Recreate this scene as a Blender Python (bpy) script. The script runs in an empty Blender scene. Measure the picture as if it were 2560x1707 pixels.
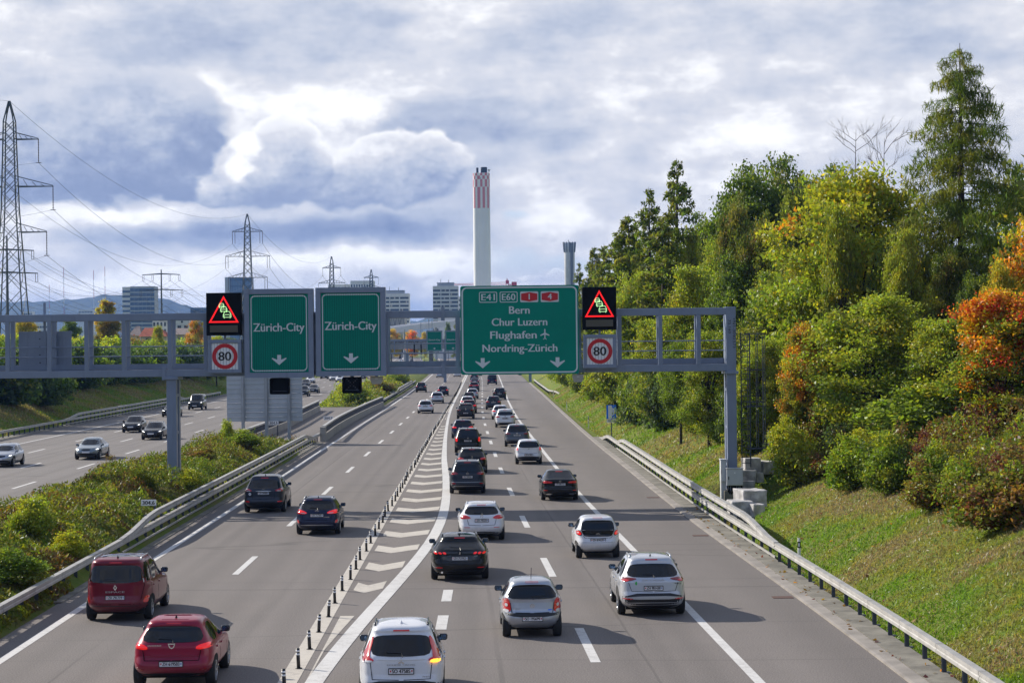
import bpy, bmesh, math, random
import numpy as np
from mathutils import Vector, Matrix
from mathutils.bvhtree import BVHTree
from mathutils.geometry import delaunay_2d_cdt

scene = bpy.context.scene
COL = scene.collection
R = math.radians

# ------------------------------------------------------------------ camera
CAM_H = 7.5
ROLL = R(0.6)
PITCH = 10.1 / 5224.5
cam_d = bpy.data.cameras.new("camera")
cam_d.sensor_width = 36.0
cam_d.lens = 36.0 * 5224.5 / 2560.0
cam_d.clip_start = 0.5
cam_d.clip_end = 20000.0
cam = bpy.data.objects.new("camera", cam_d)
COL.objects.link(cam)
cam.location = (0, 0, CAM_H)
cam.rotation_euler = (math.pi / 2 + PITCH, ROLL, 0)
scene.camera = cam

scene.view_settings.view_transform = 'Standard'
scene.view_settings.look = 'None'
scene.view_settings.exposure = 0.30
scene.view_settings.gamma = 1.0
scene.view_settings.use_curve_mapping = False
scene.cycles.max_bounces = 6
scene.cycles.diffuse_bounces = 2
scene.cycles.glossy_bounces = 3
scene.cycles.transmission_bounces = 3
scene.cycles.transparent_max_bounces = 6
scene.cycles.volume_bounces = 0
scene.cycles.use_denoising = True

# ------------------------------------------------------------------ survey: where a ray meets the road plane / a distance
F_, CX_, CY_, HP_ = 5224.5, 1280.0, 853.5, 10.1
_c, _s = math.cos(ROLL), math.sin(ROLL)
def UV(x, y):
    u, v = x - CX_, CY_ - y
    return u * _c + v * _s, -u * _s + v * _c + HP_
def G(x, y, z=0.0):
    U, V = UV(x, y)
    Y = F_ * (z - CAM_H) / V
    return U * Y / F_, Y
def A(x, y, Y):
    U, V = UV(x, y)
    return U * Y / F_, CAM_H + V * Y / F_

# ------------------------------------------------------------------ sun
SUN_DIR = Vector((1.5, -1.07, -1.0)).normalized()
sun_d = bpy.data.lights.new("sun", 'SUN')
sun_d.energy = 5.0
sun_d.angle = R(0.5)
sun_d.color = (1.0, 0.93, 0.82)
sun = bpy.data.objects.new("sun", sun_d)
COL.objects.link(sun)
sun.location = (-150, 100, 100)
sun.rotation_euler = SUN_DIR.to_track_quat('-Z', 'Y').to_euler()
SUN_EL = math.asin(-SUN_DIR.z)
SUN_ROT = math.atan2(-SUN_DIR.x, -SUN_DIR.y)      # from +Y towards +X

# ------------------------------------------------------------------ node expression helper
class NB:
    def __init__(s, tree):
        s.t = tree
    def n(s, typ, **kw):
        nd = s.t.nodes.new(typ)
        for k, v in kw.items():
            setattr(nd, k, v)
        return nd
    def put(s, sock, v):
        if isinstance(v, X):
            s.t.links.new(v.o, sock)
        elif v is not None:
            try:
                sock.default_value = v
            except Exception:
                sock.default_value = (v, v, v)
    def m(s, op, a, b=None, c=None, clamp=False):
        nd = s.n('ShaderNodeMath', operation=op, use_clamp=clamp)
        s.put(nd.inputs[0], a)
        if b is not None: s.put(nd.inputs[1], b)
        if c is not None: s.put(nd.inputs[2], c)
        return X(s, nd.outputs[0])
    def vm(s, op, a, b=None, out=0):
        nd = s.n('ShaderNodeVectorMath', operation=op)
        s.put(nd.inputs[0], a)
        if b is not None: s.put(nd.inputs[1], b)
        return X(s, nd.outputs[out])
    def xyz(s, a, b, c):
        nd = s.n('ShaderNodeCombineXYZ')
        s.put(nd.inputs[0], a); s.put(nd.inputs[1], b); s.put(nd.inputs[2], c)
        return X(s, nd.outputs[0])
    def sep(s, v):
        nd = s.n('ShaderNodeSeparateXYZ')
        s.put(nd.inputs[0], v)
        return [X(s, o) for o in nd.outputs]
    def noise(s, v, scale, detail=4, rough=0.55, dist=0.0, col=False):
        nd = s.n('ShaderNodeTexNoise')
        s.put(nd.inputs['Vector'], v)
        nd.inputs['Scale'].default_value = scale
        nd.inputs['Detail'].default_value = detail
        nd.inputs['Roughness'].default_value = rough
        nd.inputs['Distortion'].default_value = dist
        return X(s, nd.outputs[1 if col else 0])
    def smooth(s, v, a, b):
        nd = s.n('ShaderNodeMapRange', interpolation_type='SMOOTHSTEP')
        s.put(nd.inputs[0], v)
        nd.inputs[1].default_value = a; nd.inputs[2].default_value = b
        nd.inputs[3].default_value = 0.0; nd.inputs[4].default_value = 1.0
        return X(s, nd.outputs[0])
    def ramp(s, v, stops, interp='LINEAR'):
        nd = s.n('ShaderNodeValToRGB')
        cr = nd.color_ramp
        cr.interpolation = interp
        while len(cr.elements) < len(stops): cr.elements.new(0.5)
        for e, (p, c) in zip(cr.elements, stops):
            e.position = p; e.color = (c[0], c[1], c[2], 1)
        s.put(nd.inputs[0], v)
        return X(s, nd.outputs[0])
    def mix(s, f, a, b, typ='MIX'):
        nd = s.n('ShaderNodeMix', data_type='RGBA', blend_type=typ)
        s.put(nd.inputs[0], f)
        for sk, v in ((nd.inputs[6], a), (nd.inputs[7], b)):
            if isinstance(v, X): s.t.links.new(v.o, sk)
            else: sk.default_value = (v[0], v[1], v[2], 1)
        return X(s, nd.outputs[2])
class X:
    def __init__(s, b, o): s.b = b; s.o = o
    def __add__(s, v): return s.b.m('ADD', s, v)
    __radd__ = __add__
    def __sub__(s, v): return s.b.m('SUBTRACT', s, v)
    def __rsub__(s, v): return s.b.m('SUBTRACT', v, s)
    def __mul__(s, v): return s.b.m('MULTIPLY', s, v)
    __rmul__ = __mul__
    def __truediv__(s, v): return s.b.m('DIVIDE', s, v)

# ------------------------------------------------------------------ sky
world = bpy.data.worlds.new("World")
scene.world = world
world.use_nodes = True
world.cycles.sampling_method = 'MANUAL'
world.cycles.sample_map_resolution = 256
wt = world.node_tree
wt.nodes.clear()
def build_sky():
    b = NB(wt)
    STR = 0.10
    tc = b.n('ShaderNodeTexCoord')
    d = b.vm('NORMALIZE', X(b, tc.outputs['Generated']))
    dx, dy, dz = b.sep(d)
    az = b.m('ARCTAN2', dx, dy)
    el = dz
    sky = b.n('ShaderNodeTexSky', sky_type='NISHITA')
    sky.sun_disc = False
    sky.sun_elevation = SUN_EL
    sky.sun_rotation = SUN_ROT
    sky.altitude = 400.0
    sky.dust_density = 1.0
    nish = X(b, sky.outputs[0])
    # cloud space: direction, flattened so that clouds stretch along the horizon
    cv = b.vm('MULTIPLY', d, (1.0, 1.0, 2.4))
    warp = b.noise(cv, 13.0, 3, 0.6, 0.0, True)
    wx, wy, wz = b.sep(warp)
    wsm = b.noise(b.vm('MULTIPLY', d, (1.0, 1.0, 1.2)), 30.0, 3, 0.62, 0.0, True)
    sx, sy, sz = b.sep(wsm)
    # position in hundredths of a radian
    ax = az * 100.0
    ey = el * 100.0
    wax = ax + (wx - 0.5) * 2.6 + (sx - 0.5) * 2.0
    wey = ey + (wy - 0.5) * 1.6 + (sy - 0.5) * 1.5
    def S(x, y):                      # survey units of the 2352 px wide reading
        U, V = UV(x * 1.08844, y * 1.08844)
        return 100 * math.atan2(U, F_), 100 * V / math.hypot(F_, U)
    K = 100 * 1.08844 / F_
    def dist(x, y, rx, ry, soft=False):
        cx, cy = S(x, y)
        px = ax if soft else wax
        py = ey if soft else wey
        qx = (px - cx) * (1.0 / (rx * K))
        qy = (py - cy) * (1.0 / (ry * K))
        return b.m('SQRT', qx * qx + qy * qy)
    def blob(x, y, rx, ry, e0=1.0, e1=0.0, soft=False):
        return b.smooth(dist(x, y, rx, ry, soft), e0, e1)
    n1 = b.noise(cv, 6.0, 4, 0.55)
    n2 = b.noise(b.vm('MULTIPLY', d, (1.0, 1.0, 4.5)), 9.0, 6, 0.60)
    n3 = b.noise(b.vm('MULTIPLY', d, (1.0, 1.0, 1.3)), 34.0, 5, 0.62)
    n5 = b.noise(b.vm('MULTIPLY', d, (1.0, 1.0, 2.2)), 15.0, 4, 0.6)
    B = 0.69 + (n1 - 0.5) * 0.66 + (n2 - 0.5) * 0.66 + (n5 - 0.5) * 1.0 + (n3 - 0.5) * 0.30
    n4 = b.noise(b.vm('MULTIPLY', d, (1.0, 1.0, 1.5)), 80.0, 3, 0.65)
    tex = (n5 - 0.5) * 0.60 + (n3 - 0.5) * 0.75 + (n4 - 0.5) * 0.50
    soft = [ # x, y, rx, ry, amount
        (760, 110, 620, 80, -0.20), (1450, 60, 420, 50, -0.14), (1750, 130, 420, 40, -0.10), (1250, 25, 300, 40, 0.04),
        (60, 60, 200, 80, -0.10), (300, 40, 200, 40, 0.06),
        (700, 245, 330, 100, 0.34), (1380, 235, 330, 55, 0.20), (2050, 230, 420, 110, 0.12), (1700, 330, 420, 60, 0.10),
        (1120, 285, 290, 58, -0.40), (1000, 215, 120, 40, -0.08), (1550, 330, 300, 40, -0.08),
        (1250, 400, 250, 60, 0.10), (1500, 480, 260, 70, 0.14), (1900, 200, 200, 40, -0.06),
        (300, 492, 380, 30, 0.28), (680, 535, 420, 44, -0.46), (860, 505, 230, 34, -0.20), (330, 552, 330, 30, -0.28),
        (880, 588, 330, 36, 0.34), (520, 600, 240, 24, 0.16), (150, 600, 240, 26, -0.12), (1250, 520, 160, 60, 0.12), (300, 655, 500, 26, 0.12),
    ]
    for (x, y, rx, ry, a) in soft:
        B = B + blob(x, y, rx * 1.25, ry * 1.35) * a
    B = B + (n4 - 0.5) * 0.26
    def heap(B, blobs, yt, yb, rim, hi, lo, edge=0.10, rimw=0.45, flat=0.30, side=0.0):
        """a heaped cloud: union of ragged lobes, brighter towards its sunny top, darker flat base"""
        m = None
        for q in blobs:
            t = 1.0 - dist(*q)
            m = t if m is None else b.m('MAXIMUM', m, t)
        m = m + tex * 0.42
        yT = S(1176, yt)[1]; yB = S(1176, yb)[1]
        v = (wey - yB) * (1.0 / (yT - yB))
        mask = b.smooth(m, 0.0, edge) * b.smooth(v + tex * 0.3, -0.5 * flat, 0.5 * flat)
        w = v + tex * 1.3
        if side:
            w = w - (wax - S(blobs[0][0], 300)[0]) * side
        body = b.smooth(w, -0.05, 1.05) * (hi - lo) + lo + tex * 0.30
        r = (1.0 - b.smooth(m + tex * 0.6, -0.1, rimw + 0.35)) * b.smooth(v + tex * 0.8, 0.30, 0.95)
        val = body + r * (rim - body)
        return B + mask * (val - B)
    B = heap(B, [(770, 285, 190, 65), (700, 250, 140, 50), (850, 270, 100, 50)], 215, 350, 1.0, 0.98, 0.66, 0.8, 0.8, 0.9)
    B = heap(B, [(190, 330, 270, 150), (330, 300, 190, 170), (430, 360, 110, 110), (90, 400, 240, 80)], 130, 468, 0.74, 0.66, 0.14, 0.20, 0.30, 0.10, 0.045)
    B = heap(B, [(905, 405, 165, 88), (985, 365, 85, 68), (800, 430, 120, 60), (900, 350, 90, 50)], 300, 494, 0.95, 0.82, 0.20, 0.22, 0.30, 0.12)
    B = heap(B, [(620, 395, 140, 82), (650, 338, 82, 70), (690, 390, 80, 80), (560, 425, 110, 50)], 285, 468, 1.0, 0.80, 0.24, 0.20, 0.30, 0.12, 0.06)
    B = heap(B, [(572, 355, 40, 38), (552, 385, 36, 26)], 310, 430, 1.08, 1.05, 0.80, 0.7, 0.5, 0.8)
    B = heap(B, [(1310, 632, 55, 20), (1240, 640, 60, 14)], 610, 652, 0.95, 0.9, 0.66, 0.3)
    B = heap(B, [(965, 626, 42, 16)], 608, 645, 0.95, 0.92, 0.66, 0.4)
    cloud = b.ramp(B, [(0.0, (0.195, 0.25, 0.40)), (0.25, (0.30, 0.355, 0.50)), (0.5, (0.455, 0.50, 0.60)),
                       (0.75, (0.655, 0.665, 0.71)), (0.90, (0.88, 0.88, 0.89)), (1.0, (0.98, 0.98, 0.985))])
    # gaps of blue
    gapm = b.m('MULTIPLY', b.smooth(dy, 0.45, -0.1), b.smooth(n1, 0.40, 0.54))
    for (x, y, rx, ry) in ((1200, 600, 120, 42), (1330, 600, 130, 34), (2280, 500, 200, 110), (1180, 495, 60, 16)):
        g = blob(x, y, rx, ry, 1.0, 0.2)
        gapm = b.m('MAXIMUM', gapm, g * 0.75)
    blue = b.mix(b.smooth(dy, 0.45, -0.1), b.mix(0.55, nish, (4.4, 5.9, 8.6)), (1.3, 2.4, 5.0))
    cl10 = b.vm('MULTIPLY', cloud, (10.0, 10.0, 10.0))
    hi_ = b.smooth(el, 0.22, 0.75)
    cl10 = b.mix(hi_, cl10, b.vm('MULTIPLY', cl10, (0.42, 0.45, 0.52)))  # unseen high clouds dimmed to darken window reflections and road shadows
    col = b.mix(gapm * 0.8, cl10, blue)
    # dark band added low behind the camera, unseen, to dim car reflections
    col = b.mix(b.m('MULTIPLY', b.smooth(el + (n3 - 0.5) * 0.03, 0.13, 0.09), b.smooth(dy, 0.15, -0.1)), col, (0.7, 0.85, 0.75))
    # below the horizon: plain grey
    col = b.mix(b.smooth(el, -0.002, -0.05), col, (3.0, 3.2, 3.4))
    bg = b.n('ShaderNodeBackground')
    bg.inputs[1].default_value = STR
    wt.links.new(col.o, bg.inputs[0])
    out = b.n('ShaderNodeOutputWorld')
    wt.links.new(bg.outputs[0], out.inputs[0])
build_sky()

# ------------------------------------------------------------------ materials
MATS = {}
def _mat(name):
    m = bpy.data.materials.new(name)
    m.use_nodes = True
    nt = m.node_tree
    p = nt.nodes['Principled BSDF']
    return m, nt, p
def pbr(name, col, rough=0.6, metal=0.0, coat=0.0, spec=0.5, emit=None, es=0.0, var=0.0, vscale=3.0, bump=0.0, bscale=20.0):
    if name in MATS: return MATS[name]
    m, nt, p = _mat(name)
    p.inputs['Base Color'].default_value = (*col, 1)
    p.inputs['Roughness'].default_value = rough
    p.inputs['Metallic'].default_value = metal
    p.inputs['Coat Weight'].default_value = coat
    p.inputs['Coat Roughness'].default_value = 0.04
    p.inputs['Specular IOR Level'].default_value = spec
    if emit:
        p.inputs['Emission Color'].default_value = (*emit, 1)
        p.inputs['Emission Strength'].default_value = es
    b = NB(nt)
    if var or bump:
        tc = b.n('ShaderNodeTexCoord')
        o = X(b, tc.outputs['Object'])
        if var:
            n = b.noise(o, vscale, 6, 0.6)
            f = b.smooth(n, 0.3, 0.7)
            c = b.mix(f, tuple(max(0, x * (1 - var)) for x in col), tuple(min(1, x * (1 + var)) for x in col))
            nt.links.new(c.o, p.inputs['Base Color'])
        if bump:
            bn = b.n('ShaderNodeBump')
            bn.inputs['Strength'].default_value = bump
            bn.inputs['Distance'].default_value = 0.02
            nt.links.new(b.noise(o, bscale, 5, 0.6).o, bn.inputs['Height'])
            nt.links.new(bn.outputs[0], p.inputs['Normal'])
    MATS[name] = m
    return m
def dirt(name, *a, **k):
    """road film: brownish grey low on the sills and the tail"""
    if name in MATS: return MATS[name]
    m = pbr(name, *a, **k)
    nt = m.node_tree; b = NB(nt); p = nt.nodes['Principled BSDF']
    old = X(b, p.inputs['Base Color'].links[0].from_socket)
    tc = b.n('ShaderNodeTexCoord'); o = X(b, tc.outputs['Object'])
    x, y, z = b.sep(o)
    n = b.noise(o, 5.0, 5, 0.65)
    f = (1.0 - b.smooth(z + (n - 0.5) * 0.5, 0.22, 0.75)) * (0.30 if max(a[0]) > .1 else 0.07)
    c = b.mix(f, old, (0.16, 0.14, 0.12))
    nt.links.new(c.o, p.inputs['Base Color'])
    return m
def paint(name, col, metal=0.0, rough=0.35):
    return dirt("car paint " + name, col, rough, metal, 1.0 if max(col) > .1 else .4, 0.5 if max(col) > .1 else .25, var=0.03, vscale=1.2)

M_glass = pbr("dark car glass", (0.005, 0.006, 0.008), 0.025, 0.0, 0.0, 0.5)
M_trim = pbr("black plastic trim", (0.018, 0.018, 0.02), 0.5)
M_gloss = pbr("gloss black", (0.012, 0.012, 0.014), 0.12, coat=0.6)
M_under = pbr("underbody black", (0.008, 0.008, 0.009), 0.9)
M_tyre = pbr("tyre rubber", (0.017, 0.017, 0.018), 0.8, bump=0.3, bscale=60)
M_rim = pbr("alloy rim", (0.48, 0.49, 0.51), 0.3, 0.85)
M_rimd = pbr("dark alloy rim", (0.08, 0.08, 0.09), 0.35, 0.7)
M_chrome = pbr("chrome", (0.75, 0.76, 0.78), 0.12, 1.0)
M_silver = pbr("silver trim", (0.45, 0.46, 0.48), 0.35, 0.6)
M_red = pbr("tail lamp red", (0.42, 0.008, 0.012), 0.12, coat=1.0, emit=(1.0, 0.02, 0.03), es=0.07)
M_redlit = pbr("lit brake lamp red", (0.50, 0.006, 0.008), 0.15, coat=0.6, emit=(1.0, 0.015, 0.015), es=0.42)
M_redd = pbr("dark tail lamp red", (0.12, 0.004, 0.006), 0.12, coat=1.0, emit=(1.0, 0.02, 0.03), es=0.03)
M_lampw = pbr("clear lamp lens", (0.62, 0.62, 0.64), 0.12, coat=1.0)
M_amber = pbr("lit amber indicator", (0.9, 0.35, 0.02), 0.2, emit=(1.0, 0.36, 0.03), es=2.4)
M_head = pbr("headlamp lens", (0.42, 0.44, 0.47), 0.1, coat=1.0)
M_headlit = pbr("lit headlamp", (0.9, 0.9, 0.92), 0.1, emit=(1.0, 0.98, 0.95), es=2.5)
M_plate = pbr("number plate white", (0.74, 0.74, 0.76), 0.4)
M_ink = pbr("plate lettering", (0.01, 0.01, 0.012), 0.5)
M_redp = pbr("plate shield red", (0.55, 0.02, 0.03), 0.5)
M_bluep = pbr("plate shield blue", (0.05, 0.16, 0.45), 0.5)
M_seam = pbr("panel gap", (0.006, 0.006, 0.007), 0.9, spec=0.1)
M_steel = pbr("gantry blue grey paint", (0.205, 0.25, 0.345), 0.45, 0.0, 0.2, var=0.07, vscale=0.8)
M_steeld = pbr("gantry dark walkway", (0.07, 0.075, 0.085), 0.7)
M_galv = pbr("galvanised rail", (0.44, 0.43, 0.41), 0.5, 0.25, var=0.14, vscale=1.5)
M_galvp = pbr("rail post steel", (0.06, 0.075, 0.105), 0.6, 0.2, var=0.15, vscale=4)
M_galvl = pbr("light galvanised steel", (0.36, 0.39, 0.43), 0.45, 0.5, var=0.1, vscale=2)
M_green = pbr("sign green", (0.0, 0.235, 0.168), 0.5, spec=0.15, var=0.05, vscale=0.7)
M_signw = pbr("sign white", (0.62, 0.68, 0.70), 0.5)
M_white = pbr("white enamel", (0.82, 0.83, 0.84), 0.4)
M_signred = pbr("sign red", (0.55, 0.012, 0.022), 0.4)
M_black = pbr("display black", (0.003, 0.0035, 0.005), 0.6, spec=0.12)
M_blackm = pbr("matt black", (0.006, 0.006, 0.007), 0.9, spec=0.1)
M_dispgrey = pbr("unlit display panel", (0.085, 0.078, 0.06), 0.6)
M_ledred = pbr("lit red display", (0.5, 0.0, 0.0), 0.5, emit=(1.0, 0.012, 0.015), es=0.85)
M_ledgrn = pbr("lit green display", (0.4, 0.6, 0.3), 0.5, emit=(0.55, 0.95, 0.45), es=0.9)
M_signblue = pbr("sign blue", (0.015, 0.19, 0.90), 0.45, spec=0.2)
M_conc = pbr("concrete", (0.19, 0.178, 0.15), 0.9, var=0.34, vscale=1.1, bump=0.35, bscale=14)
M_concl = pbr("pale concrete", (0.32, 0.305, 0.28), 0.9, var=0.12, vscale=0.5, bump=0.2, bscale=8)
M_kerb = pbr("kerb stone", (0.265, 0.24, 0.215), 0.9, var=0.22, vscale=0.8, bump=0.3, bscale=10)
M_stone = pbr("granite block", (0.43, 0.42, 0.415), 0.9, var=0.34, vscale=2.6, bump=1.0, bscale=5)
M_cab = pbr("cabinet grey", (0.52, 0.54, 0.56), 0.5, var=0.04)
M_beige = pbr("beige housing", (0.36, 0.35, 0.30), 0.6)
M_bark = pbr("bark", (0.055, 0.045, 0.038), 0.95, var=0.35, vscale=3, bump=0.6, bscale=9)
M_barkl = pbr("pale twig bark", (0.10, 0.075, 0.07), 0.95, var=0.3, vscale=3)
M_wire = pbr("power cable", (0.10, 0.11, 0.13), 0.6, 0.3)
M_lattice = pbr("pylon steel", (0.085, 0.098, 0.10), 0.7, 0.2, var=0.2, vscale=0.3)
M_insul = pbr("insulator brown", (0.07, 0.05, 0.045), 0.4)

def rail_joints(m):
    nt = m.node_tree; b = NB(nt); p = nt.nodes['Principled BSDF']
    old = p.inputs['Base Color'].links[0].from_socket
    tc = b.n('ShaderNodeTexCoord'); o = X(b, tc.outputs['Object'])
    x, y, z = b.sep(o)
    j = 1.0 - b.smooth(b.m('ABSOLUTE', b.m('FRACT', y * 0.25) - 0.5), 0.004, 0.008)
    dots = b.m('MULTIPLY', 1.0 - b.smooth(b.m('ABSOLUTE', b.m('FRACT', y * 0.25) - 0.5), 0.05, 0.06), b.smooth(b.m('FRACT', y * 8.0), 0.72, 0.8))
    st = b.smooth(b.noise(b.vm('MULTIPLY', o, (1, 0.6, 6)), 2.0, 5, 0.65), 0.5, 0.75)
    c = b.mix(j * 0.75, X(b, old), (0.05, 0.05, 0.05))
    c = b.mix(dots * 0.35, c, (0.08, 0.08, 0.08))
    c = b.mix(st * 0.35, c, (0.24, 0.20, 0.16))
    nt.links.new(c.o, p.inputs['Base Color'])
rail_joints(M_galv)
def streaks(m, k=0.35, dark=(0.10, 0.11, 0.13)):
    nt = m.node_tree; b = NB(nt); p = nt.nodes['Principled BSDF']
    lk = p.inputs['Base Color'].links
    old = X(b, lk[0].from_socket) if lk else tuple(p.inputs['Base Color'].default_value[:3])
    tc = b.n('ShaderNodeTexCoord'); o = X(b, tc.outputs['Object'])
    st = b.smooth(b.noise(b.vm('MULTIPLY', o, (4.0, 4.0, 0.35)), 1.0, 5, 0.65), 0.52, 0.74)
    c = b.mix(st * k, old, dark)
    nt.links.new(c.o, p.inputs['Base Color'])
streaks(M_steel, 0.30)
streaks(M_green, 0.12, (0.02, 0.12, 0.10))
streaks(M_galvp, 0.3, (0.12, 0.06, 0.035))
def leaf_material():
    m, nt, p = _mat("foliage")
    b = NB(nt)
    at = b.n('ShaderNodeAttribute'); at.attribute_name = "leaf_color"
    oi = b.n('ShaderNodeObjectInfo')
    c = b.mix(1.0, X(b, at.outputs[0]), X(b, oi.outputs['Color']), 'MULTIPLY')
    nt.nodes.remove(p)
    df = b.n('ShaderNodeBsdfDiffuse'); tr = b.n('ShaderNodeBsdfTranslucent'); gl = b.n('ShaderNodeBsdfGlossy')
    nt.links.new(c.o, df.inputs[0])
    c2 = b.mix(1.0, c, (1.15, 1.2, 0.6), 'MULTIPLY')
    nt.links.new(c2.o, tr.inputs[0])
    gl.inputs['Roughness'].default_value = 0.45
    gl.inputs[0].default_value = (0.7, 0.75, 0.75, 1)
    mx = b.n('ShaderNodeMixShader'); mx.inputs[0].default_value = 0.46
    nt.links.new(df.outputs[0], mx.inputs[1]); nt.links.new(tr.outputs[0], mx.inputs[2])
    m2 = b.n('ShaderNodeMixShader'); m2.inputs[0].default_value = 0.035
    nt.links.new(mx.outputs[0], m2.inputs[1]); nt.links.new(gl.outputs[0], m2.inputs[2])
    nt.links.new(m2.outputs[0], nt.nodes['Material Output'].inputs[0])
    return m
M_leaf = leaf_material()

# ------------------------------------------------------------------ object helpers
def link(o, parent=None):
    COL.objects.link(o)
    if parent is not None: o.parent = parent
    return o
def tag(o, label=None, cat=None, group=None, kind=None):
    if label: o["label"] = label
    if cat: o["category"] = cat
    if group: o["group"] = group
    if kind: o["kind"] = kind
    return o
def thing(name, label, cat, loc=(0, 0, 0), rz=0.0, group=None):
    o = bpy.data.objects.new(name, None)
    o.empty_display_size = 0.3
    link(o)
    o.location = loc
    o.rotation_euler = (0, 0, rz)
    return tag(o, label, cat, group)
class MB:
    def __init__(s): s.v = []; s.f = []
    def add(s, vs, fs):
        k = len(s.v)
        s.v.extend([tuple(p) for p in vs]); s.f.extend([tuple(i + k for i in f) for f in fs])
    def box(s, x0, x1, y0, y1, z0, z1):
        s.add([(x0, y0, z0), (x1, y0, z0), (x1, y1, z0), (x0, y1, z0), (x0, y0, z1), (x1, y0, z1), (x1, y1, z1), (x0, y1, z1)],
              [(0, 3, 2, 1), (4, 5, 6, 7), (0, 1, 5, 4), (1, 2, 6, 5), (2, 3, 7, 6), (3, 0, 4, 7)])
        return s
    def bbox(s, x0, x1, y0, y1, z0, z1, bv=0.01):
        bm = bmesh.new()
        r = bmesh.ops.create_cube(bm, size=1.0)
        for v in bm.verts:
            v.co = Vector(((x0 + x1) / 2 + v.co.x * (x1 - x0), (y0 + y1) / 2 + v.co.y * (y1 - y0), (z0 + z1) / 2 + v.co.z * (z1 - z0)))
        bmesh.ops.bevel(bm, geom=list(bm.edges), offset=bv, segments=2, affect='EDGES', profile=0.5)
        s.add([v.co for v in bm.verts], [[v.index for v in f.verts] for f in bm.faces])
        bm.free()
        return s
    def tube(s, pts, r, n=6, cap=True):
        pts = [Vector(p) for p in pts]
        rs = r if isinstance(r, (list, tuple)) else [r] * len(pts)
        rings = []
        k0 = len(s.v)
        for i, p in enumerate(pts):
            d = (pts[min(i + 1, len(pts) - 1)] - pts[max(i - 1, 0)])
            if d.length < 1e-9: d = Vector((0, 0, 1))
            d.normalize()
            a = d.cross(Vector((0, 0, 1)) if abs(d.z) < 0.95 else Vector((0, 1, 0))).normalized()
            b2 = d.cross(a)
            ring = []
            for j in range(n):
                t = 2 * math.pi * (j + 0.5) / n
                ring.append(len(s.v))
                s.v.append(tuple(p + (a * math.cos(t) + b2 * math.sin(t)) * rs[i]))
            rings.append(ring)
        for i in range(len(rings) - 1):
            for j in range(n):
                s.f.append((rings[i][j], rings[i][(j + 1) % n], rings[i + 1][(j + 1) % n], rings[i + 1][j]))
        if cap:
            s.f.append(tuple(rings[0][::-1])); s.f.append(tuple(rings[-1]))
        return s
    def prism_y(s, poly, y0, y1):          # polygon in x,z extruded along y
        n = len(poly)
        s.add([(x, y0, z) for x, z in poly] + [(x, y1, z) for x, z in poly],
              [tuple(range(n)), tuple(range(2 * n - 1, n - 1, -1))] + [(i, i + n, (i + 1) % n + n, (i + 1) % n) for i in range(n)])
        return s
    def sweep(s, path, prof, closed=True):  # prof: (offset to the right, z) along a path of (x, y, z)
        n = len(prof); k0 = len(s.v)
        for i, p in enumerate(path):
            a = path[max(0, i - 1)]; c = path[min(len(path) - 1, i + 1)]
            dx, dy = c[0] - a[0], c[1] - a[1]
            l = math.hypot(dx, dy) or 1
            rx, ry = dy / l, -dx / l
            for (o, z) in prof: s.v.append((p[0] + rx * o, p[1] + ry * o, p[2] + z))
        for i in range(len(path) - 1):
            for j in range(n if closed else n - 1):
                a = k0 + i * n + j; b2 = k0 + i * n + (j + 1) % n
                s.f.append((a, b2, b2 + n, a + n))
        if closed:
            s.f.append(tuple(k0 + j for j in range(n))[::-1]); s.f.append(tuple(k0 + (len(path) - 1) * n + j for j in range(n)))
        return s
    def build(s, name, mat, parent=None, smooth=False, recalc=True):
        me = bpy.data.meshes.new(name)
        me.from_pydata(s.v, [], s.f)
        if recalc:
            bm = bmesh.new(); bm.from_mesh(me)
            bmesh.ops.recalc_face_normals(bm, faces=bm.faces)
            bm.to_mesh(me); bm.free()
        me.materials.append(mat)
        if smooth:
            me.polygons.foreach_set("use_smooth", [True] * len(me.polygons))
        me.update()
        return link(bpy.data.objects.new(name, me), parent)
_tcache = {}
CAPH = 0.70
def text_geo(txt):
    if txt in _tcache: return _tcache[txt]
    cu = bpy.data.curves.new("lettering", 'FONT')
    cu.body = txt; cu.size = 1.0; cu.resolution_u = 3
    cu.align_x = 'LEFT'
    ob = bpy.data.objects.new("lettering", cu)
    me = bpy.data.meshes.new_from_object(ob)
    vs = [(v.co.x, v.co.y) for v in me.vertices]; fs = [tuple(p.vertices) for p in me.polygons]
    bpy.data.objects.remove(ob); bpy.data.meshes.remove(me); bpy.data.curves.remove(cu)
    _tcache[txt] = (vs, fs)
    return vs, fs
CAPH = max(p[1] for p in text_geo('H')[0])
def put_text(mb, txt, cx, cz, y, width=None, height=0.1, rot=0.0, bold=0.0, face=-1):
    """flat letters facing -Y (face=-1) centred on cx with base line cz; height = cap height"""
    vs, fs = text_geo(txt)
    if not vs: return
    xs = [p[0] for p in vs]
    x0, x1 = min(xs), max(xs)
    ks = height / CAPH
    kx = (width / (x1 - x0)) if width else ks
    out = []
    for (x, z) in vs:
        px = (x - (x0 + x1) / 2) * kx; pz = z * ks
        if face > 0: px = -px
        if rot: px, pz = px * math.cos(rot) - pz * math.sin(rot), px * math.sin(rot) + pz * math.cos(rot)
        out.append((cx + px, y, cz + pz))
    mb.add(out, fs)
    if bold:
        for dx in (-bold, bold):
            mb.add([(p[0] + dx, p[1] + 0.0006 * (1 if dx > 0 else 2), p[2]) for p in out], fs)
def rrect(x0, z0, x1, z1, r, n=5):
    out = []
    for (cx, cz, a0) in ((x1 - r, z1 - r, 0), (x0 + r, z1 - r, 90), (x0 + r, z0 + r, 180), (x1 - r, z0 + r, 270)):
        for i in range(n + 1):
            a = R(a0 + 90 * i / n)
            out.append((cx + r * math.cos(a), cz + r * math.sin(a)))
    return out
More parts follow.
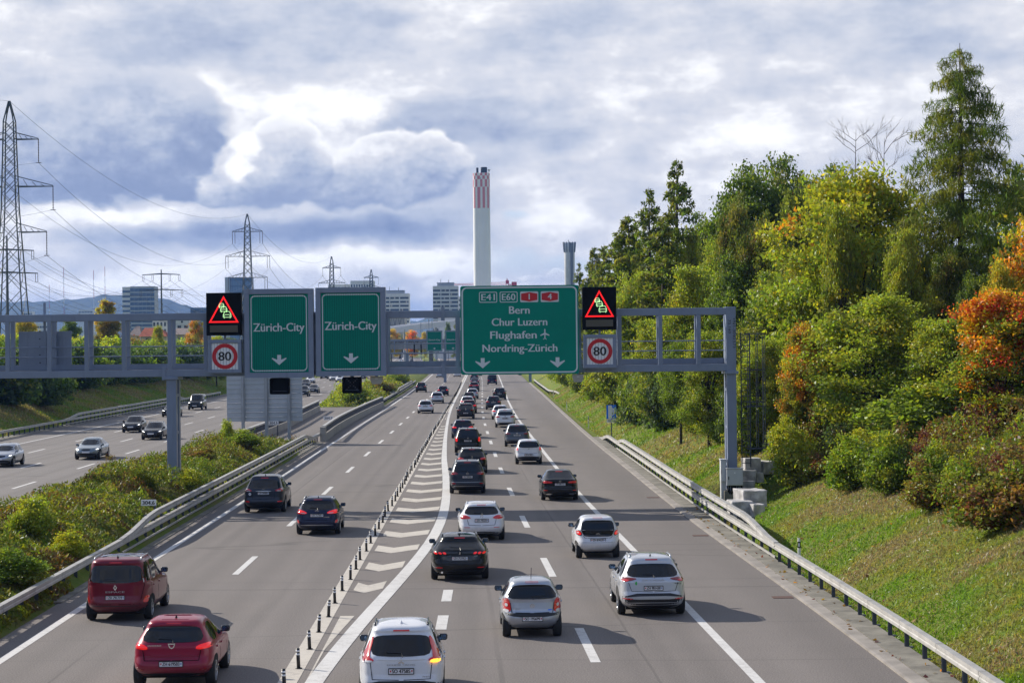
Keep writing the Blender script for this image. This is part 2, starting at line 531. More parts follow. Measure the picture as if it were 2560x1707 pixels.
def ring_mesh(mb, outer, inner, y0, y1):
    n = len(outer)
    vs = [(x, y0, z) for x, z in outer] + [(x, y0, z) for x, z in inner] + [(x, y1, z) for x, z in outer] + [(x, y1, z) for x, z in inner]
    fs = []
    for i in range(n):
        j = (i + 1) % n
        fs += [(i, j, n + j, n + i), (2 * n + i, 3 * n + i, 3 * n + j, 2 * n + j), (i, 2 * n + i, 2 * n + j, j), (n + i, n + j, 3 * n + j, 3 * n + i)]
    mb.add(vs, fs)
def copy_tree(o, parent=None):
    c = o.copy()
    link(c)
    if parent is not None: c.parent = parent
    for ch in list(o.children): copy_tree(ch, c)
    return c
rng = random.Random(7)
# ------------------------------------------------------------------ road geometry: X of each line as a function of the distance Y
def curve(kn):
    ys = np.array([k[0] for k in kn], float); xs = np.array([k[1] for k in kn], float)
    yy = np.arange(0, 1600, 2.0)
    xx = np.interp(yy, ys, xs)
    lo, hi = ys[0], ys[-1]
    sl0 = (xs[1] - xs[0]) / (ys[1] - ys[0]); sl1 = (xs[-1] - xs[-2]) / (ys[-1] - ys[-2])
    xx = np.where(yy < lo, xs[0] + (yy - lo) * sl0, xx); xx = np.where(yy > hi, xs[-1] + (yy - hi) * sl1, xx)
    ker = np.ones(7) / 7
    for _ in range(2):
        pad = np.concatenate([xx[0] + (xx[1] - xx[0]) * np.arange(-3, 0), xx, xx[-1] + (xx[-1] - xx[-2]) * np.arange(1, 4)])
        xx = np.convolve(pad, ker, 'valid')
    return lambda y: float(np.interp(y, yy, xx))
FAR = 1400
FARX = [(700, 0), (1000, 0), (1300, 0)]
c_kerb = curve([(20, 8.95), (46, 8.68), (65, 8.2), (85, 7.55), (102, 7.2), (123, 6.85), (152, 6.32), (183, 5.88), (245, 5.2), (315, 4.5), (388, 3.6), (525, 2.2), (800, -3.5), (1200, -16)])
c_redge = curve([(20, 6.3), (46, 5.42), (61, 4.85), (75, 4.4), (101, 3.44), (126, 2.68), (168, 1.62), (198, 0.88), (228, 0.22), (290, -0.7), (348, -1.35), (430, -2.3), (529, -3.5), (800, -9.5), (1200, -23)])
c_rdash = curve([(20, 2.85), (52.4, 1.81), (70.3, 1.16), (88.5, 0.46), (107.3, -0.14), (125.5, -0.73), (144, -1.24), (162.7, -1.73), (181, -2.21), (199.5, -2.66), (218, -3.06), (237, -3.43), (257, -3.75), (314, -4.55), (452, -6.5), (800, -13), (1200, -26)])
c_ledge = curve([(20, -12.1), (50.7, -12.45), (62.4, -12.65), (76.5, -12.9), (103.5, -13.24), (128.6, -13.6), (151.7, -13.98), (170.5, -14.2), (200, -14.62), (256, -15.35), (330, -16.5), (450, -18.8), (800, -27), (1200, -42)])
c_ldash = curve([(20, -8.75), (72.4, -9.3), (90, -9.5), (110, -9.76), (128, -10.01), (147, -10.25), (167, -10.46), (185, -10.66), (205, -10.9), (223, -11.14), (242, -11.4), (410, -13.66), (480, -14.9), (800, -22), (1200, -36)])
c_posts = curve([(20, -4.75), (48.8, -5.05), (61, -5.24), (77, -5.44), (95, -5.7), (114, -5.94), (133, -6.19), (151, -6.46), (165, -6.66), (180, -6.85), (198, -7.07), (224, -7.43), (258, -7.88), (292, -8.26), (336, -8.85), (396, -9.8), (469, -10.9), (533, -11.8), (800, -18), (1200, -31)])
c_chev = curve([(20, -4.8), (46.8, -4.57), (52, -4.42), (56.5, -4.24), (61.3, -3.98), (67.3, -3.68), (74.7, -3.34), (82.6, -3.11), (90, -3.08), (98.6, -3.2), (111.7, -3.56), (122.5, -3.96), (137.5, -4.56), (167, -5.43), (193, -6.12), (221, -6.8), (249, -7.35), (286, -7.93), (336, -8.6), (407, -9.65), (533, -11.5), (800, -17.7), (1200, -30.7)])
c_onr = curve([(20, -22.4), (94, -23.2), (129, -23.75), (144, -24.0), (200, -24.9), (259, -25.85), (339, -27.1), (600, -31.5), (1000, -43), (1400, -62)])
c_onA = curve([(20, -26.0), (117, -27.3), (135, -27.6), (154, -27.95), (191, -28.55), (339, -31.0), (600, -35.3), (1000, -46.8), (1400, -65.8)])
c_onB = curve([(20, -30.1), (137, -31.5), (173, -32.03), (211, -32.6), (231, -33.0), (339, -34.8), (600, -39), (1000, -50.4), (1400, -69.4)])
c_onC = curve([(20, -33.7), (156, -35.6), (174, -35.95), (193, -36.3), (252, -37.35), (272, -37.75), (339, -38.8), (600, -42.8), (1000, -54), (1400, -73)])
c_onl = curve([(20, -37.6), (168, -39.75), (217, -40.55), (243, -41.0), (309, -42.2), (600, -46.6), (1000, -57.6), (1400, -76.6)])
c_onrail = curve([(20, -41.2), (178, -43.6), (210, -44.2), (268, -45.0), (338, -46.3), (600, -50), (1000, -61), (1400, -80)])
c_gl = lambda y: c_ledge(y) - 1.27          # guard rail, left
c_gr = lambda y: c_kerb(y) + 0.95            # guard rail, right

def sstep(t):
    t = max(0.0, min(1.0, t)); return t * t * (3 - 2 * t)
def wob(x, y):
    return 0.5 * (math.sin(x * 0.9 + y * 0.31) + math.sin(x * 0.37 - y * 0.53 + 1.3) * 0.8 + math.sin(y * 0.11 + x * 0.05) * 0.7)
def terr(X, Y):
    xr = c_kerb(Y) + 1.45 + 3.3 * sstep((Y - 85.6) / 1.0) * (1 - sstep((Y - 101.5) / 2.5))
    if X > xr:
        t = X - xr
        top = 4.6 + 0.6 * math.sin(Y * 0.03)
        h = top * (1 - math.exp(-max(0, t - 0.2) * 0.50 / top * 1.25)) if t > 0.2 else 0
        return -0.02 + h + 0.10 * wob(X, Y) * sstep(t / 2.5)
    xl = c_onrail(Y) - 0.7
    if X < xl:
        t = xl - X
        top = 4.2
        return -0.02 + top * (1 - math.exp(-t * 0.5 / top * 1.2)) + 0.12 * wob(X, Y) * sstep(t / 3)
    a, b = c_onr(Y) + 0.9, c_ledge(Y) - 0.9
    if a < X < b:
        u = (X - a) / (b - a)
        k = 1.35 * (1 - sstep((Y - 140) / 14)) + 1.0 * sstep((Y - 262) / 10)
        return -0.06 + (0.02 + k * (math.sin(math.pi * u) ** 0.8)) + 0.10 * wob(X * 1.7, Y) * min(1, 6 * u * (1 - u)) * (k / 1.35)
    return -0.10

def ground_material():
    m, nt, p = _mat("meadow ground")
    b = NB(nt)
    tc = b.n('ShaderNodeTexCoord'); o = X(b, tc.outputs['Object'])
    n = b.noise(o, 0.35, 8, 0.65)
    n2 = b.noise(o, 1.9, 6, 0.7)
    n3 = b.noise(b.vm('MULTIPLY', o, (1, 1, 1)), 14.0, 4, 0.7)
    f = n * 0.55 + n2 * 0.35 + n3 * 0.25
    c = b.ramp(f, [(0.40, (0.07, 0.13, 0.016)), (0.50, (0.12, 0.19, 0.025)), (0.58, (0.18, 0.21, 0.045)), (0.66, (0.19, 0.15, 0.065)), (0.78, (0.26, 0.21, 0.10))])
    nt.links.new(c.o, p.inputs['Base Color'])
    p.inputs['Roughness'].default_value = 0.95
    p.inputs['Specular IOR Level'].default_value = 0.1
    bn = b.n('ShaderNodeBump'); bn.inputs['Strength'].default_value = 0.8; bn.inputs['Distance'].default_value = 0.15
    nt.links.new((n2 * 0.6 + n3 * 0.6).o, bn.inputs['Height']); nt.links.new(bn.outputs[0], p.inputs['Normal'])
    return m
M_ground = ground_material()
def n_keep(b, o): return b.noise(b.vm('MULTIPLY', o, (0.1, 0.02, 1)), 1.0, 2, 0.5)
def asphalt(name, c0, c1, c2, lanes):
    m, nt, p = _mat(name)
    b = NB(nt)
    tc = b.n('ShaderNodeTexCoord'); o = X(b, tc.outputs['Object'])
    uv = X(b, tc.outputs['UV'])
    u, v, _ = b.sep(uv)
    big = b.noise(b.vm('MULTIPLY', o, (0.35, 0.03, 1)), 1.0, 5, 0.6)
    mid = b.noise(o, 0.5, 6, 0.65)
    fine = b.noise(o, 26.0, 3, 0.8)
    grit = b.noise(o, 9.0, 4, 0.75)
    f = big * 0.75 + mid * 0.35 - 0.05
    c = b.ramp(f, [(0.28, c0), (0.5, c1), (0.72, c2)])
    # wheel tracks and oil streaks: u counts lanes
    fr = b.m('FRACT', u)
    tr = b.m('ABSOLUTE', b.m('ABSOLUTE', fr - 0.5) - 0.25)
    trk = 1.0 - b.smooth(tr, 0.0, 0.16)
    oil = 1.0 - b.smooth(b.m('ABSOLUTE', fr - 0.5), 0.02, 0.10)
    st = b.smooth(b.noise(b.vm('MULTIPLY', o, (0.5, 0.02, 1)), 1.0, 4, 0.6), 0.35, 0.7)
    c = b.mix(trk * 0.40, c, (0.095, 0.084, 0.078))
    c = b.mix(oil * st * 0.55, c, (0.05, 0.047, 0.045))
    spk = b.smooth(fine, 0.36, 0.64)
    c = b.mix(0.42, c, b.mix(spk, (0.05, 0.045, 0.042), (0.31, 0.278, 0.256)))
    # dark repair seams across the road
    sm = b.noise(b.vm('MULTIPLY', o, (0.012, 0.09, 1)), 1.0, 2, 0.5)
    c = b.mix((1.0 - b.smooth(b.m('ABSOLUTE', sm - 0.5), 0.0, 0.003)) * 0.4, c, (0.05, 0.048, 0.046))
    # sealed joints along and across the lanes
    wob_ = (b.noise(b.vm('MULTIPLY', o, (1, 0.4, 1)), 0.6, 3, 0.6) - 0.5) * 0.03
    lj = None
    for u0 in (0.55, 1.97, 2.62, 3.36):
        q = 1.0 - b.smooth(b.m('ABSOLUTE', u + wob_ - u0), 0.006, 0.014)
        lj = q if lj is None else b.m('MAXIMUM', lj, q)
    tj = 1.0 - b.smooth(b.m('ABSOLUTE', b.m('FRACT', v * 2.3 + u * 0.004 + wob_ * 0.05) - 0.5), 0.0012, 0.003)
    c = b.mix(b.m('MAXIMUM', lj * b.smooth(n_keep(b, o), 0.42, 0.55), tj) * 0.34, c, (0.045, 0.042, 0.040))
    nt.links.new(c.o, p.inputs['Base Color'])
    p.inputs['Roughness'].default_value = 0.82
    p.inputs['Specular IOR Level'].default_value = 0.35
    bn = b.n('ShaderNodeBump'); bn.inputs['Strength'].default_value = 0.35; bn.inputs['Distance'].default_value = 0.012
    nt.links.new((fine * 0.6 + grit * 0.5).o, bn.inputs['Height']); nt.links.new(bn.outputs[0], p.inputs['Normal'])
    return m
M_asph = asphalt("asphalt", (0.138, 0.121, 0.112), (0.180, 0.158, 0.146), (0.224, 0.197, 0.181), 4)
M_asph2 = asphalt("oncoming asphalt", (0.165, 0.15, 0.141), (0.198, 0.181, 0.17), (0.228, 0.209, 0.196), 4)
def paint_mark(name, col, wear=0.45):
    m, nt, p = _mat(name)
    b = NB(nt)
    tc = b.n('ShaderNodeTexCoord'); o = X(b, tc.outputs['Object'])
    n = b.noise(o, 4.0, 6, 0.7); n2 = b.noise(o, 30.0, 3, 0.7); n3 = b.noise(o, 0.4, 3, 0.6)
    f = b.smooth(n * 0.45 + n2 * 0.4 + n3 * 0.25, 0.50, 0.68)
    c = b.mix(f * wear, col, (0.26, 0.24, 0.22))
    nt.links.new(c.o, p.inputs['Base Color'])
    p.inputs['Roughness'].default_value = 0.7
    return m
M_mark = paint_mark("road paint white", (0.66, 0.645, 0.62))
M_cream = paint_mark("road paint worn cream", (0.58, 0.53, 0.455), 0.55)

def strip(name, fl, fr, y0, y1, z, mat, step=4.0, lanes=None):
    ys = []
    y = y0
    while y < y1 - 1e-6:
        ys.append(y); y += step if y < 300 else step * 3
    ys.append(y1)
    v = []; f = []
    for y in ys:
        v += [(fl(y), y, z), (fr(y), y, z)]
    for i in range(len(ys) - 1):
        f.append((2 * i, 2 * i + 1, 2 * i + 3, 2 * i + 2))
    me = bpy.data.meshes.new(name); me.from_pydata(v, [], f)
    if lanes:
        uvl = me.uv_layers.new(name="UVMap")
        for lp in me.loops:
            x, yy, _ = v[lp.vertex_index]
            uvl.data[lp.index].uv = (lanes(yy, x), yy * 0.01)
    me.materials.append(mat)
    o = link(bpy.data.objects.new(name, me))
    o["kind"] = "structure"
    return o
# terrain: a fine sheet along the road and the plain beyond it, in one mesh
def build_ground():
    xs_off = [-120, -60, -40, -28, -20, -16, -13, -11, -9, -7.5, -6, -5, -4, -3, -2.2, -1.4, -0.7, 0]
    xr_off = [0, 0.5, 1.0, 1.5, 2.1, 2.8, 3.6, 4.5, 5.5, 6.6, 8, 9.5, 11.5, 14, 18, 24, 34, 60, 120]
    v = []; f = []
    ys = list(np.arange(0, 84, 1.6)) + list(np.arange(84, 108, 0.5)) + list(np.arange(108, 200, 1.6)) + list(np.arange(200, 460, 4.0)) + list(np.arange(460, 1401, 25.0))
    ncol = None
    for y in ys:
        y = float(y)
        xl = c_onrail(y) - 0.7; xr = c_kerb(y) + 1.45 + 3.3 * sstep((y - 85.6) / 1.0) * (1 - sstep((y - 101.5) / 2.5))
        a, b = c_onr(y) + 0.9, c_ledge(y) - 0.9
        row = [xl + o for o in xs_off]
        row += [xl + 0.05, a - 0.02] + [a + (b - a) * k / 16 for k in range(17)] + [b + 0.02, c_kerb(y) + 1.4]
        row += [xr + o for o in xr_off]
        ncol = len(row)
        for x in row: v.append((x, y, terr(x, y)))
    n = len(ys)
    for i in range(n - 1):
        for j in range(ncol - 1):
            k = i * ncol + j
            f.append((k, k + 1, k + ncol + 1, k + ncol))
    k0 = len(v)
    v += [(-9000, -600, -0.6), (9000, -600, -0.6), (9000, 9000, -0.6), (-9000, 9000, -0.6)]
    f.append((k0, k0 + 1, k0 + 2, k0 + 3))
    me = bpy.data.meshes.new("ground"); me.from_pydata(v, [], f)
    me.materials.append(M_ground)
    me.polygons.foreach_set("use_smooth", [True] * len(me.polygons))
    o = link(bpy.data.objects.new("ground", me)); o["kind"] = "structure"
build_ground()
def lanes_main(y, x):
    e, d, p_, c2, r = c_ledge(y), c_ldash(y), c_posts(y), c_rdash(y), c_redge(y)
    return float(np.interp(x, [e - 3, e, d, p_, p_ + (c2 - p_) / 2 - 0.4, c2, r, r + 6], [-0.4, 0, 1, 2, 2.35, 3, 4, 4.5]))
def lanes_on(y, x):
    return float(np.interp(x, [c_onl(y) - 6, c_onl(y), c_onC(y), c_onB(y), c_onA(y), c_onr(y), c_onr(y) + 4], [-.5, 0, 1, 2, 3, 4, 4.4]))
def multistrip(name, fns, y0, y1, z, mat, lanes, step=4.0):
    ys = []; y = y0
    while y < y1: ys.append(y); y += step if y < 300 else step * 4
    ys.append(y1)
    n = len(fns); v = []; f = []
    for y in ys:
        for fn in fns: v.append((fn(y), y, z))
    for i in range(len(ys) - 1):
        for j in range(n - 1):
            k = i * n + j; f.append((k, k + 1, k + n + 1, k + n))
    me = bpy.data.meshes.new(name); me.from_pydata(v, [], f)
    uvl = me.uv_layers.new(name="UVMap")
    for lp in me.loops:
        x, yy, _ = v[lp.vertex_index]
        uvl.data[lp.index].uv = (lanes(yy, x), yy * 0.01)
    me.materials.append(mat)
    o = link(bpy.data.objects.new(name, me)); o["kind"] = "structure"
    return o
lerp_fn = lambda a, b, t: (lambda y: a(y) * (1 - t) + b(y) * t)
def cols(a, *bs):
    out = [a]
    seq = [a] + list(bs)
    out = []
    for i in range(len(seq) - 1):
        for t in range(4): out.append(lerp_fn(seq[i], seq[i + 1], t / 4))
    out.append(seq[-1])
    return out
multistrip("motorway", cols(lambda y: c_ledge(y) - 0.9, c_ledge, c_ldash, c_posts, c_rdash, c_redge, c_kerb), 0, 1400, 0.0, M_asph, lanes_main)
multistrip("oncoming_motorway", cols(lambda y: c_onrail(y) + 0.4, c_onl, c_onC, c_onB, c_onA, c_onr, lambda y: c_onr(y) + 0.9), 0, 1400, 0.0, M_asph2, lanes_on)
# kerb, gutter and the concrete strip under the right guard rail
MB().sweep([(c_kerb(y), y, 0) for y in np.arange(10, 420, 3.0)], [(0, -0.05), (0.0, 0.045), (0.06, 0.06), (0.36, 0.075), (0.37, -0.05)]).build("kerb", M_kerb)["kind"] = "structure"
MB().sweep([(c_kerb(y), y, 0) for y in np.arange(10, 172, 3.0)], [(0.41, -0.05), (0.41, 0.06), (1.05, 0.07), (1.06, -0.05)]).build("pavement_strip", M_conc)["kind"] = "structure"
MB().sweep([(c_ledge(y), y, 0) for y in np.arange(62, 166, 3.0)], [(-1.62, -0.05), (-1.62, 0.05), (-0.80, 0.035), (-0.78, -0.05)]).build("pavement_strip", M_conc)["kind"] = "structure"
MB().sweep([(c_onrail(y), y, 0) for y in np.arange(60, 420, 4.0)], [(-0.6, -0.05), (-0.6, 0.06), (0.5, 0.05), (0.5, -0.05)]).build("kerb", M_conc)["kind"] = "structure"
MB().sweep([(c_onr(y), y, 0) for y in np.arange(20, 165, 4.0)], [(0.85, -0.05), (0.85, 0.10), (1.05, 0.10), (1.06, -0.05)]).build("kerb", M_concl)["kind"] = "structure"
# service crossing between the carriageways
strip("service_road", lambda y: c_onr(y) + 0.92, lambda y: c_ledge(y) - 0.92, 148, 262, 0.012, M_asph, lanes=lambda y, x: 0.5 + (x - c_ledge(y)) * 0.0)

# ------------------------------------------------------------------ markings (each about 4 mm above the road)
Zm = 0.006
def line(fn, w, y0, y1, mat=M_mark, z=Zm):
    return strip("road_marking", lambda y: fn(y) - w / 2, lambda y: fn(y) + w / 2, y0, y1, z, mat)
line(c_redge, 0.24, 0, 1300)
line(c_ledge, 0.24, 0, 1300)
line(c_onr, 0.22, 0, 1300)
line(c_onl, 0.22, 0, 1300)
strip("road_marking", lambda y: c_posts(y) - 0.30, lambda y: c_posts(y) + 0.14, 0, 250, Zm, M_cream)
strip("road_marking", lambda y: c_posts(y) - 0.30, lambda y: c_posts(y) + 0.10, 250, 1300, Zm, M_cream)
def chw(y): return 0.42 if y < 110 else max(0.26, 0.42 - (y - 110) * 0.002)
strip("road_marking", lambda y: c_chev(y) - chw(y) / 2, lambda y: c_chev(y) + chw(y) / 2, 0, 1300, Zm + 0.004, M_mark)
def dashes(fn, y_start, period, length, w, y0, y1):
    v = []; f = []
    y = y_start
    while y > y0: y -= period
    while y < y1:
        k = len(v)
        for q in range(4):
            yy = y + length * q / 3
            v += [(fn(yy) - w / 2, yy, Zm), (fn(yy) + w / 2, yy, Zm)]
        for q in range(3): f.append((k + 2 * q, k + 2 * q + 1, k + 2 * q + 3, k + 2 * q + 2))
        y += period
    me = bpy.data.meshes.new("road_marking"); me.from_pydata(v, [], f); me.materials.append(M_mark)
    o = link(bpy.data.objects.new("road_marking", me)); o["kind"] = "structure"
dashes(c_rdash, 49.4, 18.35, 6.0, 0.24, 10, 1200)
dashes(c_ldash, 69.4, 18.6, 6.0, 0.22, 10, 1200)
dashes(c_onA, 113.7, 18.4, 6.0, 0.2, 60, 1200)
dashes(c_onB, 133.6, 18.4, 6.0, 0.2, 60, 1200)
dashes(c_onC, 153.2, 18.4, 6.0, 0.2, 60, 1200)
# short thick block dashes of the merging lane
bx = lambda y: -1.98 - (y - 57) * 0.008
dashes(bx, 55.4, 6.1, 2.9, 0.30, 50, 67)
# chevrons
def chevrons():
    v = []; f = []
    y = 64.6
    while y < 214:
        xl = c_posts(y) + 0.30
        xr = c_chev(y) - chw(y) / 2 - 0.06
        if xr - xl > 0.35:
            xm = xl + (xr - xl) * 0.42
            dv = -0.62 - 0.45 * min(1, (xr - xl) / 2)
            t = 2.05
            k = len(v)
            v += [(xl, y, Zm), (xm, y + dv, Zm), (xr, y + 0.35, Zm), (xr, y + 0.35 + t, Zm), (xm, y + dv + t, Zm), (xl, y + t, Zm)]
            f += [(k, k + 1, k + 4, k + 5), (k + 1, k + 2, k + 3, k + 4)]
        y += 6.2
    me = bpy.data.meshes.new("road_marking"); me.from_pydata(v, [], f); me.materials.append(M_cream)
    o = link(bpy.data.objects.new("road_marking", me)); o["kind"] = "structure"
    strip("road_marking", lambda y: c_posts(y) + 0.32, lambda y: max(c_posts(y) + 0.36, c_chev(y) - 0.36), 0, 58.4, Zm, M_cream)
    strip("road_marking", lambda y: c_posts(y) + 0.34, lambda y: c_chev(y) - chw(y) / 2 - 0.1, 214, 262, Zm, M_cream)
chevrons()

# ------------------------------------------------------------------ wooded hills on the horizon
def build_hills():
    m, nt, p = _mat("wooded hills")
    b = NB(nt)
    tc = b.n('ShaderNodeTexCoord'); o = X(b, tc.outputs['Object'])
    n = b.noise(o, 0.012, 6, 0.7)
    c = b.ramp(n, [(0.35, (0.025, 0.045, 0.018)), (0.65, (0.07, 0.085, 0.03))])
    nt.links.new(c.o, p.inputs['Base Color']); p.inputs['Roughness'].default_value = 1.0
    bn = b.n('ShaderNodeBump'); bn.inputs['Distance'].default_value = 14.0
    nt.links.new(b.noise(o, 0.03, 5, 0.7).o, bn.inputs['Height']); nt.links.new(bn.outputs[0], p.inputs['Normal'])
    r = random.Random(3)
    def ridge(pts, Y, depth):
        rows = 9
        nx = 240
        px = [q[0] for q in pts]; py = [q[1] for q in pts]
        v = []; f = []
        ph = [r.uniform(0, 6.28) for _ in range(6)]
        for i in range(nx + 1):
            x = px[0] + (px[-1] - px[0]) * i / nx
            X0, Z0 = A(x, float(np.interp(x, px, py)), Y)
            Z0 = max(2.0, Z0 + 1.8 * math.sin(i * 1.7 + ph[0]) + 1.5 * math.sin(i * 0.73 + ph[1]) + r.uniform(-1.6, 2.2))
            for j in range(rows):
                t = j / (rows - 1)            # front foot to crest
                v.append((X0 * (1 - 0.18 * (1 - t)), Y - depth * (1 - t), -1 + (Z0 + 1) * sstep(t * 0.5 + 0.0) * 2 if t < 1 else Z0))
            v.append((X0 * 1.2, Y + depth, -1))
        for i in range(nx):
            for j in range(rows):
                k = i * (rows + 1) + j
                f.append((k, k + rows + 1, k + rows + 2, k + 1))
        me = bpy.data.meshes.new("hills"); me.from_pydata(v, [], f); me.materials.append(m)
        me.polygons.foreach_set("use_smooth", [True] * len(me.polygons))
        o2 = link(bpy.data.objects.new("hills", me)); o2["kind"] = "structure"
    ridge([(-400, 770), (-200, 762), (0, 757), (60, 754), (140, 752), (200, 748), (262, 738), (300, 740), (360, 741), (420, 749), (470, 765), (520, 775), (580, 790), (700, 812), (900, 830), (1050, 800), (1090, 783), (1130, 790), (1200, 815), (1400, 838), (1900, 820), (2400, 760), (2900, 770)], 6000, 1500)
build_hills()
# ------------------------------------------------------------------ guard rails
def rail_prof(z0, z1, front):      # box beam, front = side of the traffic (+1 right, -1 left); slightly ribbed face
    w = 0.17
    a = [(0.0, z0), (0.0, z0 + (z1 - z0) * 0.36), (-0.02, z0 + (z1 - z0) * 0.44), (-0.02, z0 + (z1 - z0) * 0.56), (0.0, z0 + (z1 - z0) * 0.64), (0.0, z1), (-w, z1), (-w, z0)]
    return [(o * front, z) for o, z in a]
def post_mesh(h, foot=True):
    mb = MB()
    mb.box(-0.05, 0.05, -0.045, -0.033, 0.0, h).box(-0.05, 0.05, 0.033, 0.045, 0.0, h).box(-0.012, 0.012, -0.033, 0.033, 0.0, h)
    if foot: mb.box(-0.15, 0.15, -0.12, 0.12, 0.0, 0.016)
    return mb
def guard_rail(label, fn, y0, y1, front, group="guard rails along the carriageways", z0=0.45, z1=0.66, upper=None, low=None, ramp=8, spacing=2.0, zbase=0.05, drop_far=False, drop_near=False, fade=False):
    cy = (y0 + y1) / 2
    root = thing("guard_rail", label, "guard rail", (fn(cy), cy, 0), 0, None)
    ox, oy = fn(cy), cy
    def zadd(y):
        z = 0
        if drop_far: z -= 0.62 * sstep((y - (y1 - 12)) / 12)
        if drop_near: z -= 0.62 * sstep(((y0 + 12) - y) / 12)
        return z
    ys = list(np.arange(y0, y1 + 0.01, 2.0))
    MB().sweep([(fn(y) - ox + front * 0.12, y - oy, zbase + zadd(y)) for y in ys], rail_prof(z0, z1, front)).build("beam", M_galv, root)
    if upper:
        u0, u1 = upper
        def up(y):
            t = min(sstep((y - u0) / ramp), sstep((u1 - y) / ramp))
            return zbase - 0.40 * (1 - t)
        uy = list(np.arange(u0, u1 + 0.01, 2.0))
        MB().sweep([(fn(y) - ox + front * 0.125, y - oy, up(y)) for y in uy], rail_prof(z0 + 0.42, z1 + 0.42, front)).build("upper_beam", M_galv, root)
        MB().sweep([(fn(y) - ox + front * 0.10, y - oy, zbase) for y in uy], [(0, 0.14), (0, 0.21), (-front * 0.05, 0.21), (-front * 0.05, 0.14)]).build("lower_bar", M_galv, root)
    me1 = me2 = None
    y = y0 + 1.0
    n = 0
    lowp = post_mesh(z1 - 0.03).build("post", M_galvp, root); highp = None
    first = True
    used_high = []
    while y < y1 and n < 100:
        hi = upper and upper[0] + 5 < y < upper[1] - 5
        if hi and highp is None:
            highp = post_mesh(z1 + 0.39).build("post", M_galvp, root); o = highp
        elif hi:
            o = highp.copy(); link(o); o.parent = root
        elif first:
            o = lowp; first = False
        else:
            o = lowp.copy(); link(o); o.parent = root
        sl = (fn(y + 1) - fn(y - 1)) / 2
        o.location = (fn(y) - ox - front * 0.06, y - oy, zbase + zadd(y)); o.rotation_euler = (0, 0, -math.atan(sl))
        y += spacing; n += 1
    return root
guard_rail("galvanised guard rail between right shoulder and sunlit grass slope, double in its middle", c_gr, 34, 168, -1, upper=(71, 148), drop_far=True, spacing=2.0)
guard_rail("weathered guard rail along the weedy median left of the red cars, double beyond", c_gl, 30, 166, 1, upper=(75, 160), spacing=2.0)
guard_rail("guard rail on the far side of the oncoming lanes under the dark hedge", c_onrail, 120, 330, 1, upper=(206, 290), spacing=2.15)
guard_rail("distant guard rail beyond the median parapet, left of the far cars", c_gl, 266, 420, 1, upper=(318, 400), spacing=2.0)
guard_rail("distant short guard rail on the right verge beyond the big green sign", lambda y: c_kerb(y) + 1.1 + 1.6 * sstep((322 - y) / 22), 300, 420, -1, spacing=3.0, drop_near=True)

# ------------------------------------------------------------------ concrete parapets of the service crossing
def parapet(label, fn, y0, y1):
    cy = (y0 + y1) / 2; ox = fn(cy)
    root = thing("median_parapet", label, "parapet", (ox, cy, 0))
    P = [(fn(y) - ox, y - cy, 0) for y in np.arange(y0, y1 + 0.1, 3.0)]
    MB().sweep(P, [(-0.2, -0.05), (-0.16, 0.62), (0.16, 0.62), (0.2, -0.05)]).build("concrete_wall", M_concl, root)
    MB().sweep(P, [(-0.14, 1.14), (-0.14, 1.26), (0.14, 1.26), (0.14, 1.14)]).build("top_rail", M_galv, root)
    n = 0; y = y0 + 0.4; first = None
    step = (y1 - y0 - 0.8) / 95
    while n < 96:
        if first is None:
            first = o = MB().box(-0.05, 0.05, -0.13, 0.13, 0.6, 1.16).build("baluster", M_galvp, root)
        else:
            o = first.copy(); link(o); o.parent = root
        o.location = (fn(y) - ox, y - cy, 0); y += step; n += 1
    MB().bbox(-0.22, 0.22, -0.5, 0.5, -0.05, 1.2, 0.04).build("end_block", M_concl, root).location = (fn(y0) - ox, y0 - cy - 0.5, 0)
c_par1 = curve([(150, -14.6), (167, -15.1), (185, -15.75), (205, -16.1), (235, -16.35), (266, -16.4)])
c_par2 = curve([(140, -20.2), (160, -20.7), (196, -21.2), (225, -22.2), (248, -23.0)])
parapet("concrete parapet with baluster railing beside left carriageway edge", c_par1, 167, 265)
parapet("concrete parapet with baluster railing on the oncoming side of the service crossing", c_par2, 146, 248)

# ------------------------------------------------------------------ flexible marker posts between the carriageways
def marker_posts():
    mb = MB().tube([(0, 0, 0), (0, 0, 0.47)], 0.044, 10)
    base = MB().tube([(0, 0, 0.0), (0, 0, 0.02)], [0.085, 0.07], 10)
    band = MB().tube([(0, 0, 0.31), (0, 0, 0.35)], 0.0465, 10); band2 = MB().tube([(0, 0, 0.385), (0, 0, 0.425)], 0.0465, 10)
    first = None
    y = 39.6; n = 0
    while y < 420:
        if n == 0:
            first = thing("marker_post", "black flexible marker post with two white bands on the cream line", "marker post", group="marker posts between the carriageways")
            mb.build("post", M_trim, first, True); base.build("base", M_trim, first, True)
            band.build("reflective_band", M_white, first, True); band2.build("reflective_band", M_white, first, True)
            o = first
        elif n < 70: o = copy_tree(first)
        else:
            if n == 70:
                far = MB().tube([(0, 0, 0), (0, 0, 0.47)], 0.05, 6).build("marker_post", M_trim)
                tag(far, "distant black marker post in the unbroken row beyond the chevrons", "marker post", "marker posts between the carriageways"); o = far
            else: o = far.copy(); link(o)
        o.location = (c_posts(y) + 0.1 * rng.uniform(-.4, .4), y, 0.01)
        o.rotation_euler = (R(rng.uniform(-3, 3)), R(rng.uniform(-3, 3)), 0)
        y += 3.1; n += 1
marker_posts()
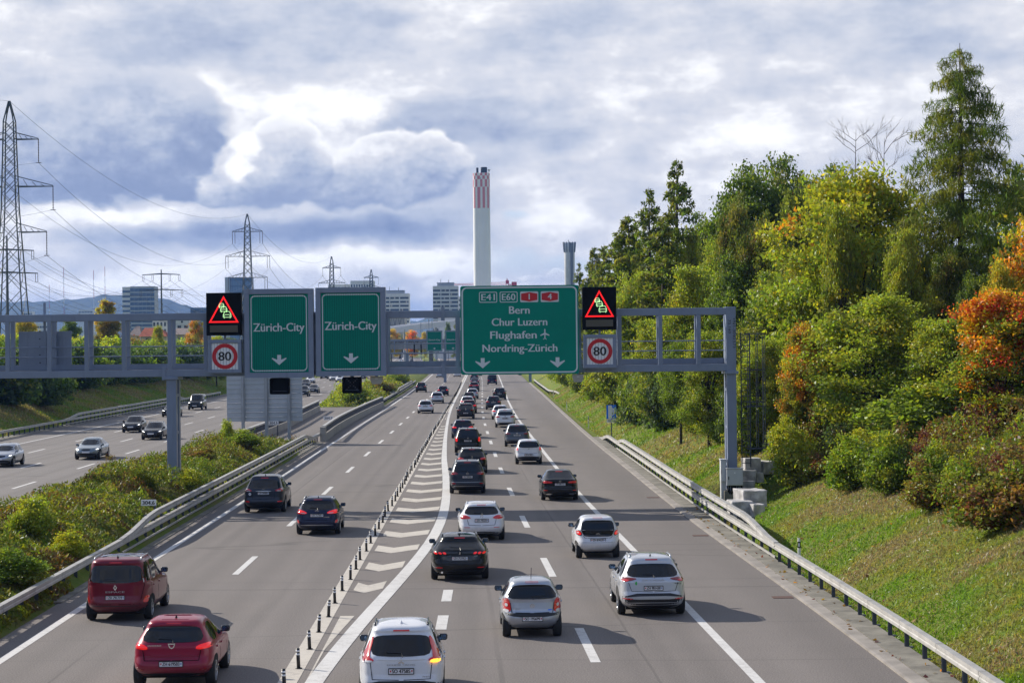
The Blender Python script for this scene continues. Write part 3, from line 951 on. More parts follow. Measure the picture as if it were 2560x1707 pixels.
def verge_posts():
    k = 0
    labels = ["white verge post with black band standing behind the near guard rail", "white verge post above the guard rail end by the blue parking sign",
              "white verge post on grass between the big sign and the parking sign", "small white verge post farthest along the right grass verge"]
    first = None
    for (px, py) in ((1957, 1418), (1471, 1063), (1417, 1021), (1383, 990)):
        if k == 0: x, y = c_kerb(68.5) + 1.25, 68.5
        else: x, y = G(px, py, 0.25)
        if first is None:
            first = thing("verge_post", labels[0], "verge post")
            MB().tube([(0, 0, 0), (0, 0, 0.75), (0, 0, 1.1)], [0.055, 0.06, 0.05], 3).build("post", M_white, first)
            MB().tube([(0, 0, 0.78), (0, 0, 0.98)], [0.066, 0.064], 3).build("band", M_blackm, first)
            MB().box(-0.022, 0.022, -0.075, -0.045, 0.82, 0.94).build("reflector", M_white, first)
            o = first
        else: o = copy_tree(first)
        o["label"] = labels[k]
        o["group"] = "white verge posts"
        o.location = (x, y, max(0, terr(x, y)))
        k += 1
    for (px, py, lab) in ((992, 981, "white verge post at the median beside the small kilometre board"), (1009, 970, "white verge post at the median, middle of the row"), (1032, 958, "white verge post at the median nearest the gantry sign bottom")):
        x, y = G(px, py, 0.0)
        o = copy_tree(first); o["label"] = lab; o.location = (x - 0.6, y, 0.1)
verge_posts()
def km_sign(label, txt, x, y, z, w=0.85):
    root = thing("kilometre_sign", label, "kilometre board", (x, y, z), 0, "kilometre boards")
    MB().tube([(w * .4, 0.03, -0.8), (w * .4, 0.03, .95)], 0.05, 6).build("post", M_galvp, root)
    MB().bbox(-w / 2, w / 2, -0.03, 0.01, 0.89 - w * .20, 0.89 + w * .20, 0.012).build("board", M_white, root)
    mb = MB(); put_text(mb, txt, 0, 0.89 - w * .12, -0.036, w * 0.8, w * 0.25, bold=0.006); mb.build("lettering", M_ink, root, recalc=False)
X_, Z_ = A(372, 1256, 86.0); km_sign("white kilometre board reading 304.6 behind the near guard rail", "304.6", X_, 86.0, Z_ - 0.89, 0.62)
X_, Z_ = A(821, 1045, 186.0); km_sign("white kilometre board reading 304.5 behind the median parapet", "304.5", X_, 186.0, Z_ - 0.89)
X_, Z_ = A(684, 1057, 178.0); km_sign("white kilometre board 304.5 at the oncoming lanes behind the sign back", "304.5", X_, 178.0, Z_ - 0.89)
X_, Z_ = A(982, 980, 310.0); km_sign("tiny white kilometre board in the far median weeds", "304.4", X_, 310.0, Z_ - 0.89)

# ------------------------------------------------------------------ sign gantry
GY = 100.5
def gx(px, Y=GY): return A(px, 850, Y)[0]
def gz(px, py, Y=GY): return A(px, py, Y)[1]
def gantry():
    x0, x1 = -44.0, gx(1840)
    zt, zb = 9.22, 6.17
    root = thing("sign_gantry", "blue grey steel sign gantry spanning both carriageways near the camera", "gantry", (x1, GY, 0))
    L = x0 - x1
    D = 1.3                                       # depth of the truss
    for (y0, y1, nm) in ((0.0, 0.24, 0), (D - 0.24, D, 1)):
        MB().bbox(L, 0, y0, y1, zt - 0.34, zt, 0.02).build("top_chord", M_steel, root)
        MB().bbox(L, 0, y0 + 0.002, y1 + 0.002, zb, zb + 0.34, 0.02).build("bottom_chord", M_steel, root)
    MB().box(L + 0.1, -0.25, 0.26, D - 0.26, zb + 0.30, zb + 0.36).build("walkway", M_steeld, root)
    MB().box(L + 0.1, -0.25, D - 0.20, D - 0.17, zb + 0.36, zb + 0.62).build("toe_board", M_steel, root)
    verts_px = [18, 123, 215.5, 309, 424, 514, 612, 788, 967, 1144, 1448, 1549, 1651, 1747]
    xs = [gx(p) - x1 for p in verts_px] + [gx(18) - x1 - k * 2.0 for k in range(1, 9)]
    for x in xs:
        MB().bbox(x - 0.1, x + 0.1, 0.004, 0.22, zb + 0.335, zt - 0.335, 0.012).build("upright", M_steel, root)
        MB().bbox(x - 0.1, x + 0.1, D - 0.22, D - 0.004, zb + 0.335, zt - 0.335, 0.012).build("upright", M_steel, root)
        MB().box(x - 0.05, x + 0.05, 0.24, D - 0.24, zt - 0.22, zt - 0.10).build("cross_member", M_steel, root)
    for z in (zb + 1.0, zb + 1.47):
        MB().tube([(L, D - 0.3, z), (-0.2, D - 0.3, z)], 0.028, 6).build("handrail", M_steel, root)
    # end frame with stencilled number
    MB().bbox(-0.47, 0.003, -0.01, D + 0.01, zb - 0.03, zt + 0.03, 0.02).build("end_frame", M_steel, root)
    mb = MB()
    put_text(mb, "+N1-3040.573", -0.15, 8.0, -0.016, 1.45, 0.13, rot=-math.pi / 2)
    put_text(mb, "75.160", -0.36, 8.3, -0.016, 0.66, 0.12, rot=-math.pi / 2)
    mb.build("lettering", M_ink, root, recalc=False)
    def column(x, w):
        MB().bbox(x - w / 2, x + w / 2, -0.005, 0.40, -0.1, zb + 0.01, 0.02).build("column", M_steel, root)
        MB().bbox(x - w / 2, x + w / 2, D - 0.40, D + 0.005, -0.1, zb + 0.01, 0.02).build("column", M_steel, root)
        MB().box(x - 0.09, x + 0.09, 0.40, D - 0.40, -0.1, zb).build("column_web", M_steel, root)
        for z in (1.6, 3.4, 5.2): MB().box(x - w / 2 + 0.02, x + w / 2 - 0.02, 0.40, D - 0.40, z, z + 0.14).build("batten", M_steel, root)
        MB().bbox(x - w / 2 - 0.1, x + w / 2 + 0.1, -0.1, D + 0.1, zb - 0.14, zb - 0.006, 0.01).build("head_plate", M_steel, root)
    column(-0.23, 0.46)
    column(gx(427) - x1, 0.47)
    column(-43 - x1, 0.47)
    MB().bbox(-0.68, 0.34, -0.45, D + 0.3, -0.5, 0.45, 0.03).build("footing", M_conc, root)
    # small brackets between chord sections
    for px in (409, 1108):
        MB().bbox(gx(px) - x1 - 0.09, gx(px) - x1 + 0.09, -0.05, 0.0, zb - 0.16, zb + 0.5, 0.01).build("joint_bracket", M_steel, root)
    MB().bbox(gx(1108) - x1 - 0.09, gx(1108) - x1 + 0.09, -0.05, 0.0, zt - 0.5, zt + 0.16, 0.01).build("joint_bracket", M_steel, root)
    # access ladder with cage
    lx = 0.30
    mb = MB()
    for dx in (0.0, 0.42): mb.tube([(lx + dx, D * 0.5, 1.5), (lx + dx, D * 0.5, 8.0)], 0.03, 5)
    for k in range(24): mb.tube([(lx, D * 0.5, 1.7 + k * 0.27), (lx + 0.42, D * 0.5, 1.7 + k * 0.27)], 0.018, 5)
    lad = mb.build("ladder", M_galvp, root)
    mb = MB()
    for z in (2.4, 4.45, 4.65, 6.2, 7.95):
        pts = [(lx + 0.21 + 0.95 * math.cos(t) , D * 0.5 - 0.42 * math.sin(t), z) for t in np.linspace(-math.pi * 0.5, math.pi * 0.5, 9)]
        mb.tube(pts, 0.028, 4)
    for t in np.linspace(-math.pi * 0.45, math.pi * 0.45, 7):
        mb.tube([(lx + 0.21 + 0.95 * math.cos(t), D * 0.5 - 0.42 * math.sin(t), 2.4), (lx + 0.21 + 0.95 * math.cos(t), D * 0.5 - 0.42 * math.sin(t), 7.95)], 0.018, 4)
    mb.build("ladder_cage", M_galvp, root)
    return root
gantry()

def border(mb, x0, z0, x1, z1, y, inset, w, r):
    o = rrect(x0 + inset, z0 + inset, x1 - inset, z1 - inset, r)
    i = rrect(x0 + inset + w, z0 + inset + w, x1 - inset - w, z1 - inset - w, max(0.02, r - w))
    ring_mesh(mb, o, i, y - 0.012, y + 0.004)
def down_arrow(mb, cx, zb_, w, h, y):
    P = [(0, 0), (0.5, 0.62), (0.49, 0.70), (0.44, 0.70), (0.13, 0.52), (0.13, 1.0), (-0.13, 1.0), (-0.13, 0.52), (-0.44, 0.70), (-0.49, 0.70), (-0.5, 0.62)]
    pts = [(cx + a * w, zb_ + b * h) for a, b in P]
    # convex pieces
    idx = [(0, 1, 2, 3, 4), (0, 4, 7), (0, 7, 8, 9, 10), (4, 5, 6, 7)]
    for t in idx:
        q = [pts[i] for i in t]
        mb.prism_y(q, y - 0.012, y + 0.002)
def sign_box(root, x0, z0, x1, z1, y, depth, frame, mat):
    MB().bbox(x0, x1, y, y + depth, z0, z1, 0.015).build("panel", mat, root)
    if frame:
        mb = MB()
        mb.bbox(x0 - frame, x1 + frame, y - 0.06, y + depth + 0.02, z1, z1 + frame, 0.012)
        mb.bbox(x0 - frame, x1 + frame, y - 0.06, y + depth + 0.02, z0 - frame, z0, 0.012)
        mb.bbox(x0 - frame, x0, y - 0.058, y + depth + 0.02, z0 + 0.001, z1 - 0.001, 0.012)
        mb.bbox(x1, x1 + frame, y - 0.058, y + depth + 0.02, z0 + 0.001, z1 - 0.001, 0.012)
        mb.build("frame", M_steel, root)
def direction_sign():
    Y = GY - 0.45
    x0, z1 = A(1150.3, 713, Y); x1, z0 = A(1448, 934, Y)
    z1 = A(1299, 713.5, Y)[1]; z0 = A(1299, 935.5, Y)[1]
    cx, w, h = (x0 + x1) / 2, x1 - x0, z1 - z0
    root = thing("direction_sign", "large green motorway sign listing Bern, Chur Luzern, Flughafen and Nordring-Zürich on the gantry", "road sign", (cx, Y, z0))
    MB().prism_y(rrect(-w / 2, 0, w / 2, h, 0.12), 0.0, 0.12).build("panel", M_green, root)
    mb = MB(); border(mb, -w / 2, 0, w / 2, h, 0.0, 0.06, 0.07, 0.26); mb.build("border", M_signw, root)
    mb = MB()
    for sx in (-1.9, 0, 1.9): mb.box(sx - 0.08, sx + 0.08, 0.12, 0.44, -0.05, h - 0.6)
    mb.build("bracket", M_steel, root)
    kx = w / 1347.0           # crop units (318..1665) -> metres
    def tx(c): return (c - 991.5) * kx
    def tz(c): return (1245 - c) * h / 1010.0
    def words_(txt, c, base, wpx, cap):
        mb = MB(); put_text(mb, txt, tx(c), tz(base), -0.014, wpx * kx, cap * h / 1010.0, bold=0.012)
        mb.build("lettering", M_signw, root, recalc=False)
    words_("Bern", 991, 556, 232, 84)
    words_("Chur Luzern", 991, 691, 630, 84)
    words_("Flughafen", 921, 838, 526, 84)
    words_("Nordring-Zürich", 993, 988, 850, 84)
    # route number plates
    for (a, b2, t, red) in ((533, 739, "E41", 0), (768, 972, "E60", 0), (1002, 1208, "1", 1), (1236, 1442, "4", 1)):
        X0, X1, Z0, Z1 = tx(a), tx(b2), tz(427), tz(305)
        pl = MB()
        if red:
            pl.prism_y(rrect(X0, Z0, X1, Z1, 0.06), -0.014, 0.002); po = pl.build("route_plate", M_signw, root)
            c2 = (X0 + X1) / 2; e = 0.045
            hexa = [(X0 + e, Z0 + e + 0.06), (c2, Z0 + e - 0.01), (X1 - e, Z0 + e + 0.06), (X1 - e, Z1 - e - 0.06), (c2, Z1 - e + 0.01), (X0 + e, Z1 - e - 0.06)]
            MB().prism_y(hexa, -0.022, -0.013).build("shield", M_signred, po)
            q = MB(); put_text(q, t, c2, Z0 + 0.13, -0.03, None, 0.27, bold=0.01); q.build("lettering", M_signw, po, recalc=False)
        else:
            ring_mesh(pl, rrect(X0, Z0, X1, Z1, 0.07), rrect(X0 + 0.035, Z0 + 0.035, X1 - 0.035, Z1 - 0.035, 0.045), -0.014, 0.002)
            po = pl.build("route_plate", M_signw, root)
            q = MB(); put_text(q, t, (X0 + X1) / 2, Z0 + 0.11, -0.016, (X1 - X0) * 0.74, 0.30, bold=0.008); q.build("lettering", M_signw, po, recalc=False)
    # aeroplane pictogram pointing up
    c2, zc2 = tx(1279), tz(795)
    u = 52 * kx
    mb = MB()
    def pp(P): mb.prism_y([(c2 + a * u, zc2 + b2 * u) for a, b2 in P], -0.014, 0.002)
    pp([(-0.11, -0.9), (0.11, -0.9), (0.14, 0.95), (0.08, 1.2), (0, 1.28), (-0.08, 1.2), (-0.14, 0.95)])
    pp([(0.13, 0.35), (0.13, -0.05), (0.98, -0.30), (0.98, -0.08)][::-1]); pp([(-0.13, 0.35), (-0.13, -0.05), (-0.98, -0.30), (-0.98, -0.08)])
    pp([(0.1, -0.75), (0.1, -0.98), (0.36, -1.15), (0.36, -0.98)][::-1]); pp([(-0.1, -0.75), (-0.1, -0.98), (-0.36, -1.15), (-0.36, -0.98)])
    mb.build("aeroplane_symbol", M_signw, root)
    for c in (567, 1420):
        q = MB(); down_arrow(q, tx(c), tz(1172), 168 * kx, 116 * h / 1010, 0.0); q.build("arrow", M_signw, root)
direction_sign()
def city_sign(label, pl, pr, pt, pb, Y, frame=0.25, tw=0.865, sc=1.0, grp=None):
    x0 = A(pl, (pt + pb) / 2, Y)[0]; x1 = A(pr, (pt + pb) / 2, Y)[0]
    z1 = A((pl + pr) / 2, pt, Y)[1]; z0 = A((pl + pr) / 2, pb, Y)[1]
    cx, w, h = (x0 + x1) / 2, x1 - x0, z1 - z0
    root = thing("direction_sign", label, "road sign", (cx, Y, z0), 0, grp)
    fr = frame * sc
    sign_box(root, -w / 2 + fr, fr, w / 2 - fr, h - fr, 0, 0.45 * sc, fr, M_green)
    iw, ih = w / 2 - fr, h - fr
    mb = MB(); border(mb, -iw, fr, iw, ih, 0.0, 0.06 * sc, 0.055 * sc, 0.2 * sc); mb.build("border", M_signw, root)
    # louvre joints of the rotating prism panel
    mb = MB()
    n = 26
    for k in range(1, n):
        xx = -iw + 2 * iw * k / n
        mb.box(xx - 0.004, xx + 0.004, -0.016, 0.0, fr + 0.005, ih - 0.005)
    mb.build("prism_joints", M_blackm, root)
    mb = MB(); put_text(mb, "Zürich-City", 0, fr + (ih - fr) * 0.525, -0.02, 2 * iw * tw, 0.39 * sc, bold=0.011 * sc); mb.build("lettering", M_signw, root, recalc=False)
    q = MB(); down_arrow(q, 0.0, fr + 0.36 * sc, 0.70 * sc, 0.48 * sc, -0.016); q.build("arrow", M_signw, root)
city_sign("green Zürich-City sign left of the pair on the near gantry", 611, 784, 722, 944, GY - 0.5)
city_sign("green Zürich-City sign right of the pair, above the unlit cross signal", 789.5, 964.5, 718.5, 940, GY - 0.5)
def jam_sign(label, pl, pr, pt, pb):
    Y = GY - 0.6
    x0 = A(pl, (pt + pb) / 2, Y)[0]; x1 = A(pr, (pt + pb) / 2, Y)[0]; z1 = A((pl + pr) / 2, pt, Y)[1]; z0 = A((pl + pr) / 2, pb, Y)[1]
    w, h = x1 - x0, z1 - z0
    root = thing("warning_display", label, "display sign", ((x0 + x1) / 2, Y, z0), 0, "lit congestion displays")
    MB().bbox(-w / 2, w / 2, 0, 0.5, 0, h, 0.02).build("housing", M_black, root)
    MB().bbox(-w * 0.40, w * 0.40, -0.02, 0.02, h * 0.075, h * 0.235, 0.008).build("text_panel", M_dispgrey, root)
    mb = MB()
    b0 = h * 0.30; a = w * 0.43; top = h * 0.93
    def tri(k): 
        cz = b0 + (top - b0) / 3
        return [(-a * k, cz + (b0 - cz) * k), (a * k, cz + (b0 - cz) * k), (0, cz + (top - cz) * k)]
    ring_mesh(mb, tri(1.0), tri(0.83), -0.015, 0.004)
    mb.build("warning_triangle", M_ledred, root)
    # queue of three cars drawn in lit dots
    mb = MB()
    def car(cx, cz, s):
        W = 0.19 * s; t = 0.022
        def seg(p, q): 
            dx, dz = q[0] - p[0], q[1] - p[1]; l = math.hypot(dx, dz); nx, nz = -dz / l * t / 2, dx / l * t / 2
            mb.prism_y([(p[0] + nx, p[1] + nz), (p[0] - nx, p[1] - nz), (q[0] - nx, q[1] - nz), (q[0] + nx, q[1] + nz)], -0.02, -0.004)
        P = [(-W, 0.0), (-W, 0.13 * s), (-W * 0.62, 0.28 * s), (W * 0.62, 0.28 * s), (W, 0.13 * s), (W, 0.0)]
        P = [(cx + x, cz + z) for x, z in P]
        for i in range(5): seg(P[i], P[i + 1])
        seg(P[0], P[5]); seg(P[1], P[4])
        for sx in (-0.75, 0.75):
            seg((cx + sx * W, cz - 0.055 * s), (cx + sx * W + 0.001, cz))
            seg((cx + sx * W - 0.03 * s, cz + 0.06 * s), (cx + sx * W + 0.03 * s, cz + 0.06 * s))
    cz0 = b0 + (top - b0) * 0.20
    car(0.10 * w, cz0, 0.95 * w / 1.63); car(0.005 * w, cz0 + 0.27 * w / 1.63, 0.78 * w / 1.63); car(-0.06 * w, cz0 + 0.47 * w / 1.63, 0.62 * w / 1.63)
    mb.build("queue_symbol", M_ledgrn, root)
jam_sign("black display with lit red triangle and queue symbol left of the Zürich-City signs", 515.5, 603, 732, 838.5)
jam_sign("black display with lit red triangle and queue symbol right of the big green sign", 1456, 1541, 717.5, 824.5)
def speed_sign(label, pl, pr, pt, pb):
    Y = GY - 0.5
    x0 = A(pl, (pt + pb) / 2, Y)[0]; x1 = A(pr, (pt + pb) / 2, Y)[0]; z1 = A((pl + pr) / 2, pt, Y)[1]; z0 = A((pl + pr) / 2, pb, Y)[1]
    w, h = x1 - x0, z1 - z0
    root = thing("speed_limit_sign", label, "speed sign", ((x0 + x1) / 2, Y, z0), 0, "speed limit signs on the gantry")
    f = 0.16
    sign_box(root, -w / 2 + f, f, w / 2 - f, h - f, 0, 0.4, f, M_white)
    mb = MB()
    for k in range(1, 9):
        xx = -w / 2 + f + (w - 2 * f) * k / 9
        mb.box(xx - 0.005, xx + 0.005, -0.006, 0.0, f + 0.004, h - f - 0.004)
    mb.build("prism_joints", M_galvp, root)
    r = (w - 2 * f) / 2 * 0.95
    mb = MB()
    circ = lambda rr: [(rr * math.cos(t), h / 2 + rr * math.sin(t)) for t in np.linspace(0, 2 * math.pi, 40, endpoint=False)]
    ring_mesh(mb, circ(r), circ(r * 0.70), -0.018, 0.002); mb.build("red_ring", M_signred, root)
    mb = MB(); put_text(mb, "80", 0, h / 2 - 0.20, -0.02, 0.60, 0.41, bold=0.012); mb.build("lettering", M_ink, root, recalc=False)
    MB().box(-0.05, 0.05, 0.1, 0.2, h, h + 0.3).build("bracket", M_steel, root)
speed_sign("square 80 speed limit sign below the congestion display left of the Zürich-City signs", 520.5, 604, 849, 932)
speed_sign("square 80 speed limit sign below the congestion display right of the big green sign", 1458.5, 1541, 836, 919.5)
def lane_signal(label, pl, pr, pt, pb, cross):
    Y = GY - 0.35
    x0 = A(pl, (pt + pb) / 2, Y)[0]; x1 = A(pr, (pt + pb) / 2, Y)[0]; z1 = A((pl + pr) / 2, pt, Y)[1]; z0 = A((pl + pr) / 2, pb, Y)[1]
    w, h = x1 - x0, z1 - z0
    root = thing("lane_signal", label, "lane signal", ((x0 + x1) / 2, Y, z0))
    MB().prism_y(rrect(-w / 2, 0, w / 2, h, 0.09), 0, 0.3).build("housing", M_black, root)
    mb = MB(); ring_mesh(mb, rrect(-w / 2, 0, w / 2, h, 0.09), rrect(-w / 2 + 0.07, 0.07, w / 2 - 0.07, h - 0.07, 0.05), -0.16, 0.001); mb.build("hood", M_blackm, root)
    MB().box(-w * 0.36, w * 0.36, -0.03, -0.002, 0.14, 0.165).build("lower_edge", M_galvp, root)
    MB().box(-0.08, 0.08, 0.05, 0.2, h - 0.005, h + 0.15).build("hanger", M_steel, root)
    if cross:
        mb = MB()
        for s in (-1, 1):
            for k in range(7):
                t = (k - 3) / 3 * 0.24
                mb.box(t - 0.03, t + 0.03, -0.012, -0.001, h * 0.56 + s * t - 0.03, h * 0.56 + s * t + 0.03 + 0.001 * k)
        mb.build("unlit_cross", pbr("unlit lamp dots", (0.035, 0.03, 0.032), 0.4), root)
lane_signal("small black lane signal under the left Zürich-City sign, in front of the sign back", 675, 724, 944.5, 985.5, False)
lane_signal("small black lane signal with unlit cross under the right Zürich-City sign", 856, 904, 942, 983, True)
def camera_box(label, px, pt, wpx):
    Y = GY - 0.2
    x, z = A(px, pt, Y)
    root = thing("traffic_sensor", label, "traffic sensor", (x, Y, z), 0, "beige sensors hanging from the gantry")
    w = wpx / 52.0
    P = [(-w / 2, 0.02), (-w / 2, -0.16), (-w * 0.36, -0.34), (w * 0.36, -0.34), (w / 2, -0.16), (w / 2, 0.02)]
    MB().prism_y(P[::-1], -0.15, 0.35).build("housing", M_beige, root)
    MB().box(-w * 0.12, w * 0.12, -0.158, -0.149, -0.09, -0.07).build("label_plate", M_white, root)
    MB().box(-0.06, 0.06, 0.0, 0.2, 0.0, 0.2).build("hanger", M_steel, root)
camera_box("beige rounded sensor box hanging beside the cross signal", 941.5, 942, 30)
camera_box("beige sensor box hanging at the big green sign's lower right corner", 1445, 937, 27)
def back_panel():
    Y = GY + 1.32
    x0, z1 = A(46, 829, Y); x1, z0 = A(117, 918, Y)
    root = thing("blank_sign", "grey blank back of a sign facing the oncoming lanes on the gantry's left end", "sign back", (x0, Y, z0))
    w, h = x1 - x0 + 1.2, z1 - z0
    MB().bbox(0, w, 0.04, 0.14, 0, h, 0.01).build("panel", M_steel, root)
    MB().box(w * 0.5 - 0.06, w * 0.5 + 0.06, 0.0, 0.042, -0.2, h + 1.4).build("stiffener", M_steel, root)
    mb = MB()
    for px in (-0.25, 0.25):
        for k in range(5): mb.box(w * 0.5 + px - 0.025, w * 0.5 + px + 0.025, 0.02, 0.041, 0.2 + k * h * 0.22, 0.25 + k * h * 0.22)
    mb.build("bolts", M_blackm, root)
back_panel()

# big ribbed sign back facing the oncoming lanes
def ribbed_sign_back():
    Y = 165.0
    x0, z0 = A(567.5, 1054, Y); x1, _ = A(756.6, 1054, Y); z1 = A(660, 925, Y)[1]
    root = thing("ribbed_sign_back", "ribbed aluminium back of a large sign standing on three posts in the median", "sign back", ((x0 + x1) / 2, Y, 0))
    w, h = x1 - x0, z1 - z0
    mb = MB()
    n = 11
    for k in range(n):
        a = z0 + h * k / n
        mb.bbox(-w / 2, w / 2, 0.05, 0.10, a + 0.006, a + h / n - 0.006, 0.008)
        mb.box(-w / 2, w / 2, 0.0, 0.05, a + h / n - 0.05, a + h / n - 0.02)
    mb.build("panel", pbr("ribbed aluminium", (0.46, 0.51, 0.57), 0.45, 0.35, var=0.08, vscale=0.8), root)
    for px in (608, 666.5, 723):
        x = A(px, 1060, Y)[0] - (x0 + x1) / 2
        MB().bbox(x - 0.10, x + 0.10, -0.26, -0.02, -0.4, z1 - 0.2, 0.01).build("post", M_galvl, root)
        MB().box(x + 0.12, x + 0.16, -0.2, -0.1, -0.4, z1 - 1.2).build("stay", M_galvl, root)
ribbed_sign_back()

# parking bay sign
def parking_sign():
    Y = next(q for q in np.arange(120, 260, 1.0) if A(1530, 1098, q)[1] <= terr(A(1530, 1098, q)[0], q) or q > 255)
    Y = float(Y)
    x0, z1 = A(1516, 1012, Y); x1, z0 = A(1541, 1056, Y)
    gx0 = (x0 + x1) / 2
    root = thing("layby_sign", "blue lay-by sign with white 500 m plate on the grass slope", "road sign", (gx0, Y, terr(gx0, Y)))
    g = terr(gx0, Y); w = x1 - x0
    zs = A(1530, 1047, Y)[1] - g; zt = z1 - g; zl = z0 - g
    MB().tube([(0, 0.06, -0.3), (0, 0.06, zt - 0.1)], 0.045, 8).build("post", M_galvp, root)
    MB().prism_y(rrect(-w / 2, zs, w / 2, zt, 0.06), 0.0, 0.02).build("panel", M_signblue, root)
    a, b2 = -w / 2, w / 2; hh = zt - zs
    MB().prism_y([(a + 0.18 * w, zs + 0.04), (a + 0.55 * w, zs + 0.04), (a + 0.55 * w, zt - 0.05), (a + 0.18 * w, zt - 0.05)], -0.008, 0.001).build("road_symbol", M_white, root)
    MB().prism_y([(a + 0.545 * w, zs + 0.2 * hh), (a + 0.83 * w, zs + 0.34 * hh), (a + 0.83 * w, zs + 0.68 * hh), (a + 0.545 * w, zs + 0.84 * hh)], -0.0075, 0.001).build("bay_symbol", M_white, root)
    mb = MB()
    for k in range(7): mb.box(a + 0.56 * w, a + 0.60 * w, -0.011, -0.007, zs + (0.25 + k * 0.08) * hh, zs + (0.285 + k * 0.08) * hh)
    for k in range(4): mb.box(a + 0.70 * w, a + 0.745 * w, -0.011, -0.007, zs + (0.36 + k * 0.08) * hh, zs + (0.40 + k * 0.08) * hh)
    mb.build("bay_dashes", M_signblue, root)
    MB().bbox(a + 0.02, b2 - 0.02, 0.0, 0.02, zl, zs - 0.03, 0.005).build("distance_plate", M_white, root)
    mb = MB(); put_text(mb, "500 m", 0, zl + 0.08, -0.004, w * 0.72, 0.16); mb.build("lettering", M_ink, root, recalc=False)
parking_sign()

# control cabinets and stone blocks at the foot of the gantry
def cabinets():
    def cab(label, pl, pr, pt, pb, Y, depth, cables, legs):
        x0, z1 = A(pl, pt, Y); x1, z0 = A(pr, pb, Y)
        w, h = x1 - x0, z1 - z0
        root = thing("control_cabinet", label, "cabinet", ((x0 + x1) / 2, Y, z0))
        MB().bbox(-w / 2, w / 2, 0, depth, 0, h, 0.015).build("box", M_cab, root)
        MB().bbox(-w / 2 - 0.03, w / 2 + 0.03, -0.03, depth + 0.03, h, h + 0.05, 0.012).build("lid", M_cab, root)
        MB().bbox(-w / 2 + 0.03, w / 2 - 0.03, -0.012, 0.002, 0.03, h - 0.03, 0.006).build("door", M_cab, root)
        MB().bbox(-w * 0.42, -w * 0.36, -0.03, -0.01, h * 0.36, h * 0.55, 0.005).build("handle", M_trim, root)
        if cables:
            mb = MB()
            r = random.Random(5)
            for k in range(13):
                a = -w * 0.45 + w * 0.9 * k / 12
                mb.tube([(a, 0.12, 0.0), (a + r.uniform(-.06, .06), 0.05, -0.25), (a * 0.85 + r.uniform(-.2, .2), 0.14, -0.5), (a * 0.6 + r.uniform(-.1, .2), 0.16, -0.95)], 0.024, 5)
            mb.build("cables", M_blackm, root)
            MB().box(-w * 0.05, w * 0.03, -0.018, -0.011, h * 0.72, h * 0.80).build("nameplate", M_white, root)
        MB().bbox(-w * 0.45, w * 0.45, 0.12, depth, -legs, -0.002, 0.01).build("plinth", M_cab if not cables else M_steel, root)
    cab("pale grey control cabinet with dark cables hanging below on the gantry foot", 1817, 1858, 1172, 1213, GY - 0.55, 0.35, True, 0.8)
    cab("taller grey cabinet half hidden left of the gantry column", 1802, 1816, 1150, 1203, GY - 0.25, 0.6, False, 1.0)
cabinets()
def stone_block(label, pl, pr, pt, pb, Y, depth, seed, rz=0.0):
    x0, z1 = A(pl, pt, Y); x1, z0 = A(pr, pb, Y)
    r = random.Random(seed)
    bm = bmesh.new()
    bmesh.ops.create_cube(bm, size=1.0)
    bmesh.ops.bevel(bm, geom=list(bm.edges), offset=0.035, segments=1, affect='EDGES', profile=0.5)
    bmesh.ops.subdivide_edges(bm, edges=[e for e in bm.edges if e.calc_length() > .3], cuts=3, use_grid_fill=True)
    w, h = (x1 - x0) * 1.12, (z1 - z0) * 1.10
    for v in bm.verts:
        c = v.co.copy()
        k = 1.0 + 0.035 * math.sin(c.x * 6 + seed) * math.sin(c.z * 5 + seed * 2) + r.uniform(-0.022, 0.022)
        v.co = Vector((c.x * w * k, c.y * depth * k, c.z * h * k))
    me = bpy.data.meshes.new("stone_block"); bm.to_mesh(me); bm.free()
    me.materials.append(M_stone)
    o = link(bpy.data.objects.new("stone_block", me))
    o.location = ((x0 + x1) / 2, Y + depth / 2, (z0 + z1) / 2); o.rotation_euler = (0, 0, rz)
    tag(o, label, "stone block", "rough granite blocks by the gantry")
stone_block("upper wide granite block of the near pile, with a shadowed right end", 1852, 1908, 1228, 1265, 88.2, 1.5, 1, 0.2)
stone_block("left granite block of the near pile below the upper wide block", 1829, 1878, 1255, 1292, 87.4, 1.3, 2, 0.08)
stone_block("right granite block of the near pile, at its lower corner", 1874, 1903, 1263, 1310, 87.0, 1.2, 3, 0.3)
stone_block("small lowest granite block of the near pile half sunk in grass", 1836, 1876, 1290, 1314, 87.6, 1.0, 4, 0.0)
stone_block("pale granite block on top of the pile behind the cabinet", 1862, 1899, 1147, 1178, 102.0, 1.0, 5, 0.1)
stone_block("dark sided granite block right of the pale top block behind the cabinet", 1897, 1926, 1155, 1184, 102.4, 1.3, 6, 0.35)
stone_block("middle granite block of the pile behind the cabinet", 1857, 1890, 1177, 1204, 101.6, 1.0, 7, 0.0)
stone_block("lowest granite block of the pile behind the cabinet", 1856, 1884, 1203, 1226, 101.2, 1.0, 8, 0.1)
stone_block("small granite block wedged at the right of the pile behind the cabinet", 1886, 1903, 1182, 1205, 101.7, 0.9, 9, 0.3)
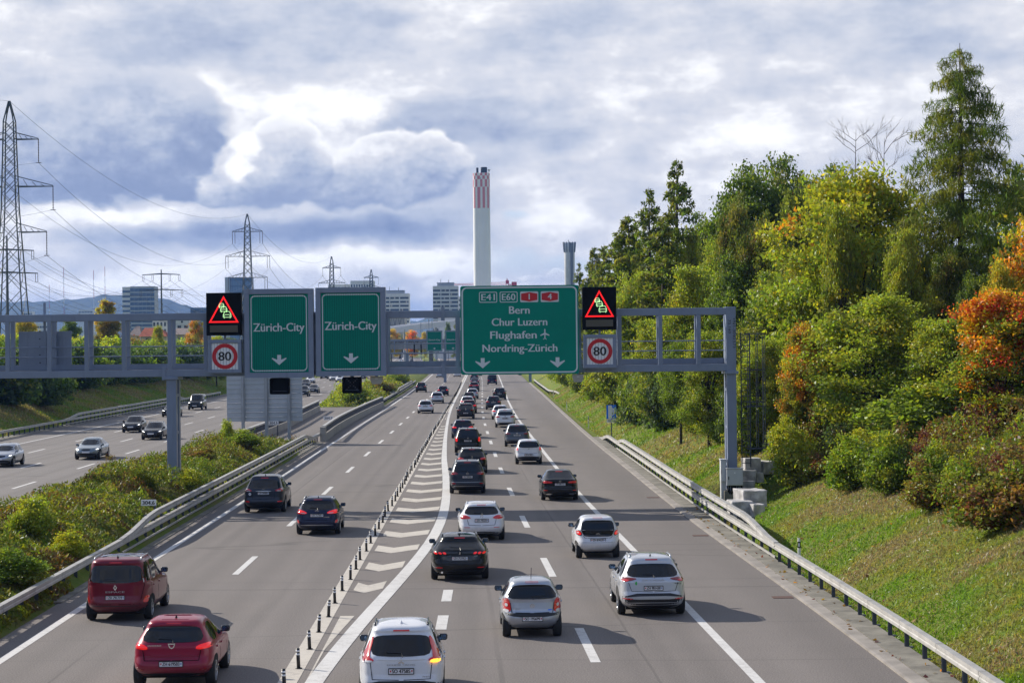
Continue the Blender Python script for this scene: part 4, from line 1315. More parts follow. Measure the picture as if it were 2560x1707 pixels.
# ------------------------------------------------------------------ vehicles: a body of stacked plan outlines, every other part laid on to it
def ip(kn, z):
    return float(np.interp(z, [k[0] for k in kn], [k[1] for k in kn]))
def smooth_poly(P, it=2, keep=False):
    for _ in range(it):
        Q = []
        n = len(P)
        for i in range(n):
            a, b = P[i], P[(i + 1) % n]
            Q.append((a[0] * 0.75 + b[0] * 0.25, a[1] * 0.75 + b[1] * 0.25)); Q.append((a[0] * 0.25 + b[0] * 0.75, a[1] * 0.25 + b[1] * 0.75))
        P = Q
    return P
def round_poly(P, it=2):
    for k in range(it):
        Q = []; n = len(P); r = .16 if k == 0 else .25
        for i in range(n):
            a, b = P[i], P[(i + 1) % n]
            Q.append((a[0] * (1 - r) + b[0] * r, a[1] * (1 - r) + b[1] * r)); Q.append((a[0] * r + b[0] * (1 - r), a[1] * r + b[1] * (1 - r)))
        P = Q
    return P
class Body:
    def __init__(s, sp):
        s.sp = sp
        L, W, H = sp['L'], sp['W'], sp['H']
        zb = sp.get('zb', H * 0.62); wr = sp.get('wr', 0.66)
        g0, g1 = sp.get('g', (0.12, 0.42)); zg = sp.get('zlow', 0.22)
        wh = W / 2
        s.wz = [(zg, .84 * wh), (zg + .08, .92 * wh), (.45, .975 * wh), (.62, 1.0 * wh), (zb - .16, .995 * wh), (zb - .03, .965 * wh), (zb + .04, .925 * wh),
                (H - .22, (wr + .06) * wh), (H - .12, wr * wh), (H - .06, (wr - .055) * wh), (H - .025, (wr - .17) * wh), (H, (wr - .40) * wh)]
        bu = sp.get('bumper', 0.06)
        s.yr = sp.get('yr') or [(zg, .20), (zg + .08, .08), (.42, .01), (.58, 0.0), (.68, bu), (zb - .12, bu + .02), (zb - .01, bu + .03), (zb + .05, g0),
                (H - .20, g1), (H - .13, g1 - .02), (H - .07, g1 + .03), (H - .03, g1 + .22), (H, g1 + .75)]
        hood = sp.get('hood', zb - 0.02); cowl = sp.get('cowl', 1.25); wsr = sp.get('wsr', 0.85)
        s.yf = [(zg, L - .25), (zg + .08, L - .08), (.45, L), (.60, L - .015), (hood - .18, L - .12), (hood - .08, L - .34), (hood, L - cowl + .12), (hood + .05, L - cowl),
                (H - .13, L - cowl - wsr), (H - .06, L - cowl - wsr - .16), (H - .025, L - cowl - wsr - .38), (H, L - cowl - wsr - .80)]
        if sp.get('trunk'):
            t0, zt = sp['trunk']           # boot length and boot lid height
            s.yr = [(zg, .20), (zg + .08, .08), (.42, .01), (.58, 0.0), (.68, .05), (zt - .10, .05), (zt - .03, .03), (zt, .12), (zt + .03, t0), (H - .12, t0 + .75), (H - .06, t0 + .86), (H - .025, t0 + 1.05), (H, t0 + 1.4)]
        zs = sorted(set([zg, zg + .04, zg + .08, .38, .45, .52, .60, .68] + [round(x, 3) for x in np.arange(.74, H - .14, .05)] + [H - .13, H - .10, H - .07, H - .045, H - .025, H - .01, H]))
        s.zs = [z for z in zs if z <= H]
        N = 72
        v = []; f = []
        for z in s.zs:
            w, a, b = ip(s.wz, z), ip(s.yr, z), ip(s.yf, z)
            cab = z > zb
            nr = sp.get('nr', 6.5) if not cab else sp.get('nrc', 5.4); nf = 3.4 if not cab else 3.2
            ym = (a + b) / 2; hl = (b - a) / 2
            for k in range(N):
                t = 2 * math.pi * k / N
                cx, sy = math.cos(t), math.sin(t)
                n = nr if sy < 0 else nf
                x = math.copysign(abs(cx) ** (2 / n), cx) * w
                y = math.copysign(abs(sy) ** (2 / n), sy) * hl
                v.append((x, ym + y, z))
        R_ = len(s.zs)
        for i in range(R_ - 1):
            for k in range(N):
                f.append((i * N + k, i * N + (k + 1) % N, (i + 1) * N + (k + 1) % N, (i + 1) * N + k))
        f.append(tuple(range((R_ - 1) * N, R_ * N)))
        f.append(tuple(range(N))[::-1])
        s.v, s.f = v, f
        s.bvh = BVHTree.FromPolygons([Vector(p) for p in v], f)
    def hit(s, a, b, side):
        sp = s.sp
        if side == 'rear': o, d = Vector((a, -3, b)), Vector((0, 1, 0))
        elif side == 'front': o, d = Vector((a, sp['L'] + 3, b)), Vector((0, -1, 0))
        elif side == 'right': o, d = Vector((4, a, b)), Vector((-1, 0, 0))
        elif side == 'left': o, d = Vector((-4, a, b)), Vector((1, 0, 0))
        else: o, d = Vector((a, b, 5)), Vector((0, 0, -1))
        r = s.bvh.ray_cast(o, d)
        return r[0], d
    def lay(s, mb, poly, side, off=0.006, skirt=0.02, res=0.09):
        """lay a closed outline on the body: one shell standing 'off' proud, with a rim going back into the body"""
        P = []
        n = len(poly)
        for i in range(n):
            a, b = poly[i], poly[(i + 1) % n]
            l = math.hypot(b[0] - a[0], b[1] - a[1])
            k = max(1, int(l / res))
            for j in range(k): P.append((a[0] + (b[0] - a[0]) * j / k, a[1] + (b[1] - a[1]) * j / k))
        nb = len(P)
        x0, x1 = min(p[0] for p in P), max(p[0] for p in P); y0, y1 = min(p[1] for p in P), max(p[1] for p in P)
        pts = [Vector(p) for p in P]
        nx = int((x1 - x0) / res); ny = int((y1 - y0) / res)
        for i in range(1, nx + 1):
            for j in range(1, ny + 1):
                pts.append(Vector((x0 + (x1 - x0) * i / (nx + 1), y0 + (y1 - y0) * j / (ny + 1))))
        ov, oe, of, *_ = delaunay_2d_cdt(pts, [(i, (i + 1) % nb) for i in range(nb)], [], 1, 1e-5)
        vs = []; last = None
        for q in ov:
            h, d = s.hit(q.x, q.y, side)
            if h is None:
                if side == 'rear': g_ = Vector((q.x, .16, q.y))
                elif side == 'front': g_ = Vector((q.x, s.sp['L'] - .25, q.y))
                elif side == 'right': g_ = Vector((s.sp['W'] * .4, q.x, q.y))
                elif side == 'left': g_ = Vector((-s.sp['W'] * .4, q.x, q.y))
                else: g_ = Vector((q.x, q.y, s.sp['H'] - .05))
                h, nn, *_ = s.bvh.find_nearest(g_)
                vs.append(h + nn * off); continue
            else: last = h
            vs.append(h - d * off)
        fs = [tuple(f) for f in of]
        # rim
        cnt = {}
        for f in fs:
            for i in range(len(f)):
                e = (f[i], f[(i + 1) % len(f)]); cnt[tuple(sorted(e))] = cnt.get(tuple(sorted(e)), 0) + 1
        d = {'rear': Vector((0, 1, 0)), 'front': Vector((0, -1, 0)), 'right': Vector((-1, 0, 0)), 'left': Vector((1, 0, 0)), 'top': Vector((0, 0, -1))}[side]
        m = {}
        for e, c in cnt.items():
            if c == 1:
                for q in e:
                    if q not in m: m[q] = len(vs); vs.append(vs[q].copy()); vs.append(vs[q] + d * (off + skirt))
                fs.append((m[e[0]], m[e[1]], m[e[1]] + 1, m[e[0]] + 1))
        mb.add(vs, fs)
    def line(s, mb, pts, side, w=0.012, off=0.004):
        for i in range(len(pts) - 1):
            a, b = pts[i], pts[i + 1]
            dx, dy = b[0] - a[0], b[1] - a[1]; l = math.hypot(dx, dy) or 1
            nx, ny = -dy / l * w / 2, dx / l * w / 2
            s.lay(mb, [(a[0] + nx, a[1] + ny), (a[0] - nx, a[1] - ny), (b[0] - nx, b[1] - ny), (b[0] + nx, b[1] + ny)], side, off, 0.006, 0.12)

_wheel = {}
def wheel_meshes(r, dark):
    k = (round(r, 2), dark)
    if k in _wheel: return _wheel[k]
    n = 28
    prof = [(-0.10, r * 0.66), (-0.112, r * 0.80), (-0.105, r * 0.94), (-0.085, r), (0.085, r), (0.105, r * 0.94), (0.112, r * 0.80), (0.10, r * 0.66)]
    v = []; f = []
    for i in range(n):
        t = 2 * math.pi * i / n
        for (x, q) in prof: v.append((x, q * math.cos(t), q * math.sin(t)))
    m = len(prof)
    for i in range(n):
        for j in range(m - 1):
            f.append((i * m + j, ((i + 1) % n) * m + j, ((i + 1) % n) * m + j + 1, i * m + j + 1))
    tb = MB(); tb.add(v, f)
    rb = MB()
    rr = r * 0.68
    rb.tube([(0.055, 0, 0), (0.06, 0, 0)], rr, 24)
    sp = MB()
    for q in range(5):
        t = 2 * math.pi * q / 5
        for dt in (-0.16, 0.16):
            a = Vector((0.075, math.cos(t) * r * .12, math.sin(t) * r * .12)); b = Vector((0.098, math.cos(t + dt) * rr * 0.97, math.sin(t + dt) * rr * .97))
            sp.tube([a, b], [r * .07, r * .05], 4)
    sp.tube([(0.06, 0, 0), (0.095, 0, 0)], r * .17, 12)
    ring = [( 0.09, rr * .92), (0.105, rr * .97), (0.105, rr * 1.03), (0.09, rr * 1.06)]
    v = []; f = []
    for i in range(n):
        t = 2 * math.pi * i / n
        for (x, q) in ring: v.append((x, q * math.cos(t), q * math.sin(t)))
    for i in range(n):
        for j in range(3): f.append((i * 4 + j, ((i + 1) % n) * 4 + j, ((i + 1) % n) * 4 + j + 1, i * 4 + j + 1))
    sp.add(v, f)
    def me(mb, name, mat, sm=True):
        o = mb.build(name, mat, None, sm); d = o.data; bpy.data.objects.remove(o); return d
    _wheel[k] = (me(tb, "wheel", M_tyre), me(rb, "brake_disc", M_blackm), me(sp, "rim", M_rimd if dark else M_rim, False))
    return _wheel[k]

def build_car(name, label, cat, sp, mat, loc, rz, front=False, detail=2, group=None):
    """sp: shape; detail 2 = near, 1 = middle distance, 0 = far"""
    L, W, H = sp['L'], sp['W'], sp['H']
    zb = sp.get('zb', H * 0.62)
    res = (0.16, 0.11, 0.075)[detail]
    root = thing(name, label, cat, loc, rz, group)
    B = Body(sp)
    mb = MB(); mb.add(B.v, B.f)
    mb.build("body", mat, root, True)
    zg = sp.get('zlow', 0.22)
    MB().box(-W * .40, W * .40, .35, L - .35, zg - .06, zg + .1).build("underbody", M_under, root)
    wz = lambda z: ip(B.wz, z)
    g0, g1 = sp.get('g', (0.12, 0.42))
    hoodz = sp.get('hood', zb - 0.02)
    # rear window
    z0, z1 = sp.get('glass', (zb + .05, H - .17))
    fr0, fr1 = sp.get('glassw', (.88, .87))
    P = sp.get('glasspoly') or [(-wz(z0) * fr0, z0), (wz(z0) * fr0, z0), (wz(z1) * fr1, z1), (0, z1 + .015), (-wz(z1) * fr1, z1)]
    P2 = round_poly(P)
    mb = MB(); B.lay(mb, P2, 'rear', .012, .03, min(res, .055)); mb.build("rear_window", M_glass, root, True)
    # windscreen
    cowl = sp.get('cowl', 1.25)
    zw0, zw1 = hoodz + .07, H - .14
    P = [(-wz(zw0) * .90, zw0), (wz(zw0) * .90, zw0), (wz(zw1) * .86, zw1), (-wz(zw1) * .86, zw1)]
    mb = MB(); B.lay(mb, smooth_poly(P, 1), 'front', .005, .02, res); mb.build("windscreen", M_glass, root, True)
    # side windows
    yb = ip(B.yr, zb + .08); zt = H - .135; zs = zb + .035
    yf0, yf1 = ip(B.yf, zs + .05) - .34, ip(B.yf, zt) - .22
    yr0, yr1 = ip(B.yr, zs + .05) + sp.get('cpil', .34), ip(B.yr, zt) + sp.get('cpil', .34) * .8
    ov_r, ov_f, rw = sp.get('ovr', .78), sp.get('ovf', .86), sp.get('rw', .325)
    ya, yfw = ov_r, L - ov_f
    yB = (yr0 + yf0) * .5 - .05
    cuts = [yB]
    if yB - yr0 > 1.05: cuts = [yr0 + .52, yB + .1]
    def top_y(t0, t1, f): return t0 + (t1 - t0) * f
    edges0 = [yr0] + cuts + [yf0]; edges1 = [yr1] + [c + .06 for c in cuts] + [yf1]
    for side in ('right', 'left'):
        for i in range(len(edges0) - 1):
            a0, b0, a1, b1 = edges0[i] + .03, edges0[i + 1] - .03, edges1[i] + .03, edges1[i + 1] - .03
            P = [(a0, zs), (b0, zs), (b1, zt), (a1, zt)]
            if b1 - a1 < .05: P = [(a0, zs), (b0, zs), ((a1 + b1) / 2, zt - .02)]
            mb = MB(); B.lay(mb, smooth_poly(P, 1), side, .004, .02, res); mb.build("side_window", M_glass, root, True)
        # wheel arches
        for yc in (ya, yfw):
            arch = [(yc + (rw + .055) * math.cos(t), rw + (rw + .055) * math.sin(t)) for t in np.linspace(math.pi * -.03, math.pi * 1.03, 15)]
            arch = [(yc + rw + .055, zg + .01)] + [p for p in arch if p[1] > zg + .012] + [(yc - rw - .055, zg + .01)]
            mb = MB(); B.lay(mb, arch, side, .003, .02, .1); mb.build("wheel_arch", M_under if not sp.get('clad') else M_trim, root)
        if sp.get('clad') or detail == 2:
            mb = MB(); B.lay(mb, [(ya + rw + .06, zg + .015), (yfw - rw - .06, zg + .015), (yfw - rw - .06, zg + .16), (ya + rw + .06, zg + .16)], side, .006, .02, .15); mb.build("sill", M_trim if sp.get('clad') else mat, root)
        if detail == 2:
            mb = MB()
            sgn = 1
            for yc in ([cuts[-1]] + ([cuts[0]] if len(cuts) > 1 else [])) + [yf0 + .18]:
                B.line(mb, [(yc, zs), (yc - .02, .72), (yc + .02, zg + .16)], side, .014)
            mb.build("door_gap", M_seam, root)
            for yc in (cuts[-1] + .14, (cuts[0] if len(cuts) > 1 else yr0 + .18) + .16):
                mb = MB(); B.lay(mb, rrect(yc, zb - .14, yc + .20, zb - .105, .015, 2), side, .025, .03, .1); mb.build("door_handle", mat if not sp.get('chromeh') else M_chrome, root)
    # wheels
    tm, dm, rm = wheel_meshes(rw, sp.get('darkrim', False))
    for sx in (1, -1):
        for yc in (ya, yfw):
            xw = abs((B.hit(yc, .5, 'right')[0] or Vector((W / 2, 0, 0))).x) - .095
            o = link(bpy.data.objects.new("wheel", tm), root)
            o.location = (sx * xw, yc, rw); o.rotation_euler = (0, 0, 0 if sx > 0 else math.pi)
            if detail > 0:
                link(bpy.data.objects.new("brake_disc", dm), o)
                link(bpy.data.objects.new("rim", rm), o)
    # mirrors
    ym = yf0 + .02
    for sx in (1, -1):
        h = B.hit(ym - .05, zb + .05, 'right')[0]
        x0 = abs(h.x) if h else W * .46
        if detail > 0:
            MB().tube([(sx * (x0 - .05), ym, zb + .0), (sx * (x0 + .10), ym, zb + .03)], .03, 6).build("mirror_stem", M_trim, root)
        bm = bmesh.new(); bmesh.ops.create_cube(bm, size=1.0)
        for v in bm.verts:
            v.co = Vector((v.co.x * .215 * (1 if v.co.z > 0 else .92), v.co.y * .12 * (1 if abs(v.co.x) < .1 else .9), v.co.z * .15))
        bmesh.ops.bevel(bm, geom=list(bm.edges), offset=.052, segments=3, affect='EDGES', profile=.5)
        m2 = MB(); m2.add([v.co for v in bm.verts], [[v.index for v in f.verts] for f in bm.faces]); bm.free()
        o = m2.build("mirror", sp.get('mirmat', mat if front else M_gloss), root, True)
        o.location = (sx * (x0 + .14), ym + .02, zb + .07)
        if detail > 0 and not front:
            g = MB().prism_y(rrect(-.078, -.048, .078, .048, .03, 3), -.064, -.056).build("mirror_glass", pbr("mirror glass", (.10, .16, .26), .05, 1.0), o)
    # ------------------------------------------------ rear
    if not front:
        for q in sp['lamps']:
            m_ = {'r': M_red, 'R': M_redlit, 'd': M_redd, 'w': M_lampw, 'a': M_amber, 'k': M_gloss}[q[0]]
            off = .014 if len(q) < 3 else q[2]
            for sx in ((1, -1) if q[0] != 'a' else (1,)):
                P = [(sx * x, z) for x, z in q[1]]
                mb = MB(); B.lay(mb, smooth_poly(P, 1), 'rear', off, .05, min(res, .045)); mb.build("tail_lamp" if q[0] != 'k' else "lamp_trim", m_, root, True)
        zp = sp.get('plate', .8)
        h = B.hit(0, zp, 'rear')[0]; yp = (h.y if h else 0) - .012
        tag_ = sp.get('text')
        pl = MB().bbox(-.26, .26, yp - .012, yp + .012, zp - .058, zp + .058, .004).build("number_plate", M_plate, root)
        if detail > 0:
            ring = MB(); ring_mesh(ring, rrect(-.268, zp - .066, .268, zp + .066, .012, 2), rrect(-.252, zp - .05, .252, zp + .05, .008, 2), yp - .017, yp + .01)
            ring.build("plate_frame", M_trim, root)
            mb = MB(); mb.prism_y([(-.232, zp + .024), (-.232, zp - .002), (-.218, zp - .02), (-.204, zp - .002), (-.204, zp + .024)][::-1], yp - .0145, yp - .011); mb.build("plate_shield", M_redp, pl)
            mb = MB(); mb.prism_y([(.208, zp + .024), (.208, zp - .002), (.222, zp - .02), (.236, zp - .002), (.236, zp + .024)], yp - .0145, yp - .011); mb.build("plate_shield", M_bluep if (tag_ or 'ZH')[0] == 'Z' else M_redp, pl)
            mb = MB(); put_text(mb, tag_ or "ZH 000000", 0, zp - .033, yp - .015, .375, .074, bold=.004); mb.build("lettering", M_ink, pl, recalc=False)
        for q in sp.get('rear', []):
            # (part name, material, outline, offset[, mirror])
            nm, m_, P, off = q[:4]
            mir = len(q) > 4 and q[4]
            for sx in ((1, -1) if mir else (1,)):
                mb = MB(); B.lay(mb, smooth_poly([(sx * x, z) for x, z in P], 1), 'rear', off, .03, res); mb.build(nm, m_, root, True)
        if detail > 0:
            # tailgate outline
            tg = sp.get('gate')
            if tg:
                mb = MB()
                B.line(mb, tg, 'rear', .013, .0045); B.line(mb, [(-x, z) for x, z in tg], 'rear', .013, .0045)
                mb.build("tailgate_gap", M_seam, root)
            zw = z0 + .03
            hw = B.hit(0, zw, 'rear')[0]
            if hw and sp.get('wiper', 1):
                a = [B.hit(x, z, 'rear')[0] for x, z in ((.03, z0 - .01), (.0, zw + .03), (-.30 if sp.get('wiper', 1) > 0 else .3, zw + .045))]
                if all(a): MB().tube([p + Vector((0, -.02, 0)) for p in a], .012, 5).build("wiper", M_trim, root)
            for q in sp.get('badge', []):
                kind, bx, bz, bs = q
                hb = B.hit(bx, bz, 'rear')[0]
                if not hb: continue
                y_ = hb.y - .012
                mb = MB()
                if kind == 'diamond':
                    o_ = [(bx, bz - bs), (bx + bs * .62, bz), (bx, bz + bs), (bx - bs * .62, bz)]; i_ = [(bx, bz - bs * .5), (bx + bs * .28, bz), (bx, bz + bs * .5), (bx - bs * .28, bz)]
                    ring_mesh(mb, o_, i_, y_, y_ + .014)
                elif kind == 'tri':
                    for t in (90, 210, 330):
                        c = (bx + bs * .5 * math.cos(R(t)), bz + bs * .5 * math.sin(R(t))); u = (math.cos(R(t)), math.sin(R(t))); n_ = (-u[1], u[0])
                        mb.prism_y([(c[0] - u[0] * bs * .5, c[1] - u[1] * bs * .5), (c[0] + n_[0] * bs * .29, c[1] + n_[1] * bs * .29), (c[0] + u[0] * bs * .5, c[1] + u[1] * bs * .5), (c[0] - n_[0] * bs * .29, c[1] - n_[1] * bs * .29)], y_, y_ + .014)
                elif kind == 'shield':
                    o_ = [(bx - bs, bz + bs * .6), (bx - bs * .62, bz - bs * .5), (bx, bz - bs * .85), (bx + bs * .62, bz - bs * .5), (bx + bs, bz + bs * .6)]
                    i_ = [(bx - bs * .66, bz + bs * .3), (bx - bs * .4, bz - bs * .3), (bx, bz - bs * .52), (bx + bs * .4, bz - bs * .3), (bx + bs * .66, bz + bs * .3)]
                    ring_mesh(mb, o_[::-1], i_[::-1], y_, y_ + .014)
                elif kind in ('ring', 'oval', 'star'):
                    e = .66 if kind == 'oval' else 1.0
                    c1 = [(bx + bs * math.cos(t), bz + bs * e * math.sin(t)) for t in np.linspace(0, 2 * math.pi, 24, endpoint=False)]
                    c2 = [(bx + bs * .80 * math.cos(t), bz + bs * e * .78 * math.sin(t)) for t in np.linspace(0, 2 * math.pi, 24, endpoint=False)]
                    ring_mesh(mb, c1, c2, y_, y_ + .014)
                    if kind == 'oval':
                        c1 = [(bx + bs * .36 * math.cos(t), bz + bs * .6 * math.sin(t)) for t in np.linspace(0, 2 * math.pi, 20, endpoint=False)]; c2 = [(bx + bs * .22 * math.cos(t), bz + bs * .45 * math.sin(t)) for t in np.linspace(0, 2 * math.pi, 20, endpoint=False)]
                        ring_mesh(mb, c1, c2, y_ + .001, y_ + .014)
                    elif kind == 'ring':
                        mb.prism_y([(bx - bs * 1.15, bz - bs * .17), (bx + bs * 1.15, bz - bs * .17), (bx + bs * 1.15, bz + bs * .17), (bx - bs * 1.15, bz + bs * .17)], y_ - .002, y_ + .012)
                    else:
                        for t in (90, 210, 330):
                            u = (math.cos(R(t)), math.sin(R(t))); n_ = (-u[1] * bs * .12, u[0] * bs * .12)
                            mb.prism_y([(bx + n_[0], bz + n_[1]), (bx + u[0] * bs * .8, bz + u[1] * bs * .8), (bx - n_[0], bz - n_[1])], y_ + .001, y_ + .013)
                elif kind == 'beast':
                    P = [(-.5, -1), (-.1, -.6), (.15, -1), (.3, -.4), (.25, .1), (.6, .3), (.3, .5), (.35, .9), (0, 1), (-.25, .7), (-.2, .2), (-.5, -.2)]
                    vs2, fs2 = [(bx + a * bs, y_, bz + b2 * bs) for a, b2 in P], None
                    tri, = [delaunay_2d_cdt([Vector(p) for p in P], [(i, (i + 1) % 12) for i in range(12)], [], 1, 1e-5)]
                    mb.add([(bx + p.x * bs, y_, bz + p.y * bs) for p in tri[0]], [tuple(f) for f in tri[2]])
                elif kind == 'disc':
                    mb.prism_y([(bx + bs * math.cos(t), bz + bs * math.sin(t)) for t in np.linspace(0, 2 * math.pi, 20, endpoint=False)], y_, y_ + .014)
                mb.build("badge", M_chrome, root)
            for q in sp.get('letters', []):
                txt, bx, bz, w_, h_ = q[:5]
                m_ = q[5] if len(q) > 5 else M_chrome
                hb = B.hit(bx, bz, 'rear')[0]; hb2 = B.hit(bx + w_ / 2, bz, 'rear')[0]
                if hb and hb2:
                    mb = MB(); put_text(mb, txt, bx, bz, min(hb.y, hb2.y) - .008, w_, h_, bold=.002); mb.build("lettering", m_, root, recalc=False)
        zl = sp.get('hib')
        if zl and detail > 0:
            mb = MB(); B.lay(mb, rrect(-.17, zl - .015, .17, zl + .015, .012, 2), 'rear', .012, .03, .08); mb.build("high_brake_lamp", M_red, root)
    else:
        # ------------------------------------------------ front
        lit = M_headlit if sp.get('lit', True) else M_head
        zh = hoodz - .20
        for sx in (1, -1):
            P = [(sx * W * .30, zh - .05), (sx * W * .44, zh - .02), (sx * W * .475, zh + .07), (sx * W * .44, zh + .10), (sx * W * .30, zh + .035)]
            mb = MB(); B.lay(mb, smooth_poly(P, 1), 'front', .012, .06, .07); hl = mb.build("headlamp", M_head, root, True)
            P = [(sx * W * .35, zh - .01), (sx * W * .42, zh + .0), (sx * W * .42, zh + .055), (sx * W * .35, zh + .035)]
            mb = MB(); B.lay(mb, smooth_poly(P, 1), 'front', .02, .03, .07); mb.build("lamp_bulb", lit, hl, True)
        gw = sp.get('grille', (.26, .06, -.10))
        mb = MB(); B.lay(mb, smooth_poly([(-W * gw[0], zh + gw[1]), (W * gw[0], zh + gw[1]), (W * gw[0] * .84, zh + gw[2]), (-W * gw[0] * .84, zh + gw[2])], 1), 'front', .012, .05, .08); mb.build("grille", M_gloss, root, True)
        mb = MB(); B.lay(mb, smooth_poly([(-W * .40, .30), (W * .40, .30), (W * .36, .46), (-W * .36, .46)], 1), 'front', .010, .05, .1); mb.build("lower_intake", M_trim, root, True)
        hp_ = B.hit(0, .52, 'front')[0]
        MB().bbox(-.26, .26, hp_.y - .01, hp_.y + .02, .465, .575, .004).build("number_plate", M_plate, root)
        if sp.get('fog'):
            pass
    # ------------------------------------------------ roof
    for q in sp.get('roof', []):
        mb = MB(); B.lay(mb, q[1], 'top', .006, .02, .12); mb.build("sunroof", q[0], root, True)
    if sp.get('rails'):
        m_ = sp['rails']
        for sx in (1, -1):
            pts = []
            xr_ = wz(H - .10) * .93
            for t in np.linspace(0, 1, 9):
                yy = ip(B.yr, H - .07) + .25 + t * (ip(B.yf, H - .07) - ip(B.yr, H - .07) - .75)
                h = B.hit(sx * xr_ * .97, yy, 'top')[0]
                if h: pts.append(h + Vector((0, 0, .045 if 0 < t < 1 else -.01)))
            if len(pts) > 2: MB().tube(pts, .022, 6).build("roof_rail", m_, root, True)
    if sp.get('fin') and detail > 0:
        yy = ip(B.yr, H - .05) + .28
        h = B.hit(0, yy, 'top')[0]
        if h:
            MB().add([(h.x - .03, yy - .08, h.z - .01), (h.x + .03, yy - .08, h.z - .01), (h.x, yy + .13, h.z - .01), (h.x, yy - .09, h.z + .09)], [(0, 1, 3), (1, 2, 3), (2, 0, 3), (0, 2, 1)]) if False else None
            fb = MB(); fb.add([(h.x - .03, yy - .08, h.z - .01), (h.x + .03, yy - .08, h.z - .01), (h.x, yy + .13, h.z - .01), (h.x, yy - .09, h.z + .075)], [(0, 1, 3), (1, 2, 3), (2, 0, 3), (0, 2, 1)])
            fb.build("aerial_fin", sp.get('finmat', M_trim), root)
    if sp.get('mast') and detail > 0:
        yy = ip(B.yr, H - .05) + .3
        h = B.hit(0, yy, 'top')[0]
        if h: MB().tube([h, h + Vector((0, -.25, .30))], .009, 5).build("aerial_mast", M_trim, root)
    for q in sp.get('exhaust', []):
        MB().tube([(q, .0 + .06, .30), (q, .35, .30)], .035, 10).build("exhaust_pipe", M_chrome, root)
    return root

# -------- paints
def pbr2(name, col, metal, rough): return dirt('car paint ' + name, col, rough, metal, .45, .25, var=0.03, vscale=1.2)
P_dred = pbr2("dark red", (0.165, 0.005, 0.022), 0.1, 0.3)
P_red = pbr2("cherry red", (0.27, 0.004, 0.034), 0.1, 0.3)
P_blue = paint("dark blue", (0.006, 0.012, 0.045), 0.2, 0.3)
P_slate = paint("slate blue grey", (0.022, 0.030, 0.048), 0.2, 0.3)
P_grey = paint("dark grey", (0.018, 0.021, 0.025), 0.2, 0.3)
P_mid = paint("mid grey", (0.07, 0.085, 0.11), 0.4, 0.32)
P_black = paint("black", (0.003, 0.0035, 0.005), 0.0, 0.25)
P_white = paint("white", (0.74, 0.75, 0.78), 0.0, 0.35)
P_silver = paint("silver", (0.45, 0.485, 0.545), 0.55, 0.33)
P_silver2 = paint("pale silver", (0.52, 0.54, 0.58), 0.4, 0.33)
P_gblue = paint("grey blue", (0.20, 0.25, 0.29), 0.4, 0.32)
P_red3 = paint("dull red", (0.20, 0.02, 0.02), 0.2, 0.35)

def bumper(w, z0, z1, c=.97):     # dark lower bumper outline
    return [(-w * c, z0), (w * c, z0), (w, z1), (-w, z1)]
SP = {}
SP['mpv'] = dict(L=4.66, W=1.87, H=1.75, zb=1.06, wr=.78, g=(.10, .22), glassw=(.90, .86), glass=(1.08, 1.55), nr=4.2, nrc=5, cowl=1.15, wsr=1.1, ovr=.85, rw=.33, zlow=.27, plate=.68, text="ZH 791719", cpil=.22,
    lamps=[('r', [(.72, .52), (.86, .52), (.86, .70), (.78, .70)]), ('d', [(.795, 1.05), (.86, 1.05), (.83, 1.42), (.77, 1.42)]), ('w', [(.80, 1.09), (.875, 1.09), (.87, 1.22), (.795, 1.22)], .02)],
    rear=[('plate_recess', P_dred, [(-.42, .56), (.42, .56), (.44, .80), (-.44, .80)], -.012), ('bumper_step', M_trim, [(-.86, .445), (.86, .445), (.86, .465), (-.86, .465)], .006)],
    badge=[('diamond', 0, .955, .085)], letters=[("ESPACE", 0, .815, .52, .045, M_silver)], gate=[(.10, .50), (.66, .50), (.76, 1.0), (.745, 1.55)], rails=M_silver, roof=[(M_glass, [(-.55, .75), (.55, .75), (.55, 1.35), (-.55, 1.35)]), (M_glass, [(-.55, 1.5), (.55, 1.5), (.55, 2.35), (-.55, 2.35)])], fin=True, hib=1.63)
SP['sandero'] = dict(L=4.09, W=1.83, H=1.50, zb=.96, wr=.68, g=(.16, .52), glass=(1.02, 1.33), glassw=(.86, .86), ovr=.72, rw=.325, zlow=.28, plate=.57, text="ZH 619503", bumper=.10,
    lamps=[('R', [(.53, .86), (.90, .90), (.90, 1.0), (.80, 1.01), (.54, .96)]), ('d', [(.60, .42), (.84, .44), (.84, .48), (.62, .46)])],
    rear=[('rear_diffuser', M_trim, [(-.80, .24), (.80, .24), (.74, .36), (-.74, .36)], .008), ('bumper_crease', P_red, [(-.62, .72), (.62, .72), (.58, .745), (-.58, .745)], .02)],
    badge=[('shield', 0, .955, .085)], letters=[("SANDERO", -.38, .945, .30, .03)], gate=[(.02, .64), (.60, .64), (.64, .86)], fin=True, hib=1.40, roof=[(P_red, [(-.3, .72), (.3, .72), (.3, .80), (-.3, .80)])])
